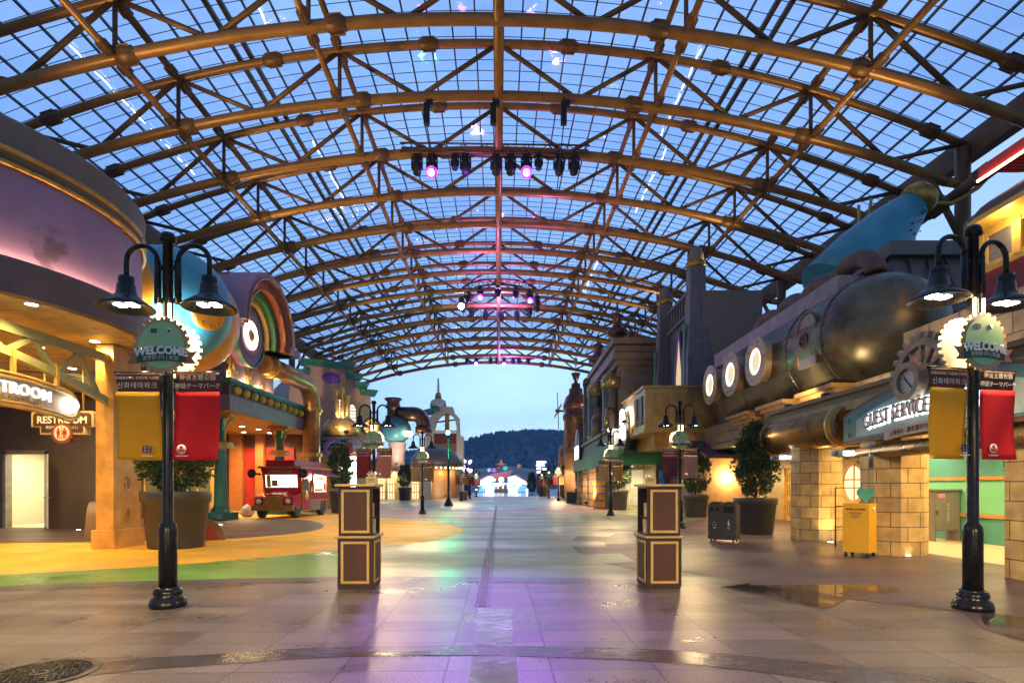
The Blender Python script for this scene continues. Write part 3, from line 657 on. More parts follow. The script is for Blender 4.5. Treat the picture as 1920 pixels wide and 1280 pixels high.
for p in ((-14.9, 31.4, 4.83), (-14.7, 33.0, 4.83), (-15.2, 28.4, 4.83), (-16.3, 34.6, 4.83), (-14.9, 35.0, 4.83), (-17.0, 30.5, 4.83)): downlight(ar, p, .13, 120, AMBER, 150)
def green_col(x, y, f=1.0):
    q = MB(); q.rbox((x, y, .17), (1.15, 1.0, .34), .03); q.lathe([(.42, .34), (.40, .5), (.31, .62), (.29, 1.2), (.27, 3.2)], 8, (x, y, 0), sharp=True); q.box((x, y, 4.1), (.26, .26, 1.5))
    o = q.build("green_post", GREEN, ar, True)
    q = MB(); q.rbox((x, y, 3.32), (1.0, .9, .14), .02); q.rbox((x, y, 3.46), (.8, .72, .12), .02); q.rbox((x, y, 4.76), (1.15, .6, .14), .02); q.rbox((x, y, 4.64), (.8, .45, .10), .02)
    for sg in (-1, 1):
        q.tube([(x + sg * (.16 + .42 * (1 - math.cos(R(t)))), y, 3.55 + 1.05 * math.sin(R(t))) for t in range(0, 91, 10)], .055, 6)
    q.build("capital", GOLDP, o, True)
green_col(-13.25, 25.9); green_col(-12.9, 31.6)
q = MB(); q.bb((-18.4, 25.0, 0), (-18.2, 36.6, 4.88)); q.build("side_wall", mat("mustard_wall", (.50, .34, .12), .55, var=.12), ar, True)
q = MB(); q.bb((-18.2, 36.4, 0), (XA - .3, 36.6, 4.88)); q.build("end_wall", mat("maroon_wall", (.16, .05, .035), .6), ar, True)
q = MB()
for a, b in ((-17.9, -17.1), (-16.25, -15.75)): q.bb((a, 36.0, 0), (b, 36.395, 4.84))
q.build("terracotta_pillar", mat("terracotta", (.46, .16, .05), .5, var=.15), ar, True)
for a, b in ((-17.05, -16.3), (-15.7, -13.9)): q = MB(); q.bb((a, 36.3, .1), (b, 36.39, 4.0)); q.build("red_panel", RED, ar, True)
q = MB(); q.bb((-18.195, 28.0, 0), (-18.15, 34.2, 3.4)); q.build("shop_glass", mat("dim_glass", (.10, .13, .10), .08, var=.2), ar, True)
q = MB()
for y in (28.0, 29.5, 31.1, 32.7, 34.2): q.bb((-18.2, y - .05, 0), (-18.08, y + .05, 3.4))
for z in (2.4, 3.4): q.bb((-18.2, 28, z - .04), (-18.10, 34.2, z + .04))
q.build("shop_frame", GOLDP, ar, True)
q = MB(); q.bb((-20, 25.4, 6.2), (-12.75, 29.4, 10.85)); q.bb((-20, 29.4, 6.2), (-13.0, 31.0, 8.5)); q.build("upper_wall", MAUVE, ar, True)
q = MB(); q.bb((-20, 25.2, 10.85), (-12.6, 27.2, 11.0)); q.build("roof_edge", TAUPE, ar, True)
CLK = (0, 26.75, 8.60)
for nm, ro, ri, xo, m_ in (("outer_arch", 2.78, 2.5, -11.25, PURP), ("red_arch", 2.5, 2.02, -11.5, mat("brick_red_arch", (.42, .085, .04), .5, var=.4, scale=3)), ("green_arch", 2.02, 1.68, -11.8, mat("green_arch", (.03, .20, .07), .45)), ("gold_arch", 1.68, 1.44, -12.05, GOLDP)):
    T = face((-12.9, CLK[1], CLK[2]), 1, 0)
    q = MB(); q.ring(ro, ri, 0, xo + 12.9, 40, T, 0, 180); h = .34
    q.box(((ro + ri) / 2 + .35, -h / 2 + .02, (xo + 12.9) / 2), (ro - ri + .8, h, xo + 12.9), T)
    q.build(nm, m_, ar, True)
for rr, xx, m_ in ((2.5, -11.22, GOLD), (2.03, -11.47, GOLD)):
    q = MB(); q.torus((0, 0, 0), rr, .045, 40, 6, face((xx, CLK[1], CLK[2]), 1, 0), 0, 180); q.build("gilt_edge", m_, ar, True)
q = MB(); T = face((-12.5, CLK[1], CLK[2]), 1, 0); q.lathe([(1.44, -.4), (1.44, .16), (1.30, .22), (0, .22)], 48, (0, 0, 0), T, sharp=True); q.build("clock_disc", mat("plum_disc", (.26, .10, .24), .45, var=.25, scale=2), ar, True)
q = MB(); q.ring(1.5, 1.40, .1, .26, 48, T); q.ring(1.02, .96, .2, .25, 48, T); q.build("clock_rim", TEAL, ar, True)
q = MB(); q.ring(.66, .34, .225, .26, 40, T); q.build("clock_light", glow("clock_glow", (1, .80, .48), 9), ar, True)
q = MB(); q.lathe([(.30, .22), (.30, .27), (.16, .33), (.0, .35)], 20, (0, 0, 0), T)
for k in range(12): a = R(30 * k); q.box((.5 * math.cos(a), .5 * math.sin(a), .265), (.05, .05, .01), T)
q.build("clock_hub", GOLD, ar, True)
# rolling bronze pipe that turns down to the pavement
q = MB(); pp = [(-12.5, 28.6, 7.66), (-12.25, 30.8, 7.62), (-12.1, 32.4, 7.58)] + [(-12.05, 33.0 + 1.2 * math.sin(R(t)), 6.4 + 1.17 * math.cos(R(t))) for t in range(10, 91, 10)] + [(-12.05, 34.2, 0)]
q.tube(pp, .50, 20)
pipe_o = q.build("bronze_pipe", COPPER if 0 else mat("bronze_pipe", (.40, .20, .07), .36, .55, var=.4, scale=1.4, rvar=.08), ar, True)
for z in (6.1, 3.4): q = MB(); q.lathe([(.52, -.12), (.62, -.12), (.62, .12), (.52, .12)], 24, (-12.05, 34.2, z), cap=False, sharp=True); q.build("pipe_collar", GOLD, pipe_o, True)
q = MB(); q.torus((0, 0, 0), .53, .07, 24, 8, Matrix.Translation((-12.42, 29.2, 7.65)) @ Matrix.Rotation(R(90), 4, 'X'))
q.build("pipe_collar", GOLD, pipe_o, True)
# gilded gear ornaments on the canopy
for (y, r_, n) in ((26.3, .85, 18), (27.9, .62, 14), (29.1, .36, 10)):
    T = face((-12.85, y, 6.28 + r_ * .95), 1, .12); q = MB(); q.ring(r_, r_ * .72, -.08, .08, 36, T)
    for k in range(n): a = 2 * math.pi * k / n; q.box((r_ * 1.06 * math.cos(a), r_ * 1.06 * math.sin(a), 0), (r_ * .16, r_ * .16, .14), T @ Matrix.Rotation(0, 4, 'Z'))
    q.ring(r_ * .45, r_ * .28, -.06, .12, 24, T)
    for k in range(5): a = 2 * math.pi * k / 5; q.tube([(r_ * .42 * math.cos(a), r_ * .42 * math.sin(a), 0), (r_ * .76 * math.cos(a), r_ * .76 * math.sin(a), 0)], r_ * .07, 6, M=T)
    q.build("gear_ornament", GOLD, ar, True)
for y in (25.5, 27.2, 28.7, 30.3): lamp("canopy_uplight", 'POINT', (-12.6, y, 6.45), 30, AMBER, None, .1)
q = MB()
for y in (25.6, 27.15, 28.65): q.tube([(-12.9, y, 6.3), (-12.85, y + .05, 6.75)], .045, 8)
q.build("uplight_tube", GL_WARM, ar, True)
# blue and orange globe ornament between the two buildings
gb = thing("globe_ornament", "huge sky blue globe with bolted orange crescent band beside the purple building", "ornament", (-10.9, 19.2, 0))
q = MB(); q.sphere(W(318, 574, 18.6), 1.86, 48, 28); q.build("blue_shell", BLUE, gb, True)
oc = W(338, 597, 19.5)
q = MB(); q.sphere(oc, 1.86, 48, 28); og = q.build("orange_shell", ORNG, gb, True)
for (ax, ay) in ((413, 588), (388, 655), (345, 690)):
    p = W(ax, ay, 18.6); d = (p - oc).normalized() * 1.86; T = Matrix.Translation(oc + d) @ d.to_track_quat('Z', 'Y').to_matrix().to_4x4()
    q = MB(); q.lathe([(.2, -.05), (.2, .05), (.14, .09), (0, .09)], 8, (0, 0, 0), T, sharp=True); q.build("bolt", GOLD, og, True)
q = MB(); q.sphere(W(252, 556, 17.6), 1.32, 40, 24); q.build("orange_ball", ORNG, gb, True)
T = Matrix.Translation(W(392, 592, 17.4)) @ Vector((.55, -.75, -.25)).to_track_quat('Z', 'Y').to_matrix().to_4x4()
q = MB(); q.lathe([(.44, -.5), (.44, .1), (.38, .16), (0, .16)], 28, (0, 0, 0), T, sharp=True)
for k in range(8): a = R(45 * k); q.lathe([(.05, .16), (.04, .20), (0, .2)], 8, (.30 * math.cos(a), .30 * math.sin(a), 0), T)
q.build("bolted_lens", ORNG, gb, True)
q = MB(); q.tube([(-11.4, 19.6, 7.2), (-14.5, 26.0, 7.4)], .35, 16); q.build("support_arm", TAUPE, gb, True)
# ------------------------------------------------------------------ pink gabled hall
ph = thing("pink_gabled_hall", "pink stepped-gable hall with teal cornices, arched lit windows and brass boiler roof", "building", (-12.7, 41.5, 0))
A_, B_ = Vector((-15.2, 40.4, 0)), Vector((-10.7, 43.1, 0)); dv = (B_ - A_).normalized(); nrm = Vector((dv.y, -dv.x, 0)); LW = (B_ - A_).length
PT = Matrix(((dv.x, 0, nrm.x, A_.x), (dv.y, 0, nrm.y, A_.y), (0, 1, 0, 0), (0, 0, 0, 1)))
PINK = mat("pink_plaster", (.46, .28, .26), .6, var=.12)
q = MB(); q.prism([(-.6, 0), (LW, 0), (LW, 8.4), (LW - .55, 8.4), (LW - .55, 8.9), (LW - 1.0, 8.9), (LW - 1.0, 9.5), (LW - 1.6, 9.5), (LW - 1.6, 10.2), (.55, 10.2), (.55, 9.4), (-.6, 9.4)], -7, 0, PT); q.build("wall", PINK, ph, True)
q = MB()
for a, b, z in ((.35, LW - 1.4, 10.2), (LW - 1.75, LW - .8, 9.5), (LW - 1.15, LW - .35, 8.9), (LW - .7, LW + .3, 8.4), (-.8, .7, 9.4)):
    for j, (h, o_) in enumerate(((.14, .12), (.14, .22), (.16, .32))): q.bb((a - o_ * .5, z + .14 * j, -.5), (b + o_ * .5, z + .14 * j + h, o_), PT)
q.build("cornice", TEAL, ph, True)
q = MB(); q.sphere((0, 0, 0), 1, 28, 12, PT @ Matrix.Translation((2.35, 9.45, 0)) @ Matrix.Diagonal((.72, .42, .12, 1))); q.build("medallion", mat("violet_medallion", (.25, .06, .45), .4), ph, True)
for x, zc in ((1.15, 7.1), (2.95, 7.1), (3.85, 6.8)):
    q = MB(); T = PT @ Matrix.Translation((x, zc, .0))
    ow = [(-.3, -.85), (.3, -.85), (.3, .55), (.15, .82), (0, .9), (-.15, .82), (-.3, .55)]; q.tube([(p[0], p[1], .02) for p in ow], .06, 6, closed=True, M=T); wf = q.build("window", GOLDP, ph, True)
    q = MB(); q.prism(ow, -.02, .012, T); q.build("pane", glow("slat_window", (1, .80, .55), 1.0), wf, True)
    q = MB()
    for k in range(6): q.box((0, -.65 + .25 * k, .03), (.6, .06, .04), T)
    q.build("slat", PINK, wf, True)
bx, by = -11.6, 38.6
q = MB(); q.lathe([(1.2, 4.9), (1.22, 5.5), (1.15, 5.65), (.75, 6.1), (.3, 6.3), (0, 6.35)], 32, (bx, by, 0)); 
for k in range(16): q.sphere((bx + 1.22 * math.cos(R(22.5 * k)), by + 1.22 * math.sin(R(22.5 * k)), 5.45), .05, 8, 6)
q.build("boiler_roof", BRASS, ph, True)
q = MB()
for dx, h in ((-.35, 8.0), (.05, 8.9), (.4, 7.6)): q.lathe([(.16, 5.9), (.16, h), (.2, h), (.2, h + .12), (0, h + .12)], 12, (bx + dx, by + .2, 0), sharp=True)
q.build("boiler_pipe", BRASS, ph, True)
for dx in (-.15, .25): lamp("pipe_uplight", 'POINT', (bx + dx, by - .25, 6.5), 14, WARM, None, .06)
q = MB(); q.bb((-13.2, 37.6, 3.9), (-10.2, 41.5, 4.85)); q.build("shopfront_block", mat("dark_teal_shop", (.03, .055, .07), .5), ph, True)
q = MB()
for z in (4.1, 4.35, 4.6): q.bb((-13.3, 37.45, z), (-10.1, 41.6, z + .12))
q.build("teal_moulding", TEAL, ph, True)
q = MB(); q.bb((-13.0, 38.5, 0), (-10.5, 41.4, 3.9)); q.build("shop_wall", mat("shop_ochre", (.42, .26, .10), .55), ph, True)
q = MB(); q.bb((-10.9, 38.44, 1.2), (-10.55, 38.49, 2.4)); q.bb((-11.7, 38.44, 2.55), (-10.5, 38.49, 2.9)); q.build("light_panel", GL_COOL, ph, True)
wheel = thing("spoked_wheel", "large golden spoked wheel mounted on the pink hall front", "wheel ornament", W(696, 801, 41.2))
T = face((0, 0, 0), .25, -1); q = MB(); q.ring(.72, .58, -.12, .12, 40, T); q.build("rim", COPPER, wheel)
q = MB(); q.ring(.56, .50, -.05, .10, 36, T)
for k in range(6): a = R(30 * k); q.tube([(.52 * math.cos(a), .52 * math.sin(a), .05), (-.52 * math.cos(a), -.52 * math.sin(a), .05)], .04, 6, M=T)
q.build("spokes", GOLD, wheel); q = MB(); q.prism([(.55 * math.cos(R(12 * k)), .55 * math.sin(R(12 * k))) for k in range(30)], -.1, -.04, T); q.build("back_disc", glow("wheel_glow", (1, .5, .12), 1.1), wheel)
rs = thing("round_dial_sign", "round pale dial sign with gold rim above the dark shopfront", "sign", W(666, 833, 37.2))
T = face((0, 0, 0), .3, -1); q = MB(); q.ring(.55, .47, -.08, .1, 36, T); q.build("rim", GOLDP, rs)
q = MB(); q.prism([(.48 * math.cos(R(12 * k)), .48 * math.sin(R(12 * k))) for k in range(30)], -.05, .02, T); q.build("dial", mat("dial_blue_white", (.45, .48, .62), .4), rs)
q = MB()
for k in range(12): a = R(30 * k); q.box((.38 * math.cos(a), .38 * math.sin(a), .03), (.05, .05, .02), T)
q.tube([(0, 0, .03), (.0, .34, .03)], .014, 6, M=T); q.tube([(0, 0, .03), (.2, -.1, .03)], .014, 6, M=T); q.build("marks", MATTE, rs)
cs = thing("neon_shop_sign", "purple crescent shop sign with red and yellow panels above lit white boards", "sign", W(645, 850, 36.8))
T = face((0, 0, 0), .15, -1)
q = MB(); q.torus((-.55, .25, 0), .62, .12, 24, 8, T, 60, 290); q.build("crescent", mat("neon_purple", (.22, .09, .5), .4), cs)
q = MB(); q.rbox((.28, .35, 0), (.55, .75, .15), .12, T); q.build("red_board", RED, cs)
q = MB(); q.rbox((-.18, .2, .05), (.45, .55, .15), .12, T); q.build("yellow_board", YELW, cs)
q = MB(); q.box((.35, -.28, .0), (.9, .2, .1), T); q.box((.45, -.78, .0), (.65, .5, .1), T); q.build("lit_board", GL_COOL, cs)
# ------------------------------------------------------------------ teapot house, copper dome, temple tower
tp = thing("teapot_house", "fantasy building shaped like a blue teapot with copper elbow pipe and lit shopfront", "building", (-14.3, 70, 0))
def Q(x, y): return W(x, y, 70)
q = MB(); p = Q(742, 806); q.sphere(p, 1.0, 36, 20, None, (1.9, 1.7, 1.72)); q.build("blue_belly", mat("teal_blue_shell", (.07, .25, .34), .4, var=.25, scale=1.2), tp, True)
q = MB(); q.lathe([(.9, 1.5), (.75, 1.7), (.72, 2.6), (1.0, 2.75), (.85, 3.0), (.75, 3.5), (1.05, 3.7), (1.05, 3.9), (.0, 3.9)], 24, p - Vector((.3, 0, 0))); q.build("neck", COPPER, tp, True)
q = MB(); q.tube([p + Vector(v) for v in ((-1.6, 0, .3), (-2.4, 0, .5), (-3.0, -.1, .9))], [.5, .42, .35], 14); q.build("spout", BRASS, tp, True)
q = MB(); q.tube([Q(748, 776), Q(775, 776)] + [Q(775 + 19 * math.sin(R(t)), 795 - 19 * math.cos(R(t))) for t in range(15, 91, 15)] + [Q(794, 806)], .9, 16); q.tube([Q(794, 800), Q(794, 812)], 1.02, 16); q.build("elbow_pipe", COPPER, tp, True)
for x in (762, 768):
    q = MB(); q.lathe([(.32, -.1), (.32, .1), (0, .1)], 16, (0, 0, 0), Matrix.Translation(W(x, 813, 68.5)) @ Vector((.5, -1, 0)).to_track_quat('Z', 'Y').to_matrix().to_4x4()); q.build("porthole", glow("porthole_amber", (1, .75, .35), 7), tp, True)
q = MB(); q.lathe([(1.0, 3.5), (.9, 5.0), (1.1, 7.0)], 16, (p.x + .2, 70, 0), cap=False); q.build("stem", PINK, tp, True)
q = MB(); q.bb((-17.5, 70.5, 0), (-11.0, 78, 3.5)); q.build("shop_wall", mat("sage_shop", (.40, .38, .24), .55), tp, True)
q = MB(); q.bb((-18, 69.6, 3.3), (-11, 78, 4.0)); q.build("shop_canopy", GOLDP, tp, True)
for a in (-16.6, -15.4, -12.4):
    q = MB(); q.bb((a, 70.4, .05), (a + .9, 70.48, 2.7)); ld = q.build("lit_door", GL_GLASS, tp, True)
    q = MB()
    for x in (a, a + .3, a + .6, a + .9): q.bb((x - .04, 70.32, .0), (x + .04, 70.395, 2.75))
    for z in (.9, 1.9, 2.75): q.bb((a, 70.33, z - .04), (a + .9, 70.395, z + .04))
    q.build("frame", GOLDP, ld, True)
for x in (-16.8, -15.6, -14.4, -13.0, -11.8): q = MB(); q.sphere((x, 69.7, 3.22), .13, 10, 6); q.build("downlight", GL_W, tp, True); lamp("shop_light", 'POINT', (x, 69.5, 3.0), 40, AMBER, None, .1)
cd = thing("copper_dome_pavilion", "round wooden pavilion under a dark plum dome ringed by bulbs", "building", (-11.6, 84, 0))
dc = (-11.4, 85, 0)
q = MB(); q.lathe([(3.9, 4.6), (3.7, 5.6), (3.0, 6.7), (1.8, 7.4), (0, 7.7)], 40, dc); q.build("dome", mat("plum_dome", (.11, .08, .085), .45, var=.2), cd, True)
q = MB(); q.lathe([(4.1, 3.9), (4.1, 4.6), (3.9, 4.65)], 40, dc, cap=False, sharp=True); q.build("ring_beam", BRASS, cd, True)
q = MB()
for k in range(40): q.sphere((dc[0] + 4.15 * math.cos(R(9 * k)), dc[1] + 4.15 * math.sin(R(9 * k)), 4.3), .09, 6, 4)
q.build("bulb_ring", GL_WARM, cd, True)
q = MB(); q.lathe([(3.7, 0), (3.7, 3.9)], 40, dc, cap=False); q.build("wooden_wall", planks("varnished_wood", (.42, .20, .06), 4.5, .5), cd, True)
for a in (-120, -95, -70, -45): lamp("eave_light", 'POINT', (dc[0] + 4.5 * math.cos(R(a)), dc[1] + 4.5 * math.sin(R(a)), 3.6), 60, AMBER, None, .1)
tw = thing("temple_tower", "pale cream arched tower with teal eave, white bell dome and stacked spire", "tower", (-10.6, 96, 0))
def Qt(x, y): p = W(x, y, 96); return (p.x + 10.6, p.z)
TWH = mat("cream_tower", (.52, .46, .38), .6, var=.08)
TT = Matrix(((1, 0, 0, 0), (0, 0, -1, 0), (0, 1, 0, 0), (0, 0, 0, 1)))
def tpr(pts, z0, z1, nm, m_): q = MB(); q.prism([Qt(*p) for p in pts], z0, z1, TT); return q.build(nm, m_, tw)
tpr([(798, 930), (813, 930), (813, 800), (817, 786), (826, 777), (836, 773), (836, 762), (822, 762), (812, 776), (798, 787)], -2.5, 0, "left_pier", TWH)
tpr([(868, 930), (856, 930), (856, 800), (853, 786), (846, 777), (836, 773), (836, 762), (848, 762), (851, 773), (860, 782), (861, 815), (868, 818)], -2.5, 0, "right_pier", TWH)
tpr([(796, 775), (792, 769), (822, 762), (826, 770)], -3, .3, "teal_eave", TEAL)
tpr([(813, 930), (856, 930), (856, 830), (813, 830)], -2.0, -.4, "lower_wall", mat("tower_brown", (.20, .12, .07), .5))
tpr([(811, 812), (858, 812), (858, 806), (811, 806)], -1.8, -.2, "balcony", WHITE)
tpr([(811, 829), (858, 829), (858, 813), (811, 813)], -1.6, -.3, "red_panel", mat("oxblood", (.16, .03, .03), .5))
tpr([(833, 806), (841, 806), (841, 768), (833, 768)], -1.6, -.8, "gold_post", GOLD)
tpr([(812, 792), (857, 786), (857, 783), (812, 789)], -1.2, -1.0, "red_rail", RED)
dp = Qt(820, 762); q = MB(); q.lathe([(1.4, 0), (1.4, .6), (1.2, 1.2), (.6, 1.45), (.5, 1.5)], 24, (dp[0], 1.2, dp[1])); q.build("bell_dome", mat("tower_white", (.58, .55, .56), .6), tw)
q = MB(); z = dp[1] + 1.4; q.lathe([(.6, 0), (.5, .9), (.35, 1.1)], 16, (dp[0], 1.2, z)); z += 1.0
for k in range(7): r_ = .36 - .035 * k; q.lathe([(.1, 0), (r_, .08), (r_, .16), (.1, .25), (.08, .38)], 12, (dp[0], 1.2, z + .38 * k))
q.build("spire", GOLD, tw)

fl = thing("added_globe_floodlight", "added black floodlight standing on the fascia of the purple building, aimed at the globe", "floodlight", (-10.3, 16.3, 5.62))  # floodlight added to brighten the globe
q = MB(); q.rbox((0, 0, .16), (.25, .2, .2), .03); q.tube([(0, 0, 0), (0, 0, .1)], .03, 6); q.build("housing", MATTE, fl)
l_ = lamp("globe_beam", 'SPOT', (-10.2, 16.2, 5.95), 420, (.85, .95, 1), None, .1, None, 120, .8); aim(l_, (-10.9, 18.8, 6.4))

for (x, y, z, pw, tx, ty, tz, c) in ((-10.6, 36.4, 4.9, 420, -12.8, 41, 8.5, WARM), (-13.4, 66.0, 4.1, 700, -14.2, 70, 8.6, (1, .88, .65)), (-9.0, 77.0, .3, 600, -11.4, 85, 6, (1, .85, .65)), (-7.5, 88.0, .4, 1400, -10.8, 96, 10, (1, .84, .62))):  # fill floodlights added to brighten the far fronts
    f_ = thing("added_shop_floodlight", "added black floodlight about %d metres off lighting the fantasy fronts on the restroom side" % y, "floodlight", (x, y, z), 0, "added floodlights at the fantasy shop fronts")
    q = MB(); q.rbox((0, 0, .12), (.25, .22, .18), .03); q.tube([(0, 0, -.05), (0, 0, .08)], .03, 6); q.build("housing", MATTE, f_)
    l_ = lamp("front_beam", 'SPOT', (x, y, z + .35), pw, c, None, .12, None, 120, .9); aim(l_, (tx, ty, tz))
# ------------------------------------------------------------------ guest service building on the right
gs = thing("guest_service_building", "stone arcade building with block pillars, green lobby wall and big bronze submarine overhead", "building", (10.5, 16, 0))
STONE = brick_mat("sandstone_blocks", (.60, .42, .16), (.44, .30, .13), (.12, .07, .03), .52, .31, .009, .65)
STONE_U = brick_mat("upper_stone", (.36, .25, .15), (.27, .19, .125), (.09, .06, .04), .9, .45, .014, .7)
def octo(r_): return [(r_ * math.cos(R(22.5 + 45 * k)), r_ * math.sin(R(22.5 + 45 * k))) for k in range(8)]
for (x, y) in ((8.50, 15.9), (8.42, 12.55), (8.55, 8.95)):
    q = MB(); q.prism(octo(.64), 0, 3.3, Matrix.Translation((x, y, 0))); q.build("stone_pillar", STONE, gs, True)
q = MB()
XW = 12.2
q.bb((XW, 8.0, 0), (XW + .2, 18.2, .68)); q.bb((XW, 8.0, 1.74), (XW + .2, 18.2, 3.3)); q.build("teal_wall", mat("lobby_teal", (.06, .24, .21), .5, var=.06), gs, True)
q = MB(); q.bb((XW, 8.0, .68), (XW + .2, 18.2, 1.74)); q.build("green_wall", mat("lobby_green", (.13, .42, .24), .5, var=.06), gs, True)
q = MB()
for z in (.72, 1.70): q.bb((XW - .04, 8.0, z - .045), (XW, 18.2, z + .045))
q.build("wood_rail", mat("orange_rail", (.45, .20, .05), .4), gs, True)
q = MB(); q.bb((XW, 18.2, 0), (XW + .2, 23.4, 3.3)); q.bb((XW, 25.4, 0), (XW + .2, 29.4, 3.3)); q.bb((XW, 23.4, 2.35), (XW + .2, 25.4, 3.3)); q.build("cream_wall", mat("butter_wall", (.55, .40, .17), .55, var=.1), gs, True)
T = face((XW - .02, 20.2, 1.62), -1, 0)
q = MB(); q.ring(.78, .62, -.02, .10, 36, T); wn_ = q.build("round_window", GOLDP, gs, True)
q = MB(); q.prism([(.63 * math.cos(R(10 * k)), .63 * math.sin(R(10 * k))) for k in range(36)], -.005, .02, T); q.build("pane", GL_GLASS, wn_, True)
q = MB(); q.box((0, .0, .035), (.05, 1.24, .03), T); q.box((0, .12, .035), (1.24, .05, .03), T); q.build("glazing_bar", GOLDP, wn_, True)
T = face((XW - .02, 24.4, 0), -1, 0)
q = MB(); q.box((-.95, 1.2, .02), (.14, 2.4, .16), T); q.box((.95, 1.2, .02), (.14, 2.4, .16), T); q.box((0, 2.38, .02), (2.04, .14, .16), T); q.build("door_frame", GOLDP, gs, True)
for sx in (-.45, .45):
    q = MB(); q.box((sx, 1.15, -.02), (.84, 2.28, .06), T); d_ = q.build("wooden_door", mat("honey_wood", (.60, .38, .11), .4, var=.25, scale=6, stretch=(1, 1, .2)), gs, True)
    q = MB()
    for k in range(4):
        for z0, h in ((.55, .7), (1.35, .5), (1.9, .35)): q.box((sx - .24 + .16 * k, z0, .014), (.05, h, .02), T)
    q.build("slot", mat("slot_brown", (.22, .11, .03), .6), d_, True)
q = MB(); q.bb((7.95, 7.0, 3.3), (XW + .2, 17.9, 3.5)); q.bb((9.9, 17.9, 3.3), (XW + .2, 29.4, 3.5)); q.build("gallery_ceiling", mat("amber_ceiling", (.40, .27, .12), .5), gs, True)
for p in ((9.5, 11.0, 3.29), (9.6, 14.2, 3.29), (9.8, 17.4, 3.29), (9.9, 20.5, 3.29), (10.6, 23.8, 3.29), (11.0, 9.2, 3.29), (11.2, 13.0, 3.29), (11.2, 16.4, 3.29)): downlight(gs, p, .08, 90, WARM if p[0] > 10.9 else AMBER, 150)
q = MB(); q.bb((9.9, 7.0, 3.5), (10.3, 14.4, 5.35)); q.bb((9.95, 14.4, 3.5), (10.3, 29.4, 4.5)); q.bb((8.3, 7.0, 3.5), (9.9, 17.9, 3.66)); q.build("upper_stone_wall", STONE_U, gs, True)
q = MB(); q.bb((8.1, 7.0, 3.42), (8.28, 17.9, 3.78)); q.bb((8.02, 7.0, 3.70), (8.28, 17.9, 3.80)); q.build("string_course", mat("umber_course", (.24, .14, .05), .5, var=.2), gs, True)
for y in (17.6, 20.6, 23.6):
    q = MB()
    for j in range(4): q.bb((9.9 - .16 * (j + 1), y - .85 - .08 * j, 3.98 + .13 * j), (9.95, y + .85 + .08 * j, 4.11 + .13 * j))
    q.build("window_hood", mat("amber_cornice", (.42, .22, .07), .5, var=.2), gs, True)
sheet("lobby_floor", [(9.2, 8.3), (12.2, 8.3), (12.2, 18.2), (9.9, 18.2), (9.2, 13)], .006, mat("lobby_cream", (.55, .45, .30), .3, var=.08))
# horizontal bronze pipe
q = MB(); q.tube([(8.2, 18.35, 2.97), (8.2, 18.3, 2.97), (8.2, 18.0, 2.97), (8.2, 13.6, 2.97)], [.25, .40, .50, .50], 28)
PB = mat("pipe_bronze", (.34, .20, .07), .30, .75, var=.4, scale=1.6, rvar=.1)
po = q.build("bronze_pipe", PB, gs, True)
for y in (17.7, 13.9):
    q = MB(); q.lathe([(.50, -.09), (.56, -.07), (.56, .07), (.50, .09)], 28, (0, 0, 0), Matrix.Translation((8.2, y, 2.97)) @ Matrix.Rotation(R(90), 4, 'X'), cap=False); q.build("pipe_band", GOLD, po, True)
# the submarine: long bronze hull with a rounded nose, portholes, hatch and lit deck strip
HULL = mat("hull_bronze", (.145, .118, .078), .34, .7, var=.6, scale=.9, rvar=.12)
hc = Vector((11.0, 0, 6.0)); hr = 1.78
q = MB(); prof = [(hr * math.cos(R(t)), 17.0 - 1.75 * math.sin(R(t))) for t in range(88, -1, -8)] + [(hr, 20), (hr, 24)] + [(hr * math.cos(R(t)), 25.5 + 2.4 * math.sin(R(t))) for t in range(0, 89, 11)]
q.lathe([(r_, y) for r_, y in prof], 56, (0, 0, 0), Matrix.Translation((hc.x, 0, hc.z)) @ Matrix.Rotation(R(-90), 4, 'X'))
q.cur = 1
for y in (17.0, 19.2, 23.2, 25.5):
    for k in range(40):
        a = R(9 * k)
        for dy in (-.13, .13): q.sphere((hc.x + (hr + .004) * math.cos(a), y + dy, hc.z + (hr + .004) * math.sin(a)), .022, 6, 4)
for zr in (-.55, .45):
    for k in range(42): q.sphere((hc.x - math.sqrt(hr * hr - zr * zr) - .004, 17.1 + .2 * k, hc.z + zr), .02, 6, 4)
hull = q.build("submarine_hull", [HULL, COPPER], gs, True)
q = MB()
for y in (17.0, 19.2, 23.2, 25.5): q.torus((0, 0, 0), hr + .005, .035, 56, 6, Matrix.Translation((hc.x, y, hc.z)) @ Matrix.Rotation(R(90), 4, 'X'))
q.build("hull_seam", HULL, hull, True)
q = MB()
for zr in (-.6, .5): q.tube([(hc.x - math.sqrt(hr * hr - zr * zr) - .002, 17.0, hc.z + zr), (hc.x - math.sqrt(hr * hr - zr * zr) - .002, 25.5, hc.z + zr)], .018, 6)
q.build("hull_strake", HULL, hull, True)
for y in (20.9, 23.3, 25.7):
    T = face((8.95, y, 6.08), -1, 0)
    q = MB(); q.lathe([(.72, -.7), (.72, .0)], 32, (0, 0, 0), T, cap=False); q.ring(.88, .48, -.05, .04, 40, T)
    for k in range(10): a = R(36 * k); q.lathe([(.05, .04), (.04, .07), (0, .075)], 8, (.70 * math.cos(a), .70 * math.sin(a), 0), T)
    ph_ = q.build("porthole", mat("violet_brass", (.42, .28, .18), .4, .4, var=.25), hull, True)
    q = MB(); q.ring(.50, .36, -.012, .012, 36, T); q.build("light_ring", glow("porthole_ring", (1, .70, .34), 2.4), ph_, True)
    q = MB(); q.prism([(.46 * math.cos(R(12 * k)), .46 * math.sin(R(12 * k))) for k in range(30)], -.03, -.01, T); q.build("pane", glow("milky_glass", (1, .84, .66), .45), ph_, True)
T = face((9.28, 17.9, 5.25), -1, 0)
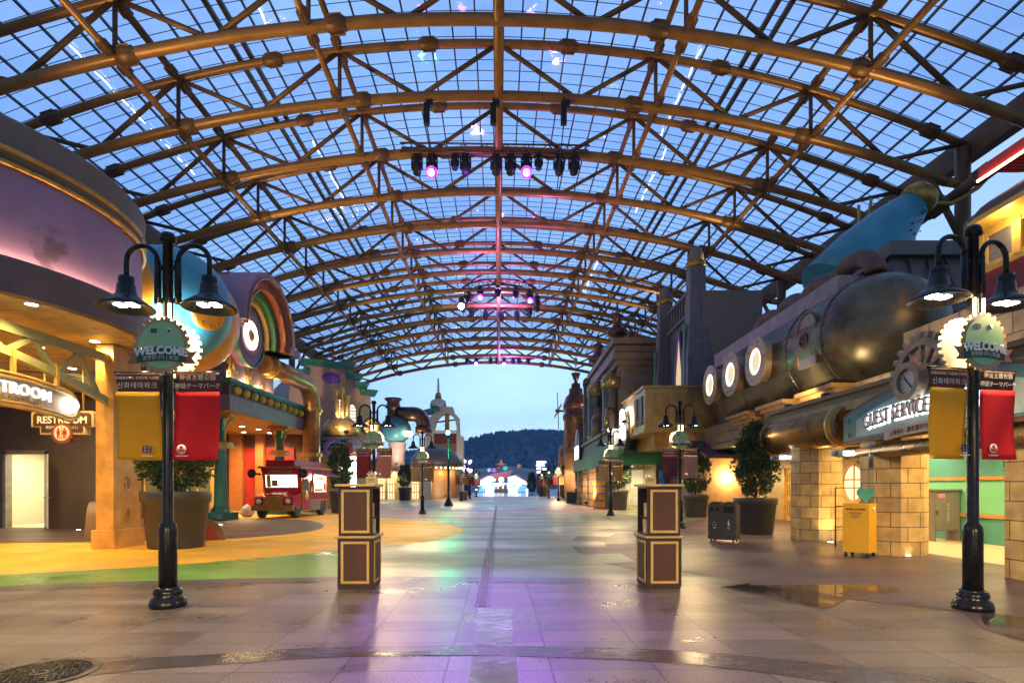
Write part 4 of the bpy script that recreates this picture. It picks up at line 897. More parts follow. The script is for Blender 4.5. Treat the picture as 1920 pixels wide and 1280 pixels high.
hp = [(-.55, 0)] + [(-.55 * math.cos(R(t)), 1.15 + .55 * math.sin(R(t))) for t in range(0, 181, 15)] + [(.55, 0)]
q = MB(); q.prism(hp, -.6, 0, T); hd = q.build("hatch", mat("hatch_grey", (.26, .22, .20), .4, .5), hull, True)
q = MB(); q.tube([(p[0], p[1], 0) for p in hp], .04, 6, M=T); q.build("hatch_rim", COPPER, hd, True)
q = MB(); q.torus((-.1, .85, .08), .22, .03, 20, 6, T)
for k in range(3): a = R(60 * k); q.tube([(-.1 + .22 * math.cos(a), .85 + .22 * math.sin(a), .08), (-.1 - .22 * math.cos(a), .85 - .22 * math.sin(a), .08)], .02, 6, M=T)
q.build("hatch_wheel", COPPER, hd, True)
q = MB(); q.bb((9.95, 17.4, 7.30), (12.4, 28.0, 7.95)); q.build("deck_strip", mat("deck_lilac", (.30, .24, .30), .5, var=.3, scale=2), hull, True)
for i, y in enumerate((18.2, 20.2, 22.2, 24.2)):
    q = MB(); q.tube([(10.9, y + 1.15 * math.cos(R(t)), 7.85 + .8 * math.sin(R(t))) for t in range(0, 181, 12)], .29, 14); q.build("hose_arch", mat("rust_hose", (.13, .07, .05), .55, var=.35), hull, True)
# grey roof block behind, with a flared ribbed eave
q = MB(); RIB = [(11.9, 7.3), (12.0, 7.5), (12.45, 7.75), (12.55, 8.25), (12.45, 8.9), (12.35, 9.0), (12.35, 9.35), (16.6, 9.35), (16.6, 7.3)]
q.prism([(p[0], p[1]) for p in RIB], 0, 9, Matrix(((1, 0, 0, 0), (0, 0, 1, 18.6), (0, 1, 0, 0), (0, 0, 0, 1))))
q.bb((11.6, 18.2, 7.1), (16.8, 28, 7.35)); q.bb((12.2, 18.3, 8.95), (16.8, 28, 9.4)); q.build("roof_block", mat("lead_grey", (.17, .15, .14), .5, .2, var=.25), gs, True)
q = MB()
for k in range(6): x = 12.9 + .62 * k; q.tube([(x, 18.56, 8.9), (x + .1, 18.5, 8.3), (x + .32, 18.45, 7.75), (x + .6, 18.3, 7.4)], .03, 6)
q.build("roof_rib", mat("dark_lead", (.06, .055, .055), .5), gs, True)
q = MB(); q.bb((10.6, 28.0, 3.5), (16.8, 29.4, 7.3)); q.build("rear_wall", TAUPE, gs, True)
# blue bottle-nose cone tipped with a gold cap
bn = thing("blue_cone", "huge blue rivet-dotted cone with gold tip poking up behind the grey roof", "ornament", W(1590, 500, 23))
a, b = W(1560, 545, 23), W(1728, 368, 23); ax = (b - a); Tm = Matrix.Translation(a) @ ax.to_track_quat('Z', 'Y').to_matrix().to_4x4(); Lc = ax.length
q = MB(); q.lathe([(1.40, 0), (1.30, Lc * .35), (1.02, Lc * .65), (.62, Lc * .9)], 40, (0, 0, 0), Tm)
random.seed(3); q.cur = 1
for k in range(46):
    f = random.uniform(.3, .85); an = R(random.choice([-100, -80, -60, 200, 230]) + random.uniform(-14, 14)); rr = 1.42 - .78 * f ** 1.7
    q.sphere(Tm @ Vector((rr * math.cos(an), rr * math.sin(an), Lc * f)), .035, 6, 4)
q.build("cone_shell", [BLUE, MATTE], bn, True)
q = MB(); q.lathe([(.66, Lc * .89), (.68, Lc * .99), (.62, Lc * 1.02), (.35, Lc * 1.02), (.3, Lc * .98)], 28, (0, 0, 0), Tm); q.build("gold_cap", GOLD, bn, True)
q = MB(); q.tube([(b + Vector(v)) for v in ((.1, 0, -.3), (1.2, 0, -.3), (2.2, -.1, .3), (3.0, -.2, 1.2))], .09, 8); q.build("curled_wire", GOLD, bn, True)
lamp("cone_spot", 'SPOT', tuple(W(1700, 540, 20.5)), 800, (.85, 1, .92), None, .1, None, 70); aim(bpy.data.objects["cone_spot"], a + ax * .55)
net = thing("rope_net", "small rope cargo net strung between crooked poles beside the blue cone", "rope net", W(1625, 430, 23.5))
q = MB(); pl = [W(1608, 440, 23.5), W(1632, 372, 23.5), W(1668, 378, 23.5), W(1640, 425, 23.5)]
for p0, p1 in ((W(1612, 500, 23.5), W(1610, 385, 23.5)), (W(1622, 440, 23.5), W(1634, 372, 23.5)), (W(1650, 420, 23.5), W(1670, 376, 23.5))): q.tube([p0, p1], .06, 6)
q.build("poles", GOLDP, net, True)
q = MB()
for k in range(12): 
    t = k / 11; q.tube([W(1624 + 8 * t, 430 - 48 * t, 23.5), W(1655 + 12 * t, 415 - 34 * t, 23.5)], .022, 5)
q.build("ropes", mat("rope", (.35, .2, .08), .8), net, True)
# red and yellow tram car on the roof
tm = thing("tram_car", "red and yellow vintage tram car raised on the stone wall, dark rounded roof", "tram car", (11.9, 11, 5.3))
def tb(a, b): q = MB(); q.bb(a, b); return q
tb((11.0, 7.5, 5.35), (13.2, 13.5, 6.42)).build("red_body", mat("tram_red", (.26, .012, .012), .4, var=.15), tm, True)
tb((10.95, 7.4, 6.42), (13.2, 13.55, 6.52)).build("sill", GOLDP, tm, True)
TY = mat("tram_yellow", (.60, .40, .09), .45, var=.1)
q = MB(); q.bb((11.1, 7.5, 6.52), (13.1, 13.4, 6.68)); q.bb((11.1, 7.5, 7.3), (13.1, 13.4, 7.5))
for k in range(7): q.bb((11.08, 7.5 + .98 * k, 6.6), (11.2, 7.72 + .98 * k, 7.4))
for x in (11.1, 12.1, 13.0): q.bb((x, 13.3, 6.6), (x + .12, 13.42, 7.4))
q.build("window_posts", TY, tm, True)
for k in range(6): q = MB(); q.bb((11.14, 7.72 + .98 * k, 6.64), (11.17, 8.48 + .98 * k, 7.34)); q.build("window", mat("dusky_glass", (.17, .16, .17), .12), tm, True)
q = MB(); q.bb((11.3, 13.28, 6.6), (12.9, 13.31, 7.4)); q.build("window", mat("dusky_glass", (.17, .16, .17), .12), tm, True)
def rr_(h, z, y1): 
    return [(10.62 + (1 - math.cos(t)) * 0, 0, 0) for t in (0,)]
rpl = [(10.6, 7.4)] + [(10.6, 13.0)] + [(10.6 + 1.5 * (1 - math.cos(R(t))), 13.0 + 1.2 * math.sin(R(t))) for t in range(15, 91, 15)] + [(13.6, 14.2), (13.6, 7.4)]
q = MB(); q.prism(rpl, 7.5, 7.62); q.build("eave", TY, tm, True)
q = MB(); q.prism([(x - .02, y) for x, y in rpl], 7.62, 7.70); q.loft([[(12.1 + (x - 12.1) * f, y if y < 8 else 7.4 + (y - 7.4) * (1 - (1 - f) * .35), 7.70 + h) for x, y in rpl] for f, h in ((.98, 0), (.9, .2), (.7, .4), (.35, .55))], True, True, True); q.build("roof", mat("tram_roof", (.085, .06, .06), .5), tm, True)
for y in (8.5, 10.5, 12.5): lamp("tram_light", 'POINT', (10.85, y, 7.25), 14, AMBER, None, .1)
aw = thing("red_neon_canopy", "red fluted awning with a glowing edge above the tram car", "awning", (11.8, 10, 8.8))
q = MB()
for k in range(40): q.box((11.6, 8.0 + .14 * k, 8.95), (.9, .09, .06), Matrix.Identity(4)); 
q.bb((11.2, 7.9, 8.98), (12.4, 13.6, 9.06)); q.bb((11.14, 7.9, 8.78), (11.22, 13.6, 9.08)); q.build("fluted_canopy", mat("canopy_red", (.42, .04, .02), .45), aw, True)
q = MB(); q.bb((11.10, 7.9, 8.74), (11.14, 13.6, 8.78)); q.build("light_strip", glow("canopy_strip", (1, .35, .2), 14), aw, True)
q = MB(); q.bb((11.9, 8.2, 7.9), (12.05, 13, 9.0)); q.build("support", BRONZE_D, aw, True)
q = MB(); ta, tz = W(1722, 416, 24), W(1935, 258, 21.5); q.tube([ta, tz], .2, 10); bulb(q, ta.lerp(tz, .18), tz - ta, .19, 1.0); bulb(q, ta.lerp(tz, .6), tz - ta, .19, 1.0); tag(q.build("tie_rod", BRONZE_D), "thick bronze tie rod with an onion joint rising beside the red awning", "tie rod")
# ------------------------------------------------------------------ GUEST SERVICE CENTER sign
sgn = thing("guest_service_sign", "arched teal sign with backlit GUEST SERVICE CENTER lettering on a bronze beam", "sign", (7.80, 10.5, 2.47))
def stop_(x): return 1.05 - .055 * x * x
def sbot(x): return .09 - .004 * x * x
def arch(x): return .52 - .034 * x * x
SX = Matrix(((0, 0, -1, 0), (-1, 0, 0, 0), (0, 1, 0, 0), (0, 0, 0, 1)))      # faces the street, reads left to right
xs_ = [-2.9 + 5.8 * k / 28 for k in range(29)]
def band(top, bot, z0, z1, nm, m_):
    q = MB(); q.prism([(x, top(x)) for x in xs_] + [(x, bot(x)) for x in xs_[::-1]], z0, z1, SX); return q.build(nm, m_, sgn)
band(lambda x: stop_(x) + .07, lambda x: sbot(x) - .08, -.22, 0, "frame", mat("sign_rust_frame", (.18, .075, .05), .5, .3))
xs_ = [-2.84 + 5.68 * k / 28 for k in range(29)]
band(stop_, sbot, .002, .014, "board", mat("sign_teal", (.075, .19, .20), .45, var=.12))
xs_ = [-2.35 + 4.7 * k / 24 for k in range(25)]
band(lambda x: stop_(x) - .14 - .02 * x * x, lambda x: sbot(x) + .05, .016, .03, "inner_panel", mat("sign_grey", (.34, .42, .43), .4))
def fit(o_, w_): 
    xs = [v.co.y for v in o_.data.vertices]; return
TM = SX @ Matrix.Translation((-.45, 0, .045)); bend_ = lambda x: arch(x - .45)
text("glow_letters", "GUEST SERVICE CENTER", .42, glow("letter_halo", (.88, .97, 1), 4.0), TM, sgn, .004, bold=.026, xs=.60, spacing=1.12, bend=bend_)
text("letters", "GUEST SERVICE CENTER", .42, mat("letter_bronze", (.16, .11, .09), .45), SX @ Matrix.Translation((-.45, 0, .09)), sgn, .03, xs=.60, spacing=1.12, bend=bend_)
q = MB(); xs_ = [-1.25 + 2.9 * k / 20 for k in range(21)]
def rib_(x): return .13 - .05 * x * x
q.prism([(x, rib_(x) + .10) for x in xs_] + [(x, rib_(x) - .10) for x in xs_[::-1]], .03, .12, SX); q.build("ribbon", mat("ribbon_pink", (.42, .35, .32), .5), sgn)
text("small_letters", "고객센터 · 游客服务中心 · ゲストサービスセンター", .115, mat("ink_brown", (.06, .03, .02), .6), SX @ Matrix.Translation((.2, 0, .125)), sgn, .003, bend=rib_)
gx = -.42
TG = SX @ Matrix.Translation((gx, 1.02, .16))
q = MB(); q.ring(.36, .24, -.1, .1, 40, TG); dlg = q.build("gauge", mat("gauge_rim", (.32, .22, .15), .4, .4), sgn)
q = MB(); q.prism([(.25 * math.cos(R(12 * k)), .25 * math.sin(R(12 * k))) for k in range(30)], .0, .03, TG); q.build("dial", mat("dial_white", (.62, .60, .60), .3), dlg)
q = MB(); q.tube([(-.12, .10, .04), (.10, -.14, .04)], .012, 6, M=TG)
for k in range(9): a = R(20 + 28 * k); q.box((.2 * math.cos(a), .2 * math.sin(a), .035), (.02, .02, .008), TG)
q.build("needle", MATTE, dlg)
q = MB(); T2 = SX @ Matrix.Translation((gx, 1.12, -.06)); q.ring(.72, .58, -.06, .06, 40, T2, 0, 180)
for k in range(13): a = R(15 * k); q.box((0, 0, 0), (.14, .09, .12), T2 @ Matrix.Rotation(a, 4, 'Z') @ Matrix.Translation((.77, 0, 0)))
for k in range(7): a = R(30 * k); q.box((0, 0, 0), (.35, .07, .08), T2 @ Matrix.Rotation(a, 4, 'Z') @ Matrix.Translation((.44, 0, 0)))
q.build("half_gear", mat("gear_tan", (.36, .25, .18), .45, .3), sgn)
for x in (-2.68, 2.68):
    for y in (-.1, .22): q = MB(); q.lathe([(.06, .01), (.06, .04), (0, .04)], 6, (x, .30 + y, 0), SX, sharp=True); q.build("bolt", TEAL, sgn)
q = MB(); q.tube([(0, 2.9, -.62), (0, -2.9, -.62)], .16, 12, M=Matrix.Translation((.14, 0, .40))); q.build("beam", PB, sgn)
for y in (-1.9, 1.9): q = MB(); q.lathe([(.11, -.25), (.11, .25)], 12, (.1, y, -.33)); q.build("bracket", STEEL, sgn)
def tube_sign(name, s, loc, w_, label):
    t = thing(name, label, "sign", loc)
    q = MB(); q.tube([(-w_ / 2, 0, 0), (w_ / 2, 0, 0)], .085, 14); q.build("tube", mat("frosted_tube", (.42, .44, .48), .25), t)
    q = MB(); q.tube([(-w_ / 2 - .12, 0, 0), (-w_ / 2, 0, 0)], .06, 12); q.tube([(w_ / 2, 0, 0), (w_ / 2 + .08, 0, 0)], .1, 12); q.tube([(w_ / 2 + .02, 0, .0), (w_ / 2 + .35, .3, .12)], .03, 8); q.build("end_caps", STEEL, t)
    text("letters", s, .13, glow("tube_letters", (1, 1, 1), 5), FM @ Matrix.Translation((0, 0, .09)), t, .004, bold=.008, xs=min(1.0, w_ / (len(s) * .098)))
tube_sign("lost_found_sign", "LOST & FOUND", W(1479, 858, 16.4), .78, "small glowing tube sign reading LOST & FOUND beside the farther stone pillar")
tube_sign("missing_children_sign", "MISSING CHILDREN", W(1601, 850, 13.0), .80, "small glowing tube sign reading MISSING CHILDREN above the yellow cabinet")
# grey utility cabinet inside the lobby, framed notices
cab = thing("utility_cabinet", "grey steel utility cabinet on short legs against the green lobby wall", "cabinet", (11.75, 15.6, 0), R(8))
q = MB(); q.bb((-.40, -.2, .28), (.40, .2, 1.36)); q.bb((-.43, -.24, 1.36), (.43, .22, 1.41)); 
for sx in (-.37, .37): q.bb((sx - .03, -.2, 0), (sx + .03, .2, .28))
q.build("body", mat("cabinet_grey", (.16, .145, .13), .45, var=.1), cab)
q = MB(); q.bb((-.36, -.215, .32), (.36, -.203, 1.32)); cd_ = q.build("door", mat("cabinet_grey2", (.18, .165, .145), .42, var=.1), cab)
q = MB(); q.bb((-.34, -.225, .72), (-.31, -.216, .84)); q.build("handle", MATTE, cd_)
q = MB(); q.bb((-.26, -.222, 1.20), (-.10, -.216, 1.28)); q.build("red_light", glow("red_display", (1, .05, .04), 3), cab)
text("letters", "옥\n내\n소\n화\n전", .1, mat("pale_letters", (.5, .48, .44), .5), face((.02, -.217, .78), 0, -1), cab, .002)
for y, z, w_, nm in ((13.0, 1.35, .55, "cream framed notice hanging on the green lobby wall"), (13.0, 2.05, .18, "small white pictogram plate nearest the notice on the dark green wall"), (13.5, 2.05, .18, "small white pictogram plate in the middle of the dark green wall"), (14.0, 2.05, .18, "small white pictogram plate nearest the grey cabinet")):
    o = thing("wall_notice", nm, "notice", (XW - .03, y, z)); T = face((0, 0, 0), -1, 0); h = w_ * (.9 if w_ > .3 else 1.35)
    q = MB(); q.box((0, 0, 0), (w_, h, .03), T); q.build("frame", MATTE if w_ > .3 else WHITE, o)
    q = MB(); q.box((0, 0, .018), (w_ * .9, h * .9, .01), T); q.build("sheet", CREAM if w_ > .3 else GREEN, o)
    q = MB(); 
    if w_ < .3: q.lathe([(.02, .0), (.02, .005)], 8, (0, .07, .024), T); q.box((0, 0, .026), (.045, .09, .006), T); q.box((0, -.075, .026), (.03, .07, .006), T)
    else: q.box((.05, -.05, .026), (w_ * .4, .02, .006), T); q.box((.05, -.1, .026), (w_ * .4, .015, .006), T); q.lathe([(.035, 0), (.035, .005)], 10, (.05, .07, .024), T)
    q.build("mark", WHITE if w_ < .3 else MATTE, o)
# ------------------------------------------------------------------ lilac castle block and the gold balcony shop
lc = thing("lilac_castle", "tall lilac plaster block with two pointed posts and gold collared caps", "building", (11.5, 33, 0))
LIL = mat("lilac_plaster", (.22, .175, .165), .6, var=.1)
q = MB(); q.bb((10.05, 30.0, 0), (13.2, 37.5, 11.85)); q.build("wall", LIL, lc, True)
for y in (30.5, 36.7):
    q = MB(); q.loft([[(9.85 + sx * w_, y + sy * w_, z) for sx, sy in ((-1, -1), (1, -1), (1, 1), (-1, 1))] for z, w_ in ((6.4, .62), (8.5, .60), (10.5, .46), (12.2, .40), (13.2, .40))], True, True, False); po_ = q.build("post", mat("violet_post", (.15, .14, .18), .5), lc, True)
    q = MB(); q.lathe([(.46, 13.2), (.52, 13.3), (.50, 13.5), (.40, 13.55)], 20, (9.85, y, 0)); q.build("collar", GOLD, po_, True)
    q = MB(); q.lathe([(.42, 13.5), (.40, 13.9), (.25, 14.25), (0, 14.4)], 20, (9.85, y, 0)); q.build("cap", mat("stone_cap", (.22, .19, .17), .6), po_, True)
    q = MB(); q.bb((9.2, y - .16, 6.7), (9.27, y + .16, 10.2)); q.build("teal_inlay", TEAL, po_, True)
q = MB(); q.bb((9.95, 31.2, 6.4), (10.06, 36.0, 12.3)); q.build("side_panel", mat("slate_panel", (.05, .07, .09), .5), lc, True)
T = face((9.9, 33.6, 6.4), -1, 0)
op = [(-.75, 0), (.75, 0), (.75, 1.6), (.35, 3.2), (.12, 4.2), (-.12, 4.2), (-.35, 3.2), (-.75, 1.6)]
q = MB(); q.prism(op, -.03, .03, T); q.build("lit_niche", mat("niche_cream", (.50, .42, .30), .5, emit=(1, .7, .35), es=.35), lc, True)
q = MB(); q.tube([(p[0], p[1], .04) for p in op[1:] + op[:1]], .09, 6, M=T); q.build("niche_frame", mat("violet_frame", (.22, .12, .42), .4), lc, True)
q = MB()
for k in range(9): q.bb((9.86, 31.3 + .55 * k, 11.2), (9.96, 31.42 + .55 * k, 12.3))
q.bb((9.8, 31.1, 12.3), (10.0, 36.1, 12.5)); q.bb((9.8, 31.1, 11.05), (10.0, 36.1, 11.2)); q.build("railing", mat("violet_post", (.15, .14, .18), .5), lc, True)
sh = thing("gold_balcony_shop", "shop with gilded box balcony, glowing arch, green awning fascia and striped pillars", "building", (8.5, 36, 0))
GB = mat("gilt_panel", (.44, .29, .10), .38, .45, var=.18, scale=1.2, rvar=.06)
q = MB(); q.bb((6.9, 29.5, 4.43), (12.6, 35.2, 6.62)); q.bb((6.8, 29.4, 6.62), (12.7, 35.3, 6.74)); q.bb((6.82, 29.42, 4.35), (12.7, 35.3, 4.5)); q.build("balcony", GB, sh, True)
q = MB()
for y in (30.0, 31.2): q.bb((6.84, y, 4.8), (6.9, y + .7, 6.3))
q.build("dark_panel", mat("panel_dark_brown", (.10, .07, .05), .5), sh, True)  # dark brown panels on the side of the balcony
T = face((6.86, 33.6, 4.45), -1, 0); q = MB(); q.torus((0, .55, .0), 1.15, .07, 28, 6, T, 0, 180); q.build("arch_light", glow("arch_glow", (1, .72, .4), 9), sh, True)
q = MB(); q.prism([(1.1 * math.cos(R(10 * k)), .55 + 1.1 * math.sin(R(10 * k))) for k in range(19)] + [(-1.1, 0), (1.1, 0)], 0.0, .02, T); q.build("arch_panel", mat("arch_amber", (.45, .24, .08), .5), sh, True)
q = MB(); q.bb((7.6, 30.4, 3.6), (12.6, 37.0, 4.35)); q.build("amber_frieze", mat("amber_frieze", (.52, .28, .06), .5), sh, True)
q = MB(); q.bb((6.0, 35.2, 3.75), (7.4, 52, 4.3)); q.bb((6.1, 35.2, 4.3), (7.4, 52, 4.9)); q.bb((5.9, 35.2, 4.9), (7.4, 52, 5.1)); q.build("stone_cornice", mat("grey_stone", (.27, .24, .21), .6, var=.2), sh, True)
GA = mat("awning_green", (.02, .20, .07), .5, var=.1)
q = MB(); q.bb((5.6, 34.4, 2.85), (9.0, 34.6, 3.75)); q.bb((5.6, 34.6, 2.85), (5.8, 52, 3.75)); q.bb((5.6, 34.6, 3.72), (9, 52, 3.76)); q.build("green_fascia", GA, sh, True)
q = MB(); q.bb((6.6, 37.2, 0), (9.6, 37.4, 3.72)); q.bb((8.6, 34.8, 0), (8.8, 37.2, 3.72)); q.build("shopfront", mat("shop_cream", (.58, .52, .38), .5), sh, True)
for x in (6.9, 7.8): q = MB(); q.bb((x, 37.14, .3), (x + .75, 37.195, 2.6)); q.build("shop_window", mat("shop_glass_lit", (.20, .22, .17), .1, emit=(1, .8, .5), es=.25), sh, True)
STR = brick_mat("striped_pillar", (.55, .27, .04), (.50, .24, .04), (.16, .12, .22), 3.0, .52, .07, .5)
for y in (40.6, 44.0, 47.5, 51.0): q = MB(); q.rbox((6.35, y, 1.43), (.95, .9, 2.85), .08); q.build("striped_pillar", STR, sh, True)
q = MB(); q.bb((6.6, 39.0, 0), (7.2, 52, 2.85)); q.build("street_wall", mat("olive_wall", (.09, .10, .07), .5), sh, True)
for p in ((6.3, 36.0, 2.8), (7.6, 36.0, 2.8), (6.2, 42.3, 2.8), (6.2, 45.8, 2.8)): downlight(sh, p, .08, 90, WARM, 150)
lamp("frieze_light", 'AREA', (9.6, 29.9, 3.5), 90, AMBER, None, .8, (R(-60), 0, 0))
q = MB(); q.bb((9.6, 29.6, 0), (13.4, 29.9, 4.4)); q.build("tan_wall", mat("tan_wall", (.34, .21, .10), .6, var=.12), sh, True)
q = MB(); q.prism([(27.0, 2.85), (27.0, 3.0), (29.6, 3.9), (29.6, 3.7)], 9.2, 12.2, Matrix(((0, 0, 1, 0), (1, 0, 0, 0), (0, 1, 0, 0), (0, 0, 0, 1)))); q.build("plum_awning", mat("plum_awning", (.10, .05, .09), .6), sh, True)
q = MB(); q.sphere((11.25, 29.5, 1.98), .13, 12, 8); q.build("wall_lamp", GL_W, sh, True); lamp("wall_lamp_light", 'POINT', (11.2, 29.2, 2.0), 120, AMBER, None, .12)
for nm, loc, r_, lbl in (("disc_sign", (6.62, 34.2, 4.85), 1.25, "round toothed metal sign with a glowing white panel on the gilded balcony"), ("disc_sign", (5.75, 50.5, 4.75), 1.75, "round toothed metal sign with a glowing panel far down by the copper boiler tower")):
    t = thing(nm, lbl, "sign", loc, 0, "round glowing signs along the right shops"); T = face((0, 0, 0), -1, 0)
    q = MB(); q.prism(gear(r_, 16, .08), -.12, .0, T); q.build("gear_disc", mat("dark_pewter", (.11, .11, .12), .35, .7), t)
    q = MB(); q.box((.0, -.12 * r_, .02), (r_ * 1.25, r_ * .62, .03), T); q.build("lit_panel", GL_COOL, t)
    q = MB(); q.lathe([(.42 * r_, .0), (.42 * r_, .04), (0, .06)], 20, (0, .62 * r_, 0), T); q.build("round_lamp", GL_W if r_ < 1.5 else STEEL, t)
ck = thing("cornice_hall", "grey lavender hall with deep stepped cornices and copper finials behind the chimneys", "building", (10, 46, 0))
LAV = mat("lavender_grey", (.21, .18, .165), .6, var=.12)
q = MB(); q.bb((7.7, 40, 3), (13.5, 52, 9.6)); q.build("wall", LAV, ck, True)
q = MB()
for j, (z, o_) in enumerate(((9.6, .15), (10.0, .4), (10.4, .7), (10.9, .55), (11.4, .75))): q.bb((7.7 - o_, 40 - o_, z), (13.5, 52 + o_, z + .42))
for j, (z, o_) in enumerate(((8.0, .2), (8.25, .4), (8.5, .25))): q.bb((8.6 - o_, 39.4 - o_, z), (13.4, 41, z + .25))
q.build("cornice", mat("umber_cornice", (.21, .15, .11), .55, var=.15), ck, True)
for (x, y, s_) in ((7.6, 41.0, 1.0), (7.5, 49.5, 1.1)):
    q = MB(); q.lathe([(.2, 11.8), (.25, 12.1), (.75 * s_, 12.4), (.8 * s_, 12.7), (.5, 12.95), (.35, 13.1), (.3, 13.5), (.55, 13.7), (.2, 14.0), (.08, 14.1), (.05, 14.8), (0, 14.8)], 20, (x, y, 0)); q.build("finial", COPPER, ck, True)
for k in range(7):
    y = 40.6 + 1.75 * k
    q = MB(); q.bb((7.45, y - .28, 5.1), (7.695, y + .28, 9.3)); q.bb((7.36, y - .36, 9.3), (7.695, y + .36, 9.58)); q.build("pilaster", mat("umber_cornice", (.21, .15, .11), .55), ck, True)
    if k < 6:
        q = MB(); q.bb((7.64, y + .5, 5.7), (7.695, y + 1.25, 8.0)); wf = q.build("window", mat("umber_cornice", (.21, .15, .11), .55), ck, True)
        q = MB(); q.bb((7.60, y + .56, 5.78), (7.635, y + 1.19, 6.8)); q.bb((7.60, y + .56, 6.88), (7.635, y + 1.19, 7.92)); q.build("pane", glow("amber_pane", (1, .62, .25), .6), wf, True)
for k in range(5):
    x = 8.9 + .95 * k
    q = MB(); q.bb((x - .2, 39.75, 5.0), (x + .2, 39.995, 8.0)); q.build("pilaster", mat("umber_cornice", (.21, .15, .11), .55), ck, True)
for z in (5.0, 4.55):
    q = MB(); q.bb((6.85, 29.4, z - .03), (6.895, 35.2, z + .03)); q.bb((6.9, 29.44, z - .03), (12.6, 29.495, z + .03)); q.build("gilt_line", GOLD, sh, True)
for k in range(5):
    q = MB(); q.bb((7.3 + 1.08 * k, 29.45, 5.15), (8.18 + 1.08 * k, 29.495, 6.35)); q.build("gilt_coffer", mat("coffer_gilt", (.36, .23, .08), .42, .4, var=.25), sh, True)
def chimney(x, y, r_, z0, z1, lbl, cap=.5):
    t = thing("chimney", lbl, "chimney", (x, y, z0), 0, "copper chimneys above the right shops")
    q = MB(); q.lathe([(r_, 0), (r_, z1 - z0)], 28, cap=False); q.build("stack", mat("gunmetal", (.10, .085, .085), .35, .75, var=.4, scale=1.6), t)
    q = MB(); q.lathe([(r_ * 1.12, z1 - z0 - r_ * .9), (r_ * 1.12, z1 - z0), (r_ * .95, z1 - z0 + r_ * .45), (r_ * .5, z1 - z0 + r_ * .75), (0, z1 - z0 + r_ * .8)], 28); q.build("cap", BRASS if r_ > .6 else COPPER, t)
    q = MB(); q.lathe([(r_ * 1.06, .1), (r_ * 1.06, r_ * .8), (r_, r_ * .82)], 28); q.build("base_band", BRASS if r_ > .6 else COPPER, t)
for (x, y, z, pw) in ((6.4, 43.9, 5.4, 60), (6.4, 50.2, 5.4, 60), (6.5, 38.8, 5.4, 50), (6.3, 56.5, 5.6, 60)): lamp("cornice_uplight", 'POINT', (x, y, z), pw, AMBER, None, .12)
q = MB(); q.lathe([(.55, 0), (.60, .1), (.60, 1.5), (.45, 1.95), (.15, 2.1), (.12, 2.6), (0, 2.6)], 24, (6.75, 44.2, 5.1)); tag(q.build("copper_tank", COPPER), "squat copper tank with domed lid between the two thick chimneys", "tank")
q = MB(); q.tube([(6.4, 38.5, 5.1), (6.4, 38.5, 6.3), (6.5, 38.9, 6.8), (6.9, 39.8, 6.9), (7.3, 40.4, 6.9)], .16, 10); tag(q.build("bent_pipe", BRASS), "thin bent brass pipe running into the thick gunmetal chimney", "pipe")
chimney(7.25, 41.0, .74, 5.1, 9.2, "thick gunmetal chimney with brass dome cap nearest the gilded balcony")
chimney(7.0, 47.0, .72, 5.1, 9.6, "brass banded chimney behind the thick gunmetal one")
chimney(7.2, 53.5, .5, 5.1, 11.4, "slim copper chimney stack beside the boiler tower")
bt = thing("boiler_tower", "tall copper boiler tower with domed top, stepped crown and funnel finial", "tower", (7.4, 66, 0))
q = MB(); q.lathe([(1.36, 0), (1.36, 3.6), (1.42, 3.7), (1.42, 5.4), (1.36, 5.5)], 36, cap=False); q.build("lower_drum", mat("rusty_wood", (.26, .12, .05), .5, var=.35, scale=1.2), bt)
q = MB(); q.lathe([(1.36, 5.5), (1.36, 9.2), (1.5, 9.3), (1.5, 9.9), (1.36, 10.0), (1.4, 10.6)], 36, cap=False); q.build("copper_drum", COPPER, bt)
q = MB(); q.lathe([(1.48, 10.6), (1.45, 11.1), (1.2, 11.9), (.8, 12.3), (.78, 12.9), (.55, 12.95), (.5, 13.5), (.2, 13.6), (.2, 13.9), (.3, 14.0), (.55, 14.7), (0, 14.7)], 36); q.build("dome_crown", COPPER, bt)
q = MB(); q.tube([(0, 0, 14.7), (0, 0, 16.9)], .05, 6); q.lathe([(.05, 0), (.28, .2), (.1, .5), (.25, .7), (0, 1.0)], 10, (0, 0, 15.6)); q.build("finial", GOLD, bt)
wm = thing("windmill", "small copper windmill with four slim blades seen edge-on beside the boiler tower", "windmill", W(1046, 770, 84))
T = face((0, 0, 0), -1, -.10)
for k in range(4):
    q = MB(); a = R(8 + 90 * k); q.box((0, 0, 0), (2.6, .38, .06), T @ Matrix.Rotation(a, 4, 'Z') @ Matrix.Translation((1.55, .12, 0))); q.build("blade", COPPER, wm)
q = MB(); q.lathe([(.3, -.2), (.35, .1), (.15, .4), (0, .45)], 14, (0, 0, 0), T); q.tube([(0, 0, -.2), (0, 0, -2.8)], .16, 8, M=T); q.build("hub", GOLD, wm)
q = MB(); q.tube([(2.6, .3, .3), (2.6, .3, -9.0)], .5, 10); q.build("post", COPPER, wm)
fs = thing("striped_shop", "distant shop with orange striped walls and rust domes on the right", "building", (9, 98, 0))
q = MB(); q.rbox((10.3, 97, 1.6), (4.4, 8, 3.2), .3); q.build("striped_wall", STR, fs, True)
q = MB(); q.bb((8.0, 92.8, 3.2), (12.6, 101, 3.8)); q.bb((8.3, 94, 3.8), (12.6, 101, 8.0)); q.build("upper_block", mat("rust_block", (.19, .11, .08), .5, var=.3), fs, True)
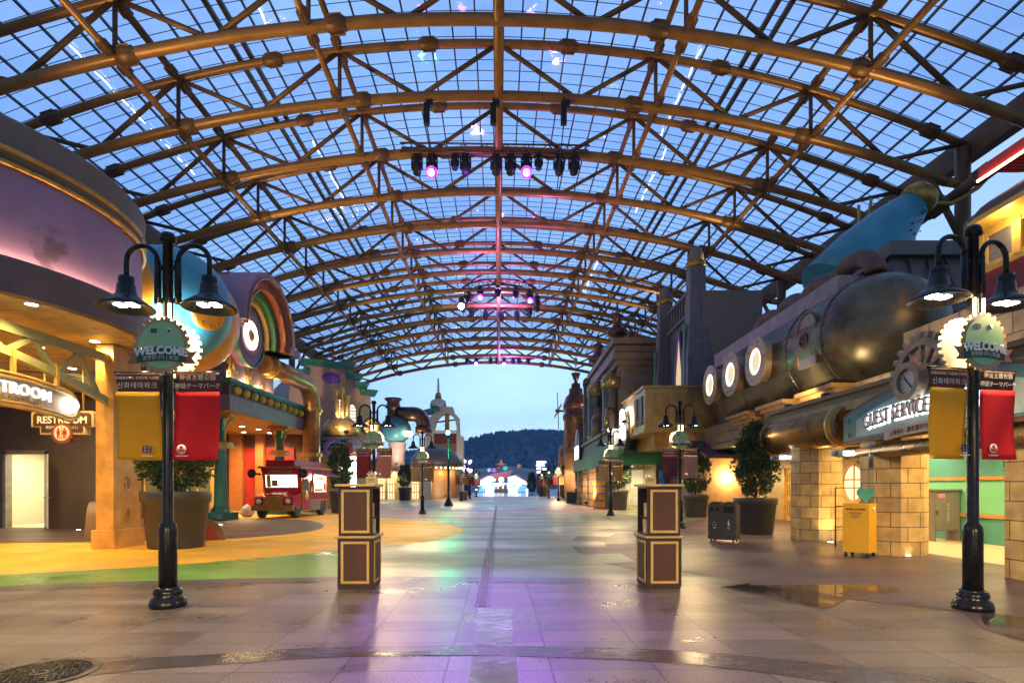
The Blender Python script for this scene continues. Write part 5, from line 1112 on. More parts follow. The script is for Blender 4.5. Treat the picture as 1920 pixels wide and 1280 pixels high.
for (x, y, r_, z) in ((8.6, 92.0, 1.1, 7.5), (10.4, 93, 1.9, 9.0), (11.6, 96, 1.4, 11.5)): q = MB(); q.lathe([(r_ * .8, 0), (r_ * .8, z - 1), (r_, z - .9), (r_, z), (r_ * .8, z + r_ * .5), (r_ * .3, z + r_ * .8), (0, z + r_ * .85)], 24, (x, y, 0)); q.build("dome_turret", mat("amber_turret", (.40, .20, .08), .45, .3, var=.3), fs, True)
for y in (93, 96, 99): lamp("shop_light", 'POINT', (7.6, y, 3.0), 160, AMBER, None, .15)

for (x, y, tx, ty, tz, pw) in ((8.45, 17.4, 10.0, 19.2, 4.6, 160), (8.5, 12.4, 10.0, 12.0, 5.2, 70), (8.5, 15.4, 10.5, 15.6, 5.5, 60)):
    f_ = thing("canopy_floodlight", "small black floodlight on the stone canopy ledge shining upward, about %d metres off" % y, "floodlight", (x, y, 3.80), 0, "floodlights on the canopy ledge")
    q = MB(); q.rbox((0, 0, .12), (.18, .22, .16), .03); q.tube([(0, 0, 0), (0, 0, .08)], .03, 6); q.build("housing", MATTE, f_)
    l_ = lamp("ledge_beam", 'SPOT', (x - .02, y, 4.08), pw, (1, .78, .42), None, .08, None, 130, .8); aim(l_, (tx, ty, tz))

for (x, y, z, pw, tx, ty, tz) in ((5.6, 62.0, .3, 700, 7.3, 66, 7), (6.2, 31.5, 5.0, 260, 8.2, 41, 7.5), (5.2, 40.0, .3, 500, 7.0, 44, 4.5)):  # floodlights added as warm fill on the copper towers and chimneys
    f_ = thing("added_shop_floodlight", "added black floodlight about %d metres off lighting the copper towers on the guest side" % y, "floodlight", (x, y, z), 0, "added floodlights at the copper towers")
    q = MB(); q.rbox((0, 0, .12), (.25, .22, .18), .03); q.tube([(0, 0, -.05), (0, 0, .08)], .03, 6); q.build("housing", MATTE, f_)
    l_ = lamp("tower_beam", 'SPOT', (x, y, z + .35), pw, (1, .74, .4), None, .12, None, 110, .9); aim(l_, (tx, ty, tz))
# ------------------------------------------------------------------ twin-arm street lamps with WELCOME gear signs and banners
SGREEN = mat("sign_green", (.34, .66, .32), .45, var=.1); SDARK = mat("sign_dark_green", (.015, .10, .05), .45)
TANR = mat("gear_rim_tan", (.50, .35, .19), .5, var=.2); BRN = mat("header_brown", (.10, .035, .025), .6)
CLOTH = {}
def cloth(name, c):
    """thin woven cloth: some of the light from behind comes through"""
    if name not in CLOTH:
        m = CLOTH[name] = mat(name, c, .7, var=.08, scale=2); N, L = m.node_tree.nodes, m.node_tree.links
        t_ = N.new("ShaderNodeBsdfTranslucent"); t_.inputs[0].default_value = (*[min(1, v * 1.25) for v in c], 1); mx = N.new("ShaderNodeMixShader"); mx.inputs[0].default_value = .4
        L.new(N["Principled BSDF"].outputs[0], mx.inputs[1]); L.new(t_.outputs[0], mx.inputs[2]); L.new(mx.outputs[0], N["Material Output"].inputs[0])
    return CLOTH[name]
def banner_mesh(x0, x1, z0, z1, ph, amp=.030):
    q = MB(); rings = []
    for i in range(13):
        z = z1 + (z0 - z1) * i / 12; f = i / 12
        def yy(x, o): return -.01 + o + amp * f * math.sin(9 * (x - x0) + ph + 3 * f) + .04 * f * math.sin(ph + f)
        xs = [x0 + (x1 - x0) * k / 10 + .02 * f * math.sin(ph * 2) for k in range(11)]
        rings.append([(x, yy(x, -.003), z) for x in xs] + [(x, yy(x, .003), z) for x in xs[::-1]])
    q.loft(rings, True, True, True); return q
def street_lamp():
    t = thing("street_lamp", "", "street lamp", (0, 0, 0), 0, "black twin-arm lamps with welcome signs and banners")
    q = MB(); q.lathe([(.205, 0), (.21, .05), (.19, .10), (.15, .13), (.165, .17), (.155, .21), (.112, .245)], 24); q.build("base", BLACK, t)
    q = MB(); q.lathe([(.102, .2), (.102, .94), (.094, .99), (.060, 1.04), (.057, 4.44), (.086, 4.45), (.09, 4.52), (.07, 4.56), (0, 4.56)], 20); q.build("pole", BLACK, t)
    for sx in (-1, 1):
        q = MB(); q.tube([(sx * .125, 0, 3.70), (sx * .125, 0, 4.22)], .04, 10)
        q.tube([(sx * (.318 - .19 * math.cos(R(a))), 0, 4.22 + .19 * math.sin(R(a))) for a in range(0, 181, 15)] + [(sx * .508, 0, 4.02)], .030, 10)
        for z in (3.74, 4.14): q.box((sx * .08, 0, z), (.10, .045, .05))
        q.build("arm", BLACK, t)
        q = MB(); q.lathe([(.05, .40), (.085, .39), (.09, .33), (.08, .31), (.10, .29), (.115, .17), (.20, .10), (.31, .02), (.315, .0), (.30, .005), (.19, .08), (.10, .13), (0, .14)], 28, (sx * .508, 0, 3.64)); sd = q.build("lamp_shade", BLACK, t)
        q = MB()
        for dx in (-.075, .075): q.rbox((sx * .508 + dx, 0, 3.685), (.11, .15, .02), .03)
        q.build("light_panel", GL_W, sd)
    for y, nm in ((-.115, "front"), (.13, "rear")):
        T = face((0, y, 3.16), 0, -1) if y < 0 else face((0, y, 3.16), 0, -1)
        q = MB(); q.prism(gear(.315, 24, .10), -.012, .012, T); g = q.build("gear_sign", TANR if y < 0 else mat("rear_gear_cream", (.75, .70, .58), .5), t)
        if y > 0: continue
        q = MB(); q.prism([(.275 * math.cos(R(9 * k)), .275 * math.sin(R(9 * k))) for k in range(40)], .013, .018, T); q.build("green_disc", SGREEN, g)
        def rb_(x): return -.10 - .35 * x * x
        xs = [-.29 + .58 * k / 16 for k in range(17)]
        q = MB(); q.prism([(x, rb_(x) + .085) for x in xs] + [(x, rb_(x) - .085) for x in xs[::-1]], .019, .03, T); q.build("ribbon", SDARK, g)
        for sx in (-1, 1): q = MB(); q.prism([(sx * .27, -.22), (sx * .42, -.22), (sx * .36, -.15), (sx * .43, -.07), (sx * .27, -.09)], .0, .018, T); q.build("ribbon_tail", mat("ribbon_rust", (.36, .17, .09), .5), g)
        text("letters", "WELCOME", .130, mat("sign_lettering", (.9, .9, .88), .5, var=0), T @ Matrix.Translation((0, -.063, .033)), g, .003, bold=.006, xs=.98, spacing=1.02, bend=lambda x: -.35 * x * x)
        text("small_letters", "환영합니다 | 欢迎", .058, WHITE, T @ Matrix.Translation((0, -.148, .033)), g, .002, bend=lambda x: -.35 * x * x)
        q = MB(); 
        for (a, b_) in ((-.09, .19), (-.09, .16)): q.box((a, b_ , .02), (.07, .018, .004), T)
        for a in (-.12, -.09, -.06): q.box((a, .175, .02), (.014, .05, .004), T)
        q.build("emblem", mat("emblem_blue", (.04, .05, .2), .5), g)
        q = MB(); q.lathe([(.032, .018), (.032, .021), (0, .021)], 16, (.09, .178, 0), T); q.cur = 1; q.lathe([(.018, .021), (.018, .023), (0, .023)], 12, (.095, .172, 0), T); q.build("emblem", [WHITE, mat("emblem_red", (.5, .06, .06), .5)], g)
    for sx in (-1, 1):
        q = MB(); q.tube([(sx * .065, -.075, 3.42), (sx * .065, -.075, 3.68)], .016, 8); q.build("light_tube", GL_WARM, t)
    for sx in (-1, 1):
        q = MB(); q.tube([(sx * .05, 0, 2.86), (sx * .66, 0, 2.86)], .014, 8); q.build("banner_rod", BLACK, t)
        x0, x1 = (.10, .64) if sx > 0 else (-.64, -.10)
        b = banner_mesh(x0, x1, 1.79, 2.625, 1.0 if sx < 0 else 2.4).build("banner_left" if 0 else "banner", cloth("yellow_cloth", (.82, .50, .025)) if sx < 0 else cloth("red_cloth", (.74, .02, .03)), t)
        h = banner_mesh(x0, x1, 2.625, 2.85, .4, .002).build("header", BRN, b)
        xm = (x0 + x1) / 2
        if sx < 0:
            text("letters", "SHINHWA THEME PARK", .050, WHITE, face((xm, -.016, 2.79), 0, -1), h, .001); text("letters", "신화테마파크", .084, WHITE, face((xm, -.016, 2.695), 0, -1), h, .001, spacing=1.15)
        else:
            text("letters", "神话主题公园", .068, WHITE, face((xm, -.016, 2.79), 0, -1), h, .001, spacing=1.2); text("letters", "神話テーマパーク", .07, WHITE, face((xm, -.016, 2.69), 0, -1), h, .001)
        lx = xm + (.16 if sx < 0 else -.16); T = face((lx, -.075, 1.90), 0, -1); q = MB()
        if sx < 0:
            for a, b_, w_, h_ in ((0, .05, .1, .014), (0, .015, .12, .014), (0, -.02, .1, .014), (-.045, .015, .014, .08), (.045, .015, .014, .08), (0, .02, .014, .09)): q.box((a, b_, 0), (w_, h_, .006), T)
            q.build("emblem", mat("emblem_blue", (.04, .05, .2), .5), b)
        else:
            q.lathe([(.058, 0), (.058, .005), (0, .005)], 20, (0, .015, 0), T); q.cur = 1
            for k in range(3): a = R(90 + 120 * k); q.lathe([(.022, .005), (.022, .008), (0, .008)], 10, (.025 * math.cos(a), .015 + .025 * math.sin(a), 0), T)
            q.build("emblem", [WHITE, mat("emblem_red", (.5, .06, .06), .5)], b)
        q = MB(); q.box((0, -.065, 0), (.14, .012, .004), T); q.build("emblem_line", WHITE, b)
    return t
L0 = street_lamp()
LAMPS = [(*G(315, 1136), None, None, "black twin lamp with yellow and red banners standing near the huge pot", 1),
         (*G(1824, 1142), None, None, "black twin lamp with yellow and red banners near the guest service sign", 1),
         (-3.2, -6.0, None, None, "black twin lamp with yellow and red banners behind the viewer, restroom side", 1),
         (4.8, -6.0, None, None, "black twin lamp with yellow and red banners behind the viewer, guest service side", 1),
         (W(701, 0, 20.4).x, 20.4, (.30, .05, .07), (.55, .30, .26), "black twin lamp with plum and pink banners behind the stand nearest the food truck", 1),
         (W(1275, 0, 20.4).x, 20.4, (.22, .06, .09), (.50, .33, .27), "black twin lamp with plum and pink banners behind the stand nearest the recycling bin", 1),
         (W(792, 0, 31.6).x, 31.6, (.50, .36, .20), (.33, .22, .12), "black twin lamp with beige and tan banners in front of the wooden pavilion", 1),
         (W(1145, 0, 29.8).x, 29.8, (.52, .38, .20), (.42, .26, .10), "black twin lamp with beige and tan banners in front of the green awning shop", 1),
         (W(865, 0, 62).x, 62, (.45, .14, .04), (.55, .28, .05), "distant twin lamp with orange banners just beyond the green spotlight pole", 1),
         (W(1047, 0, 64).x, 64, (.42, .05, .03), (.55, .30, .06), "distant twin lamp with red and amber banners beside the copper boiler tower", 1),
         (W(881, 0, 76).x, 76, (.50, .30, .05), (.50, .03, .03), "far twin lamp with amber and red banners, second before the bright plaza entrance", 0),
         (W(1029, 0, 80).x, 80, (.58, .32, .03), (.48, .03, .03), "far twin lamp with yellow and red banners by the striped shop", 0),
         (W(893, 0, 92).x, 92, (.30, .05, .07), (.40, .10, .08), "farthest twin lamp with dark red banners near the plaza, wooden pavilion side", 0),
         (W(1016, 0, 96).x, 96, (.40, .06, .06), (.50, .30, .27), "farthest twin lamp with red and pink banners near the plaza, boiler tower side", 0)]
for i, (x, y, cl, cr_, lbl, lit) in enumerate(LAMPS):
    o = L0 if i == 0 else copy_tree(L0)
    o.location = (x, y, 0); o["label"] = lbl
    if i == 1: o.rotation_euler = (0, 0, R(13))
    if cl:
        for ch in kids(o):
            if ch.name.startswith("banner") and not ch.name.startswith("banner_rod"):
                c = cl if ch.data.vertices[0].co.x < 0 else cr_
                ch.data = ch.data.copy(); ch.data.materials[0] = cloth("banner_cloth_%d_%d" % (i, c == cr_), c)
    P = 1100 if y < 0 else 160
    for sx in (-1, 1):
        if lit: lamp("street_lamp_light", 'SPOT', (x + sx * .508, y, 3.60), P * (1.0 if y < 40 else 1.3), WARM, None, .09, (0, 0, 0), 176, .25)
    if i < 8: lamp("sign_glow", 'POINT', (x, y + .04, 3.30), 5, (1, .82, .5), None, .03)
# ------------------------------------------------------------------ brochure stands
MAH = mat("mahogany_panel", (.06, .016, .010), .55, var=.25, scale=5, stretch=(1, 1, .15)); MAHD = mat("dark_mahogany", (.026, .009, .008), .55, var=.25)
GT = mat("gold_trim", (.52, .34, .12), .42, .25, var=.2, scale=8)
def frame_on(q, T, w_, h, b=.035, th=.014):
    q.box((0, h / 2 - b / 2, th / 2), (w_, b, th), T); q.box((0, -h / 2 + b / 2, th / 2), (w_, b, th), T)
    q.box((w_ / 2 - b / 2, 0, th / 2), (b, h - 2 * b, th), T); q.box((-w_ / 2 + b / 2, 0, th / 2), (b, h - 2 * b, th), T)
def stand(loc, rz, side, lbl):
    t = thing("brochure_stand", lbl, "brochure stand", loc, rz, "mahogany brochure stands with gold trim")
    w_, d = .50, .56
    q = MB(); q.box((0, 0, .02), (w_ - .02, d - .02, .04)); q.box((0, 0, .385), (w_, d, .69)); q.build("lower_cabinet", MAHD, t)
    q = MB(); q.rbox((0, 0, .745), (w_ + .07, d + .07, .03), .012); q.build("ledge", GT, t)
    q = MB(); ww = w_ - .02
    q.box((0, -d / 2 + .035, 1.115), (ww, .03, .70)); q.box((0, d / 2 - .035, 1.115), (ww, .03, .70)); q.box((-side * (ww / 2 - .015), 0, 1.115), (.03, d - .10, .70)); q.box((0, 0, .775), (ww, d - .1, .03)); q.box((0, 0, 1.45), (ww, d - .1, .03)); q.build("upper_case", MAHD, t)
    q = MB(); q.box((0, .0, 1.02), (ww - .05, d - .11, .02)); q.build("shelf", MAHD, t)
    q = MB(); q.rbox((0, 0, 1.485), (w_ + .07, d + .07, .035), .012); q.build("top", GT, t)
    for z, h in ((.385, .60), (1.115, .62)):
        T = face((0, -d / 2 - .001 + (.02 if z > 1 else 0), z), 0, -1)
        q = MB(); q.box((0, 0, .003), (.33, h - .06, .006), T); p = q.build("panel", MAH, t)
        q = MB(); frame_on(q, T, .40, h); q.build("gold_frame", GT, p)
    T = face((side * (w_ / 2 + .001), 0, .385), side, 0)
    q = MB(); q.box((0, 0, .003), (.36, .54, .006), T); p = q.build("panel", MAH, t); q = MB(); frame_on(q, T, .44, .60); q.build("gold_frame", GT, p)
    return t
st1 = stand((-2.245, 8.40, 0), R(1.5), 1, "mahogany brochure stand with gold frames standing nearest the food truck")
st2 = stand((2.165, 8.42, 0), R(3.0), -1, "mahogany brochure stand with gold frames standing nearest the recycling bin")
PAP = mat("brochure_paper", (.55, .50, .40), .6, var=.3, scale=14); PAPC = mat("brochure_cover", (.50, .30, .08), .5, var=.5, scale=20)
def brochures(x, y, z, side, n, lbl):
    t = thing("brochure_stack", lbl, "brochures", (x, y, z), 0, "brochures on the stands")
    q = MB()
    for k in range(n):
        T = Matrix.Rotation(R(12), 4, 'X'); q.cur = 0
        q.box((side * (-.02 * k), -.15 + .09 * k, .10), (.085, .075, .19 + .01 * (k % 2)), None, R(random.uniform(-8, 8))); q.cur = 1; q.box((side * (-.02 * k) + side * .044, -.15 + .09 * k, .08), (.004, .06, .12))
    q.build("pages", [PAP, PAPC], t)
brochures(-2.035, 8.42, .79, 1, 4, "pale folded brochures on the lower shelf of the stand nearest the food truck")
brochures(-2.04, 8.36, 1.03, 1, 2, "two brown brochures on the upper shelf of the stand nearest the food truck")
brochures(1.955, 8.42, .79, -1, 4, "silver topped brochures on the lower shelf of the stand nearest the recycling bin")
brochures(1.96, 8.38, 1.03, -1, 3, "brown brochures on the upper shelf of the stand nearest the recycling bin")
for x, y, s_, lbl in ((-2.07, 8.42, 1, "small cream plaque with spiked crown on the stand nearest the food truck"), (2.04, 8.42, -1, "small cream plaque with spiked crown on the stand nearest the recycling bin")):
    t = thing("crown_plaque", lbl, "plaque", (x, y, 1.503)); T = face((0, -.02, 0), 0, -1)
    q = MB(); q.box((0, .055, 0), (.15, .11, .05), T); q.build("block", mat("plaque_cream", (.55, .46, .30), .5), t)
    q = MB(); q.box((0, .055, .026), (.12, .075, .004), T); q.build("face_plate", mat("plaque_sand", (.38, .30, .17), .5), t)
    text("letters", "INFO", .03, mat("ink_brown", (.06, .03, .02), .6), T @ Matrix.Translation((0, .06, .03)), t, .001)
    q = MB(); q.ring(.048, .03, -.015, .015, 16, T @ Matrix.Translation((0, .112, 0)), 0, 180)
    for k in range(5): a = R(30 + 30 * k); q.box((0, 0, 0), (.045, .012, .02), T @ Matrix.Translation((0, .112, 0)) @ Matrix.Rotation(a, 4, 'Z') @ Matrix.Translation((.065, 0, 0)))
    q.build("crown", mat("plaque_cream", (.55, .46, .30), .5), t)
# ------------------------------------------------------------------ recycling bin, yellow cabinet
bn_ = thing("recycling_bin", "dark grey twin recycling bin with round and square openings beside the big planter", "recycling bin", (5.72, 15.35, 0), R(-38)); bn_.scale = (.85, .85, 1)
BG = mat("bin_charcoal", (.030, .030, .033), .42, var=.15)
q = MB(); q.rbox((0, 0, .52), (.86, .52, .90), .03)
for sx in (-.34, .34):
    for sy in (-.18, .18): q.lathe([(.03, 0), (.03, .08)], 8, (sx, sy, 0))
q.build("body", BG, bn_)
for sx in (-.215, .215):
    T = face((sx, .26, .95), 0, -1) @ Matrix.Translation((0, 0, 0))
    q = MB(); q.prism([(.20 * math.cos(R(a)), .13 * math.sin(R(a))) for a in range(0, 181, 15)], 0, .52, T); q.build("lid", BG, bn_)
HOLE = mat("bin_hole", (.004, .004, .004), .8)
q = MB(); T = face((-.215, -.262, .87), 0, -1)
for dx in (-.09, .09): q.lathe([(.06, 0), (.06, .004), (0, .004)], 18, (dx, 0, 0), T)
q.build("opening", HOLE, bn_)
q = MB(); T = face((.215, -.262, .87), 0, -1); q.box((0, 0, .002), (.30, .16, .004), T); q.build("opening", HOLE, bn_)
for sx in (-.215, .215):
    T = face((sx, -.262, .48), 0, -1)
    q = MB()
    if sx < 0:
        for k in range(3): a = R(90 + 120 * k); q.tube([(.045 * math.cos(a - .6), .045 * math.sin(a - .6), .003), (.05 * math.cos(a), .05 * math.sin(a), .003), (.045 * math.cos(a + .6), .045 * math.sin(a + .6), .003)], .007, 5, M=T)
    else: q.box((0, .02, .003), (.03, .10, .005), T); q.lathe([(.016, .0), (.016, .005)], 8, (0, .10, 0), T); q.box((.03, .0, .003), (.008, .12, .005), T)
    q.box((0, -.09, .003), (.08, .012, .004), T); q.box((0, -.115, .003), (.06, .008, .004), T)
    q.build("pictogram", WHITE, bn_)
q = MB(); q.box((.434, -.05, .55), (.008, .03, .09)); q.build("lock", STEEL, bn_)
yc = thing("yellow_cabinet", "bright yellow cabinet on castors with teal heart topper beside the stone pillar", "cabinet", (7.36, 12.05, 0), R(42))
YC = mat("cabinet_yellow", (.72, .38, .015), .4, var=.06)
q = MB(); q.rbox((0, 0, .61), (.50, .50, 1.02), .012); q.build("body", YC, yc)
for sx in (-.2, .2):
    for sy in (-.2, .2): q = MB(); q.lathe([(.035, -.015), (.035, .015)], 12, (0, 0, 0), Matrix.Translation((sx, sy, .036)) @ Matrix.Rotation(R(90), 4, 'Y')); q.box((sx, sy, .085), (.03, .03, .04)); q.build("castor", MATTE, yc)
def heart(s_):
    out = []
    for k in range(40): a = 2 * math.pi * k / 40; out.append((s_ * .0625 * 16 * math.sin(a) ** 3, s_ * .0625 * (13 * math.cos(a) - 5 * math.cos(2 * a) - 2 * math.cos(3 * a) - math.cos(4 * a))))
    return out
T = Matrix.Rotation(R(-42), 4, 'Z') @ face((.06, -.10, 1.31), 0, -1)
q = MB(); q.prism(heart(.18), -.012, .012, T); q.build("heart_topper", mat("heart_teal", (.04, .28, .28), .5), yc)
T = face((0, -.251, 0), 0, -1); q = MB(); q.lathe([(.07, 0), (.07, .003), (0, .003)], 20, (.05, .98, 0), T); q.cur = 1; q.lathe([(.03, .003), (.03, .005), (0, .005)], 12, (.03, .98, 0), T); q.build("round_logo", [WHITE, mat("emblem_red", (.5, .06, .06), .5)], yc)
T = face((-.251, 0, 0), -1, 0); text("letters", "FREE LOCKER", .06, mat("ink_brown", (.06, .03, .02), .6), T @ Matrix.Translation((0, 1.0, .003)), yc, .001, bold=.002)
q = MB()
for k in range(3): q.box((.0, .93 - .045 * k, .003), (.24 - .05 * k, .012, .003), T)
q.build("text_lines", mat("ink_brown", (.06, .03, .02), .6), yc)
dr_ = thing("wire_rack", "thin brown metal rack in front of the round lobby window", "rack", (8.3, 13.9, 0))
q = MB()
for sx in (-.4, .4): q.tube([(sx, 0, 0), (sx, 0, 1.45)], .015, 6)
for z in (.5, 1.0, 1.45): q.tube([(-.4, 0, z), (.4, 0, z)], .012, 6)
q.build("frame", MATTE, dr_)
# ------------------------------------------------------------------ planters with topiary
POT = mat("planter_charcoal", (.048, .046, .048), .5, var=.12); POTB = mat("planter_brown", (.10, .07, .05), .5, var=.15)
def planter(loc, r_, h, lbl, m_=POT):
    t = thing("planter", lbl, "planter", (loc[0], loc[1], 0), 0, "round tapered planters")
    q = MB(); q.lathe([(r_ * .78, 0), (r_ * .80, .02), (r_ * .94, h * .80), (r_ * 1.0, h * .82), (r_ * 1.02, h * .98), (r_ * 1.0, h), (r_ * .93, h), (r_ * .91, h * .93), (0, h * .92)], 40); q.build("pot", m_, t)
    q = MB(); q.lathe([(r_ * .90, h * .93), (r_ * .5, h * .945), (0, h * .95)], 20, cap=False); q.build("soil", mat("potting_soil", (.03, .02, .014), .9), t)
    return t
LEAF = bpy.data.materials.new("leaf"); LEAF.use_nodes = True
N, L = LEAF.node_tree.nodes, LEAF.node_tree.links; b = N["Principled BSDF"]; b.inputs["Roughness"].default_value = .5
oi = N.new("ShaderNodeNewGeometry"); rp = N.new("ShaderNodeValToRGB"); rp.color_ramp.elements[0].color = (.012, .035, .010, 1); rp.color_ramp.elements[1].color = (.11, .16, .045, 1)
L.new(oi.outputs["Random Per Island"], rp.inputs[0]); L.new(rp.outputs[0], b.inputs["Base Color"])
b.inputs["Subsurface Weight"].default_value = 0
BARK = mat("bark", (.12, .07, .04), .8, var=.3, scale=10)
def crown_mesh(n, leaf, seed, conic=.35):
    """unit crown (radius about 1 at widest, height 0..2): leaf blades gathered in clumps over a lumpy egg"""
    random.seed(seed); q = MB(); cl = []
    for k in range(95):
        z = random.random() ** .9 * 2; w_ = math.sqrt(max(0, 1 - ((z - .72) / (.78 if z < .72 else 1.32)) ** 2)); a = random.uniform(0, 2 * math.pi); rr = w_ * random.uniform(.55, .98)
        cl.append((rr * math.cos(a), rr * math.sin(a), z, random.uniform(.18, .36)))
    for k in range(n):
        c = random.choice(cl); v = Vector((random.gauss(0, 1), random.gauss(0, 1), random.gauss(0, 1))).normalized() * c[3] * random.uniform(.5, 1.1)
        p = Vector(c[:3]) + v; out = Vector((p.x, p.y, (p.z - .8) * .6)).normalized() + Vector((random.gauss(0, .5), random.gauss(0, .5), random.gauss(0, .5) + .25)); out.normalize()
        s_ = out.cross(Vector((random.gauss(0, 1), random.gauss(0, 1), random.gauss(0, 1)))).normalized(); l_ = leaf * random.uniform(.7, 1.4); w2 = l_ * .22
        q.add([p, p + out * l_ * .5 + s_ * w2, p + out * l_, p + out * l_ * .5 - s_ * w2], [(0, 1, 2, 3)])
    return q
CR = {}
def topiary(loc, z0, r_, h, lbl, kind="near", lights=0):
    t = thing("topiary_tree", lbl, "topiary tree", (loc[0], loc[1], z0), random.uniform(0, 6), "clipped topiary trees in planters")
    if kind not in CR: CR[kind] = crown_mesh(13000 if kind == "near" else 5000, .13 if kind == "near" else .2, 5 if kind == "near" else 9).build("crown", LEAF, t); c = CR[kind]
    else: c = CR[kind].copy(); COL.objects.link(c); c.parent = t
    st = h * .16; c.location = (0, 0, st); c.scale = (r_, r_, (h - st) / 2.05)
    q = MB(); q.tube([(0, 0, -.1), (.02, 0, st * .6), (0, .02, h * .6)], [.05, .042, .015], 8)
    for k in range(5): a = R(72 * k); q.tube([(0, 0, st * .7 + .05 * k), (r_ * .5 * math.cos(a), r_ * .5 * math.sin(a), st + h * .2 + .05 * k)], [.025, .008], 5)
    q.build("trunk", BARK, t)
    return t
def pot_tree(loc, r_, h, tr_, th, lp, lt, kind="near", m_=POT): planter(loc, r_, h, lp, m_); return topiary(loc, h * .94, tr_, th, lt, kind)
pot_tree((-8.2, 13.9), .76, 1.36, .72, 1.7, "huge charcoal planter right behind the lamp with yellow and red banners", "dark bushy topiary mostly hidden behind the yellow and red banners")
pot_tree((7.70, 18.0), .64, 1.14, .62, 2.25, "big charcoal planter beside the recycling bin", "tall rounded topiary standing under the end of the bronze pipe")
pot_tree((9.17, 28.4), .63, 1.12, .62, 2.4, "charcoal planter on the green floor behind the stand with pink banners", "rounded topiary behind the lamp with plum and pink banners, next to the tan wall", "mid")
pot_tree((W(637, 0, 33).x, 33), .58, 1.3, .62, 2.5, "dark planter behind the food truck and the nearest brochure stand", "cone topiary with tiny glints beside the neon shop sign", "mid")
pot_tree((W(759, 0, 66).x, 66), .75, 1.5, .72, 2.6, "dark planter in front of the teapot house shopfront", "small dark egg topiary in front of the teapot house", "mid")
pot_tree((W(1160, 0, 37.0).x, 37), .62, 1.3, .66, 2.5, "dark planter in front of the green awning shopfront", "dark topiary behind the lamp with beige banners at the green awning", "mid")
pot_tree((W(1091, 0, 53).x, 53), .62, 1.4, .6, 2.6, "black planter at the foot of the copper boiler tower", "slim dark topiary at the foot of the copper boiler tower", "mid")
pot_tree((W(1019, 0, 97).x, 97), .9, 1.7, .8, 2.6, "brown planter farthest down the street beside the plaza", "farthest dark topiary in the brown planter beside the plaza", "mid", POTB)
topiary((W(997, 0, 150).x, 150), 0, 1.1, 5.2, "lone dark cypress standing on the plaza in front of the bright entrance", "mid")
def litter_bin(x, y, lbl):
    t = thing("litter_bin", lbl, "litter bin", (x, y, 0)); q = MB(); q.rbox((0, 0, .52), (.9, .6, 1.0), .05); q.build("body", BG, t); q = MB(); q.rbox((0, 0, 1.05), (.95, .66, .07), .05); q.build("lid", STEEL, t)
litter_bin(W(1073, 0, 53).x, 54, "dark box litter bin between the boiler tower and the black planter")
litter_bin(W(869, 0, 66).x, 66, "small dark litter bin with pale lid by the wooden pavilion")
# ------------------------------------------------------------------ red food truck
TRD = mat("truck_red", (.34, .012, .014), .22, var=.12, coat=.4); TRG = mat("truck_gold", (.42, .21, .045), .32, .5, var=.2)
tk = thing("food_truck", "red and gold vintage food truck with lit windscreen and open serving hatch", "food truck", (-11.15, 29.2, 0), R(-5))
def tbx(nm, m_, *bxs, par=tk):
    q = MB()
    for a, b in bxs: q.bb(a, b)
    return q.build(nm, m_, par)
q = MB(); q.loft([[(sx * w_, y, z) for (sx, y) in ((-1, y0), (1, y0), (1, 2.0), (-1, 2.0))] for z, w_, y0 in ((.45, .90, -1.25), (1.2, .92, -1.25), (2.15, 1.0, -1.38), (2.42, 1.02, -1.45))], True, True, False)
body = q.build("body", TRD, tk)
tbx("roof", TRD, ((-1.08, -1.62, 2.42), (1.08, 2.1, 2.50)), ((-.72, -1.5, 2.50), (.72, 1.9, 2.80)))
tbx("roof_trim", TRG, ((-1.10, -1.65, 2.40), (1.10, -1.60, 2.46)), ((1.06, -1.6, 2.40), (1.11, 2.1, 2.46)), ((-1.11, -1.6, 2.40), (-1.06, 2.1, 2.46)))
q = MB(); q.loft([[(x, y, z) for x, z in ((-.95, .55), (.95, .55), (.95, za), (.5, za), (.42, zb), (-.42, zb), (-.5, za), (-.95, za))] for y, za, zb in ((-2.15, .98, 1.02), (-2.05, 1.05, 1.15), (-1.25, 1.2, 1.34))], True, True, False); hood = q.build("bonnet", TRD, tk)
q = MB(); q.prism([(-.46, .42), (.46, .42), (.46, .98), (.3, 1.06), (.12, 1.09), (-.12, 1.09), (-.3, 1.06), (-.46, .98)], 0, .10, face((0, -2.15, 0), 0, -1)); q.build("grille", TRG, tk)
tbx("bumper", TRG, ((-1.02, -2.32, .36), (1.02, -2.12, .62)))
for sx in (-.72, .72): q = MB(); q.lathe([(.13, 0), (.14, .04), (.10, .09), (0, .12)], 18, (sx, .80, 0), face((0, -2.16, 0), 0, -1)); q.build("headlight", mat("headlight_glass", (.6, .6, .58), .08, .3), tk)
WS = face((0, -1.36, 1.78), 0, -1) @ Matrix.Rotation(R(7), 4, 'X')
q = MB(); q.box((0, 0, 0), (1.62, .62, .03), WS); wsn = q.build("windscreen", glow("windscreen_glow", (1, .86, .55), 1.5), tk)
q = MB(); frame_on(q, WS @ Matrix.Translation((0, 0, .015)), 1.72, .72, .05, .02); q.box((0, 0, .025), (.03, .62, .02), WS); q.build("frame", TRD, wsn)
q = MB(); q.torus((.5, -.2, .02), .13, .02, 16, 6, WS); q.box((-.35, -.1, .02), (.3, .3, .01), WS); q.box((-.65, 0, .02), (.2, .6, .01), WS); q.build("cab_fittings", mat("cab_fittings", (.3, .22, .12), .5), wsn)
q = MB(); q.box((0, 0, .0), (1.15, .15, .04), face((0, -1.50, 2.27), 0, -1)); npl = q.build("name_board", TRG, tk)
q = MB(); 
for k in range(11): q.box((-.45 + .09 * k, 0, .024), (.055, .08, .006), face((0, -1.50, 2.27), 0, -1))
q.build("board_marks", mat("board_dark", (.10, .06, .03), .5), npl)
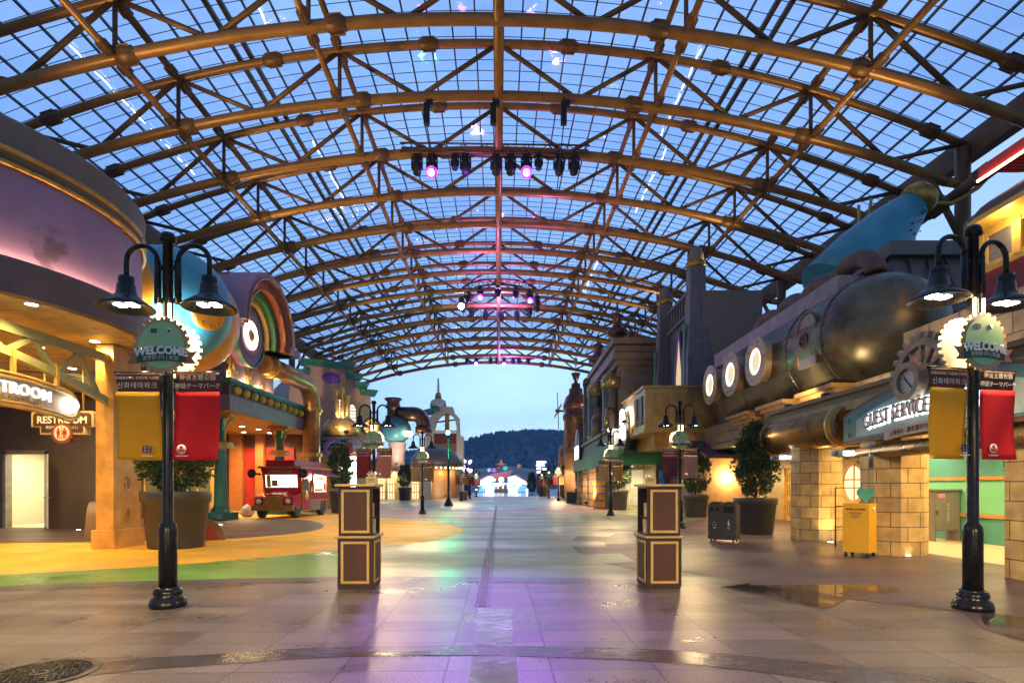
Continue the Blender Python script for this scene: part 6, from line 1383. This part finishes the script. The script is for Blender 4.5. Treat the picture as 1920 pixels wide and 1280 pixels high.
for sx in (-1, 1):
    for y in (-1.62, 1.25):
        q = MB(); T = Matrix.Translation((sx * .84, y, .33)) @ Matrix.Rotation(R(90), 4, 'Y'); q.lathe([(.20, -.10), (.32, -.11), (.33, -.08), (.33, .08), (.32, .11), (.20, .10)], 24, (0, 0, 0), T); wh = q.build("wheel", MATTE, tk)
        q = MB(); q.lathe([(.21, -.105), (.16, -.06), (.16, .06), (.21, .105), (.12, .08), (0, .09)], 18, (0, 0, 0), T); q.build("rim", STEEL, wh)
    q = MB(); q.tube([(sx * 1.0, -1.45, 2.1), (sx * 1.28, -1.55, 2.15)], .05, 8); q.lathe([(.08, -.12), (.20, .12), (.22, .16), (.12, .1), (0, .08)], 18, (0, 0, 0), Matrix.Translation((sx * 1.3, -1.62, 2.14)) @ Matrix.Rotation(R(90), 4, 'X')); q.build("horn", mat("horn_brown", (.05, .03, .025), .4, .5), tk)
T = face((.97, 0, 0), 1, .0)
dr2 = tbx("side_door", TRG, ((.93, -1.2, .30), (.985, -.45, 2.3)))
tbx("door_panel", TRD, ((.98, -1.12, .36), (.995, -.53, 1.25)), ((.98, -1.12, 1.95), (.995, -.53, 2.22)), par=dr2)
tbx("door_window", mat("dim_glass", (.10, .13, .10), .08), ((.985, -1.12, 1.32), (1.0, -.53, 1.9)), par=dr2)
q = MB(); q.lathe([(.2, 0), (.2, .012), (0, .012)], 20, (-.82, .82, .03), T @ Matrix.Diagonal((1, 1.3, 1, 1))); q.build("oval_badge", mat("badge_cream", (.4, .35, .18), .5), dr2)
hb = tbx("serving_hatch", glow("hatch_glow", (1, .80, .50), 2.2), ((.96, .0, 1.25), (1.012, 1.5, 2.12)))
tbx("hatch_frame", TRG, ((.97, -.08, 1.18), (1.05, 1.58, 1.25)), ((.97, -.08, 2.12), (1.05, 1.58, 2.18)), ((.97, -.08, 1.25), (1.04, .0, 2.12)), ((.97, 1.5, 1.25), (1.04, 1.58, 2.12)), par=hb)
tbx("hatch_contents", mat("menu_red", (.4, .06, .04), .5), ((1.013, .2, 1.85), (1.02, 1.1, 2.02)), ((1.013, .1, 1.27), (1.02, 1.1, 1.4)), ((1.013, 1.2, 1.3), (1.03, 1.45, 1.7)), par=hb)
q = MB(); q.prism([(1.03, 2.2), (1.03, 2.25), (1.75, 2.06), (1.75, 2.02)], -.15, 1.65, Matrix(((1, 0, 0, 0), (0, 0, 1, 0), (0, 1, 0, 0), (0, 0, 0, 1)))); q.build("hatch_awning", mat("awning_mauve", (.22, .10, .16), .6), tk)
tbx("side_skirt", mat("skirt_grey", (.16, .13, .13), .5), ((.92, -.35, .3), (.96, .9, .78))); tbx("rear_skirt", mat("skirt_grey", (.16, .13, .13), .5), ((.92, 1.62, .3), (.96, 2.0, .78)))
tbx("side_trim", TRG, ((.93, -.4, .78), (.99, 2.02, .86)))
lamp("hatch_light", 'POINT', (-9.7, 29.8, 1.9), 35, (1, .85, .6), None, .1)
bag = thing("plastic_bag", "crumpled white plastic bag on the ground in front of the red wall by the truck", "bag", (*G(463, 968), 0))
random.seed(2); q = MB(); rings = []
for i in range(9):
    f = i / 8; r_ = (.30 * math.sin(math.pi * min(1, .18 + f * .8)) + .02); rings.append([(r_ * (1 + random.uniform(-.16, .16)) * math.cos(2 * math.pi * k / 16), r_ * (1 + random.uniform(-.16, .16)) * math.sin(2 * math.pi * k / 16), .62 * f) for k in range(16)])
q.loft(rings); q.build("crumpled_film", WHITE, bag)
ah = thing("arched_ornament", "low brown half wheel ornament with red centre beside the huge planter", "ornament", (W(372, 0, 15.6).x, 15.7, 0))
T = face((0, 0, 0), .5, -1); q = MB(); q.ring(.62, .46, -.12, .12, 24, T, 0, 180); q.build("arch", mat("ornament_brown", (.22, .11, .04), .5), ah); q = MB(); q.prism([(.45 * math.cos(R(a)), .45 * math.sin(R(a))) for a in range(0, 181, 15)], -.05, .05, T); q.build("centre", RED, ah)
ah2 = thing("arched_ornament", "brown curved half wheel ornament beside the marbled column at the alcove", "ornament", (W(176, 0, 16.5).x, 16.6, 0))
q = MB(); q.ring(1.05, .86, -.15, .15, 28, face((0, 0, 0), 1, .58), 0, 180); q.build("arch", mat("ornament_brown", (.22, .11, .04), .5), ah2)
# in-ground lights
GLS = [(147, 994, "left of the marbled column"), (413, 984, "between the huge planter and the green post"), (363, 991, "close behind the huge planter"), (391, 976, "at the foot of the nearest green post"), (1701, 1043, "at the foot of the middle stone pillar"), (1557, 1017, "at the foot of the farther stone pillar"), (1097, 945, "farthest of the row by the striped pillars"), (1112, 948, "third of the row by the striped pillars"), (1128, 951, "second of the row by the striped pillars"), (1148, 955, "nearest of the row by the striped pillars")]
for x, y, wh in GLS:
    g = G(x, y); t = thing("ground_light", "small glowing in-ground uplight " + wh, "ground light", (g[0], g[1], 0), 0, "in-ground uplights")
    q = MB(); q.ring(.11, .07, .0, .022, 18); q.build("ring", STEEL, t); q = MB(); q.lathe([(.072, .006), (.072, .019), (0, .019)], 16); q.build("lens", GL_W, t)
    lamp("uplight_beam", 'SPOT', (g[0], g[1], .07), 45, AMBER, None, .06, (R(180), 0, 0), 110, .8)
# green spotlight pole
gp = thing("spotlight_pole", "slim black pole with a flared foot and a bright green spotlight on top", "spotlight pole", (*G(841, 948), 0))
q = MB(); q.lathe([(.38, 0), (.36, .1), (.16, .55), (.10, .7), (.085, 5.7), (0, 5.7)], 14); q.build("pole", BLACK, gp)
q = MB(); q.lathe([(.14, -.2), (.2, .15), (0, .16)], 14, (0, -.2, 5.75), Matrix.Identity(4)); q.build("housing", MATTE, gp)
q = MB(); q.sphere((0, -.42, 5.8), .15, 14, 8); q.build("green_lens", glow("green_beam", (.05, 1, .35), 60), gp)
lamp("green_light", 'POINT', (gp.location.x, gp.location.y - .8, 5.8), 250, (.1, 1, .4), None, .15)
# ------------------------------------------------------------------ stage lights hung in the roof
FIX = MATTE
GLP = glow("stage_violet", (.60, .16, 1.0), 45); GLV = glow("violet_halo", (.42, .03, 1.0), 2.0); GLX = glow("stage_white", (.75, .92, 1), 60)
def stage_light():
    t = thing("stage_light", "", "stage light", (0, 0, 0), 0, "stage lights hung in the roof")
    q = MB(); q.box((0, 0, -.12), (.34, .28, .2)); q.tube([(0, 0, 0), (0, 0, .2)], .05, 8); q.build("clamp_base", FIX, t)
    q = MB(); q.box((-.24, 0, -.42), (.06, .16, .55)); q.box((.24, 0, -.42), (.06, .16, .55)); q.box((0, 0, -.2), (.5, .16, .06)); q.build("yoke", FIX, t)
    q = MB(); q.lathe([(.17, .28), (.21, .2), (.21, -.12), (.18, -.34), (.16, -.36), (.14, -.30), (0, -.30)], 18, (0, 0, -.58), Matrix.Rotation(R(0), 4, 'X')); q.build("head", FIX, t)
    q = MB(); q.lathe([(.13, -.31), (.08, -.34), (0, -.35)], 14, (0, 0, -.58)); q.build("lens", mat("dark_lens", (.02, .02, .03), .05), t)
    return t
SL = stage_light()
used = []
def place(x, y, z, lbl, lit=None, s=1.0):
    o = SL if not used else copy_tree(SL); used.append(o); o.location = (x, y, z); o["label"] = lbl; o.scale = (s, s, s)
    if lit:
        q = MB(); q.sphere((0, -.12, -.90), .27, 18, 10); l_ = q.build("halo_sphere", GLV if lit is not GLX else lit, o)  # glowing sphere standing in for the halo round the lit head
        q = MB(); q.sphere((0, -.30, -1.02), .15, 14, 8); q.build("hot_spot", lit, l_)
    return o
def bar(y, x0, x1, z, nm):
    t = thing("lighting_truss", nm, "lighting truss", ((x0 + x1) / 2, y, z), TH); w_ = x1 - x0
    q = MB()
    for dy, dz in ((-.2, 0), (.2, 0), (-.2, .4), (.2, .4)): q.tube([(-w_ / 2, dy, dz), (w_ / 2, dy, dz)], .045, 6)
    n = int(w_ / .5)
    for k in range(n):
        a, b = -w_ / 2 + w_ * k / n, -w_ / 2 + w_ * (k + 1) / n
        for dy in (-.2, .2): q.tube([(a, dy, 0 if k % 2 else .4), (b, dy, .4 if k % 2 else 0)], .02, 4)
        q.tube([(a, -.2, 0), (a, .2, 0)], .02, 4)
    q.build("frame", COPPER, t); return t
DB = 28.3
bar(DB, W(752, 0, DB).x, W(1105, 0, DB).x, W(0, 290, DB).z, "long bronze lighting truss under the third roof arch carrying stage lights")
names = ["outermost on the restroom side", "glowing violet, nearest the restroom side", "small box head beside the glowing one", "round head left of the ridge", "hanging right at the ridge beam", "pale boxy head just right of the ridge", "glowing violet, right of the ridge", "small box head next to the right violet one", "round head, second from the right end", "outermost on the cone side"]
for (px_, nm) in zip((782, 810, 853, 873, 930, 957, 987, 1010, 1048, 1076), names):
    p = W(px_, 288, DB); place(p.x, p.y, p.z - .05, "stage light on the nearer lighting truss, " + nm, GLP if px_ in (810, 987) else None, 1.05 if px_ not in (853, 1010) else .8)
for px_, nm in ((800, "left"), (925, "ridge"), (1057, "right")):
    p = W(px_, 188, 24.4); t = thing("chain_hoist", "black chain hoist hanging from the second roof arch, %s one of the three" % ("restroom side" if nm == "left" else "ridge" if nm == "ridge" else "cone side"), "chain hoist", p, 0, "chain hoists of the lighting truss")
    q = MB(); q.tube([(0, 0, .4), (0, 0, -.1)], .04, 6); q.rbox((0, 0, -.6), (.26, .26, .9), .06); q.rbox((.12, 0, -.15), (.3, .2, .25), .05); q.build("motor", FIX, t)
    q = MB(); q.tube([(0, 0, -1.0), (0, 3.9, -2.0)], .025, 5); q.build("chain", FIX, t)
# circular truss
RD = 50.5; rc = W(937, 560, RD); rr = 72 * RD / F
rg = thing("ring_truss", "round lighting truss hanging in the middle of the roof, edged with stage lights", "lighting truss", rc)
q = MB()
for r_, z in ((rr, 0), (rr, .5), (rr - .45, .25)): q.torus((0, 0, z), r_, .06, 56, 6)
for k in range(56):
    a, b = 2 * math.pi * k / 56, 2 * math.pi * (k + 1) / 56; z0, z1 = (0, .5) if k % 2 else (.5, 0)
    q.tube([(rr * math.cos(a), rr * math.sin(a), z0), (rr * math.cos(b), rr * math.sin(b), z1)], .03, 4); q.tube([(rr * math.cos(a), rr * math.sin(a), z0), ((rr - .45) * math.cos(a), (rr - .45) * math.sin(a), .25)], .025, 4)
q.build("frame", COPPER, rg)
for k in range(4): a = R(45 + 90 * k); q = MB(); q.tube([(rr * math.cos(a), rr * math.sin(a), .5), (rr * math.cos(a) * .8, rr * math.sin(a), zbot(0) - rc.z)], .025, 5); q.build("cable", FIX, rg)
for k in range(14):
    a = 2 * math.pi * k / 14 + .2; p = rc + Vector((rr * math.cos(a), rr * math.sin(a), -.05))
    lit = GLX if k == 7 else (GLP if k in (9, 12) else None)
    qd = ["east", "north-east", "north", "north-west", "west", "south-west", "south", "south-east"][int((math.degrees(a) % 360 + 22.5) // 45) % 8]
    place(p.x, p.y, p.z, "stage light on the round truss, clock place %d of fourteen, %s" % (k + 1, "dazzling white" if lit is GLX else "glowing violet" if lit else "unlit black head"), lit, .95)
DE = 76.0
bar(DE, W(866, 0, DE).x, W(1002, 0, DE).x, W(0, 672, DE).z, "short lighting truss under the last roof arch at the open end")
for px_, lit in ((876, 0), (893, 1), (920, 0), (932, 0), (945, 1), (962, 0), (973, 0), (990, 0)):
    p = W(px_, 669, DE); place(p.x, p.y, p.z, "stage light under the last arch, %s" % ({876: "at the pavilion end", 893: "dazzling violet nearer the pavilion", 920: "dark one between the two dazzling ones", 932: "dark one close to the ridge", 945: "dazzling violet right of the ridge", 962: "dark one right of the dazzling pair", 973: "dark one second from the tower end", 990: "at the boiler tower end"}[px_]), glow("stage_violet_far", (.62, .16, 1.0), 300) if lit else None, 1.0)
# light thrown by the stage lights
for px_, pw in ((810, 1500), (987, 1500)):
    p = W(px_, 352, DB - .5); l_ = lamp("violet_beam", 'SPOT', p, pw * 3.4, (.34, .08, 1), None, .25, None, 14, .95); aim(l_, (p.x * .15, 6.0, 0))
for (x, y, z, pw, c) in ((rc.x, RD, rc.z - 1.6, 2200, MAGENTA), (-2.2, 40, 15.4, 800, MAGENTA), (2.0, 33, 15.4, 350, MAGENTA), (0, 72, 15.9, 1400, PURPLE), (-2.2, 28, 16.7, 60, PURPLE)):
    lamp("stage_glow", 'SPOT', (x, y, z), pw, c, None, .25, (R(180), 0, 0), 165, .5)
# hidden floodlights added on the shop roofs to warm the underside of the arches
for (x, y, z, tx, ty, pw) in ((-14.5, 15, 10.2, -9, 22, 832), (-14, 30, 11.2, -10, 31, 832), (-14, 45, 11, -9, 45, 672), (14, 20, 9.7, 11, 21, 832), (12.5, 31, 12.1, 9, 32, 672), (11.5, 46, 12.2, 9, 46, 736), (-14.5, 18, 10.2, -4, 24, 832), (14, 24, 9.6, 3, 27, 832), (-15, 60, 9, -6, 62, 672), (12, 62, 9, 5, 64, 672)):
    f_ = thing("added_roof_floodlight", "added hidden floodlight on the %s roofs aimed at the arches, about %d metres off" % ("restroom side" if x < 0 else "guest service side", y), "floodlight", (x, y, z), 0, "added floodlights on the shop roofs")
    q = MB(); q.rbox((0, 0, .0), (.35, .25, .25), .04); q.tube([(0, 0, -.1), (0, 0, -.45)], .03, 6); q.build("housing", FIX, f_)
    l_ = lamp("flood_beam", 'SPOT', (x, y, z + .3), pw, AMBER, None, .2, None, 100, .8); aim(l_, (tx, ty, 17))
# ------------------------------------------------------------------ far plaza and hill
pz = thing("plaza_gate", "bright winged white gate with lettering and a round lamp at the end of the street", "gate", (W(941, 0, 170).x, 170, 0))
def Z(x, y): p = W(x, y, 170); return (p.x - pz.location.x, p.z)
TT0 = Matrix(((1, 0, 0, 0), (0, 0, -1, 0), (0, 1, 0, 0), (0, 0, 0, 1)))
def zp(pts, z0, z1, nm, m_): q = MB(); q.prism([Z(*p) for p in pts], z0, z1, TT0); return q.build(nm, m_, pz)
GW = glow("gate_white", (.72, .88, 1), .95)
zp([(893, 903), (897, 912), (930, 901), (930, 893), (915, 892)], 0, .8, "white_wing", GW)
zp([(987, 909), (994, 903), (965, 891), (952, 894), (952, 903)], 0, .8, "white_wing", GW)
zp([(891, 901), (893, 904), (915, 893), (915, 890)], .8, 1.1, "pink_edge", mat("gate_pink", (.45, .12, .2), .5))
zp([(993, 906), (996, 904), (968, 889), (965, 891)], .8, 1.1, "pink_edge", mat("gate_pink", (.45, .12, .2), .5))
zp([(896, 922), (994, 922), (992, 912), (960, 904), (920, 904), (900, 912)], -3, -.5, "blue_wall", mat("gate_blue", (.08, .22, .42), .4, emit=(.2, .5, 1), es=.5))
for a in (911, 953): zp([(a, 924), (a + 15, 924), (a + 15, 913), (a, 913)], .2, 1.0, "white_box", GW)
zp([(926, 924), (954, 924), (949, 908), (931, 908)], .3, 1.3, "centre_pier", mat("gate_brown", (.10, .06, .05), .5))
zp([(918, 889), (962, 881), (958, 888), (950, 896), (938, 900), (928, 897)], .2, 1.6, "red_swirl", mat("gate_red", (.28, .03, .06), .45))
zp([(921, 886), (931, 886), (933, 876), (927, 872), (922, 878)], .4, 1.2, "violet_figure_shape", mat("gate_violet", (.35, .08, .35), .45)) if 0 else None
for (x, y, r_, c) in ((926, 882, .9, (.35, .10, .36)), (917, 881, .7, (.35, .45, .6)), (948, 878, 1.0, (.05, .32, .30)), (974, 874, .8, (.40, .14, .08)), (934, 877, .6, (.25, .02, .05))):
    p = Z(x, y); q = MB(); q.sphere((p[0], -.6, p[1]), r_, 16, 10, None, (1, .6, .9)); q.build("coloured_orb", mat("orb_%d" % x, c, .4), pz)
q = MB(); p = Z(940, 870); q.lathe([(0, -.6), (1.6, .2), (2.0, .3), (.5, .5), (.45, 1.0), (.1, 1.9), (0, 2.1)], 16, (p[0], -.6, p[1] - .3)); q.build("red_hat", mat("gate_orange", (.42, .12, .05), .5), pz)
q = MB(); p = Z(940, 899); q.sphere((p[0], -1.4, p[1]), .85, 18, 10); q.build("round_lamp", glow("gate_lamp", (1, .75, .45), 1.6), pz)
text("letters", "HAPPY POP", 2.2, glow("gate_letters", (1, 1, 1), 2.5), face((0, -1.6, Z(0, 911)[1]), 0, -1), pz, .1, bold=.03)
lamp("plaza_light", 'AREA', (pz.location.x, 160, 9), 700, (.7, .88, 1), None, 6); aim(bpy.data.objects["plaza_light"], (pz.location.x, 172, 2))
lamp("plaza_front_light", 'POINT', (pz.location.x - 3, 163, 5), 350, (.75, .9, 1), None, .6)
hv = thing("pale_hall", "long pale hall with a low roof behind the bright plaza gate", "building", (0, 215, 0))
q = MB(); a, b = W(820, 0, 215).x, W(1010, 0, 215).x; q.bb((a, 215, 0), (b, 230, W(0, 884, 215).z)); q.build("wall", mat("pale_hall_wall", (.40, .46, .52), .6), hv, True)
q = MB(); c_ = W(0, 884, 215).z; q.prism([(a, c_), (b, c_), (b - 2, c_ + 1.0), (b - 10, c_ + 1.9), (a + 6, c_ + .7)], -226, -214.6, Matrix(((1, 0, 0, 0), (0, 0, -1, 0), (0, 1, 0, 0), (0, 0, 0, 1)))); q.build("roof", mat("pale_roof", (.45, .50, .50), .6), hv, True)
vs_ = thing("violet_ride_sign", "stack of glowing violet white light bars on a ride beside the plaza", "light sign", (W(1015, 0, 140).x, 140, 0))
q = MB()
for (x, y, w_) in ((1015, 866, 17), (1013, 872, 15), (1010, 878, 8), (1021, 879, 6), (1012, 885, 10), (1018, 886, 8)): p = W(x, y, 140); q.box((p.x - vs_.location.x, 0, p.z), (w_ * 140 / F, .3, .38))
q.build("light_bar", glow("violet_bars", (.75, .7, 1), 5), vs_)
q = MB(); q.bb((-1.1, .3, 0), (1.1, 1.2, 8.2)); q.build("tower", mat("ride_navy", (.04, .05, .12), .5), vs_)
vs2 = thing("violet_ride_sign", "cluster of glowing violet lamps on a dark ride beyond the wooden pavilion", "light sign", (W(875, 0, 120).x, 120, 0))
q = MB(); random.seed(4)
for k in range(9): p = W(868 + random.uniform(0, 16), 862 + random.uniform(0, 24), 120); q.sphere((p.x - vs2.location.x, random.uniform(-.3, .3), p.z), .28, 8, 6)
q.build("lamp_cluster", glow("violet_bars", (.75, .7, 1), 5), vs2); q = MB(); q.lathe([(.9, 0), (.7, 4), (1.2, 7.0), (0, 7.6)], 12, (0, 1.2, 0)); q.build("tower", mat("ride_navy", (.04, .05, .12), .5), vs2)
for x in (893, 912, 968, 988):
    q = MB(); p = W(x, 0, 128); q.lathe([(.12, 0), (.12, .9), (.16, .95), (.16, 1.15), (0, 1.2)], 10, (0, 0, 0)); o = q.build("bollard_light", glow("bollard_glow", (1, .95, .85), 6)); o.location = (p.x, 128, 0)
    tag(o, "small glowing bollard on the plaza, %s" % {893: "nearest the wooden pavilion side", 912: "just left of the gate centre", 968: "just right of the gate centre", 988: "nearest the lone cypress"}[x], "bollard", "glowing plaza bollards")
# wooded hill on the horizon
random.seed(11); HD = 1500; q = MB(); ridge = [(560, 900), (700, 868), (780, 848), (860, 836), (900, 821), (930, 815), (970, 811), (1010, 809), (1045, 811), (1090, 815), (1150, 826), (1240, 846), (1400, 880), (1600, 905)]
rp_ = smooth_px(ridge, 26); rows = []
for j, (dd, f) in enumerate(((-650, 0), (-480, .28), (-330, .55), (-200, .76), (-90, .92), (0, 1.0), (200, .8), (500, 0))):
    row = []
    for (x, y) in rp_:
        p = W(x, y, HD); h = p.z * f + (random.uniform(-2.5, 2.5) if 0 < f else 0) + (random.uniform(0, 3) if f == 1 else 0)
        row.append((p.x, HD + dd, max(0, h) - .02))
    rows.append(row)
q.loft(rows, False, False, False, None, False)
random.seed(5)
for k in range(2600):
    j = random.uniform(0, len(rp_) - 1.001); i0 = int(j); jj = random.choice((5, 5, 4, 4, 3, 3, 2, 1)); a, b = rows[jj][i0], rows[jj - 1][i0]; f = random.random() ** 1.5
    x, y, z = [a[m_] + (b[m_] - a[m_]) * f for m_ in range(3)]; x += random.uniform(-12, 12); hh = random.uniform(5, 9); ww = random.uniform(3, 6)
    if z > 6: q.lathe([(ww * .8, -3), (ww, 0), (ww * .7, hh * .5), (.2, hh)], 5, (x, y, z - .5), cap=False)
hm = mat("forest", (.035, .06, .045), .9, var=.5, scale=.02)
h_ = q.build("hills", hm); h_["kind"] = "structure"

# ------------------------------------------------------------------ evening air: one even veil of haze round the whole place
q = MB(); q.bb((-1700, -40, -1.0), (1700, 2300, 260))
hz_m = bpy.data.materials.new("evening_air"); hz_m.use_nodes = True; N, L = hz_m.node_tree.nodes, hz_m.node_tree.links; N.remove(N["Principled BSDF"])
pv = N.new("ShaderNodeVolumePrincipled"); pv.inputs["Density"].default_value = .00028; pv.inputs["Color"].default_value = (.22, .48, 1.0, 1)
L.new(pv.outputs[0], N["Material Output"].inputs["Volume"])
hz = q.build("haze", hz_m); hz["kind"] = "stuff"
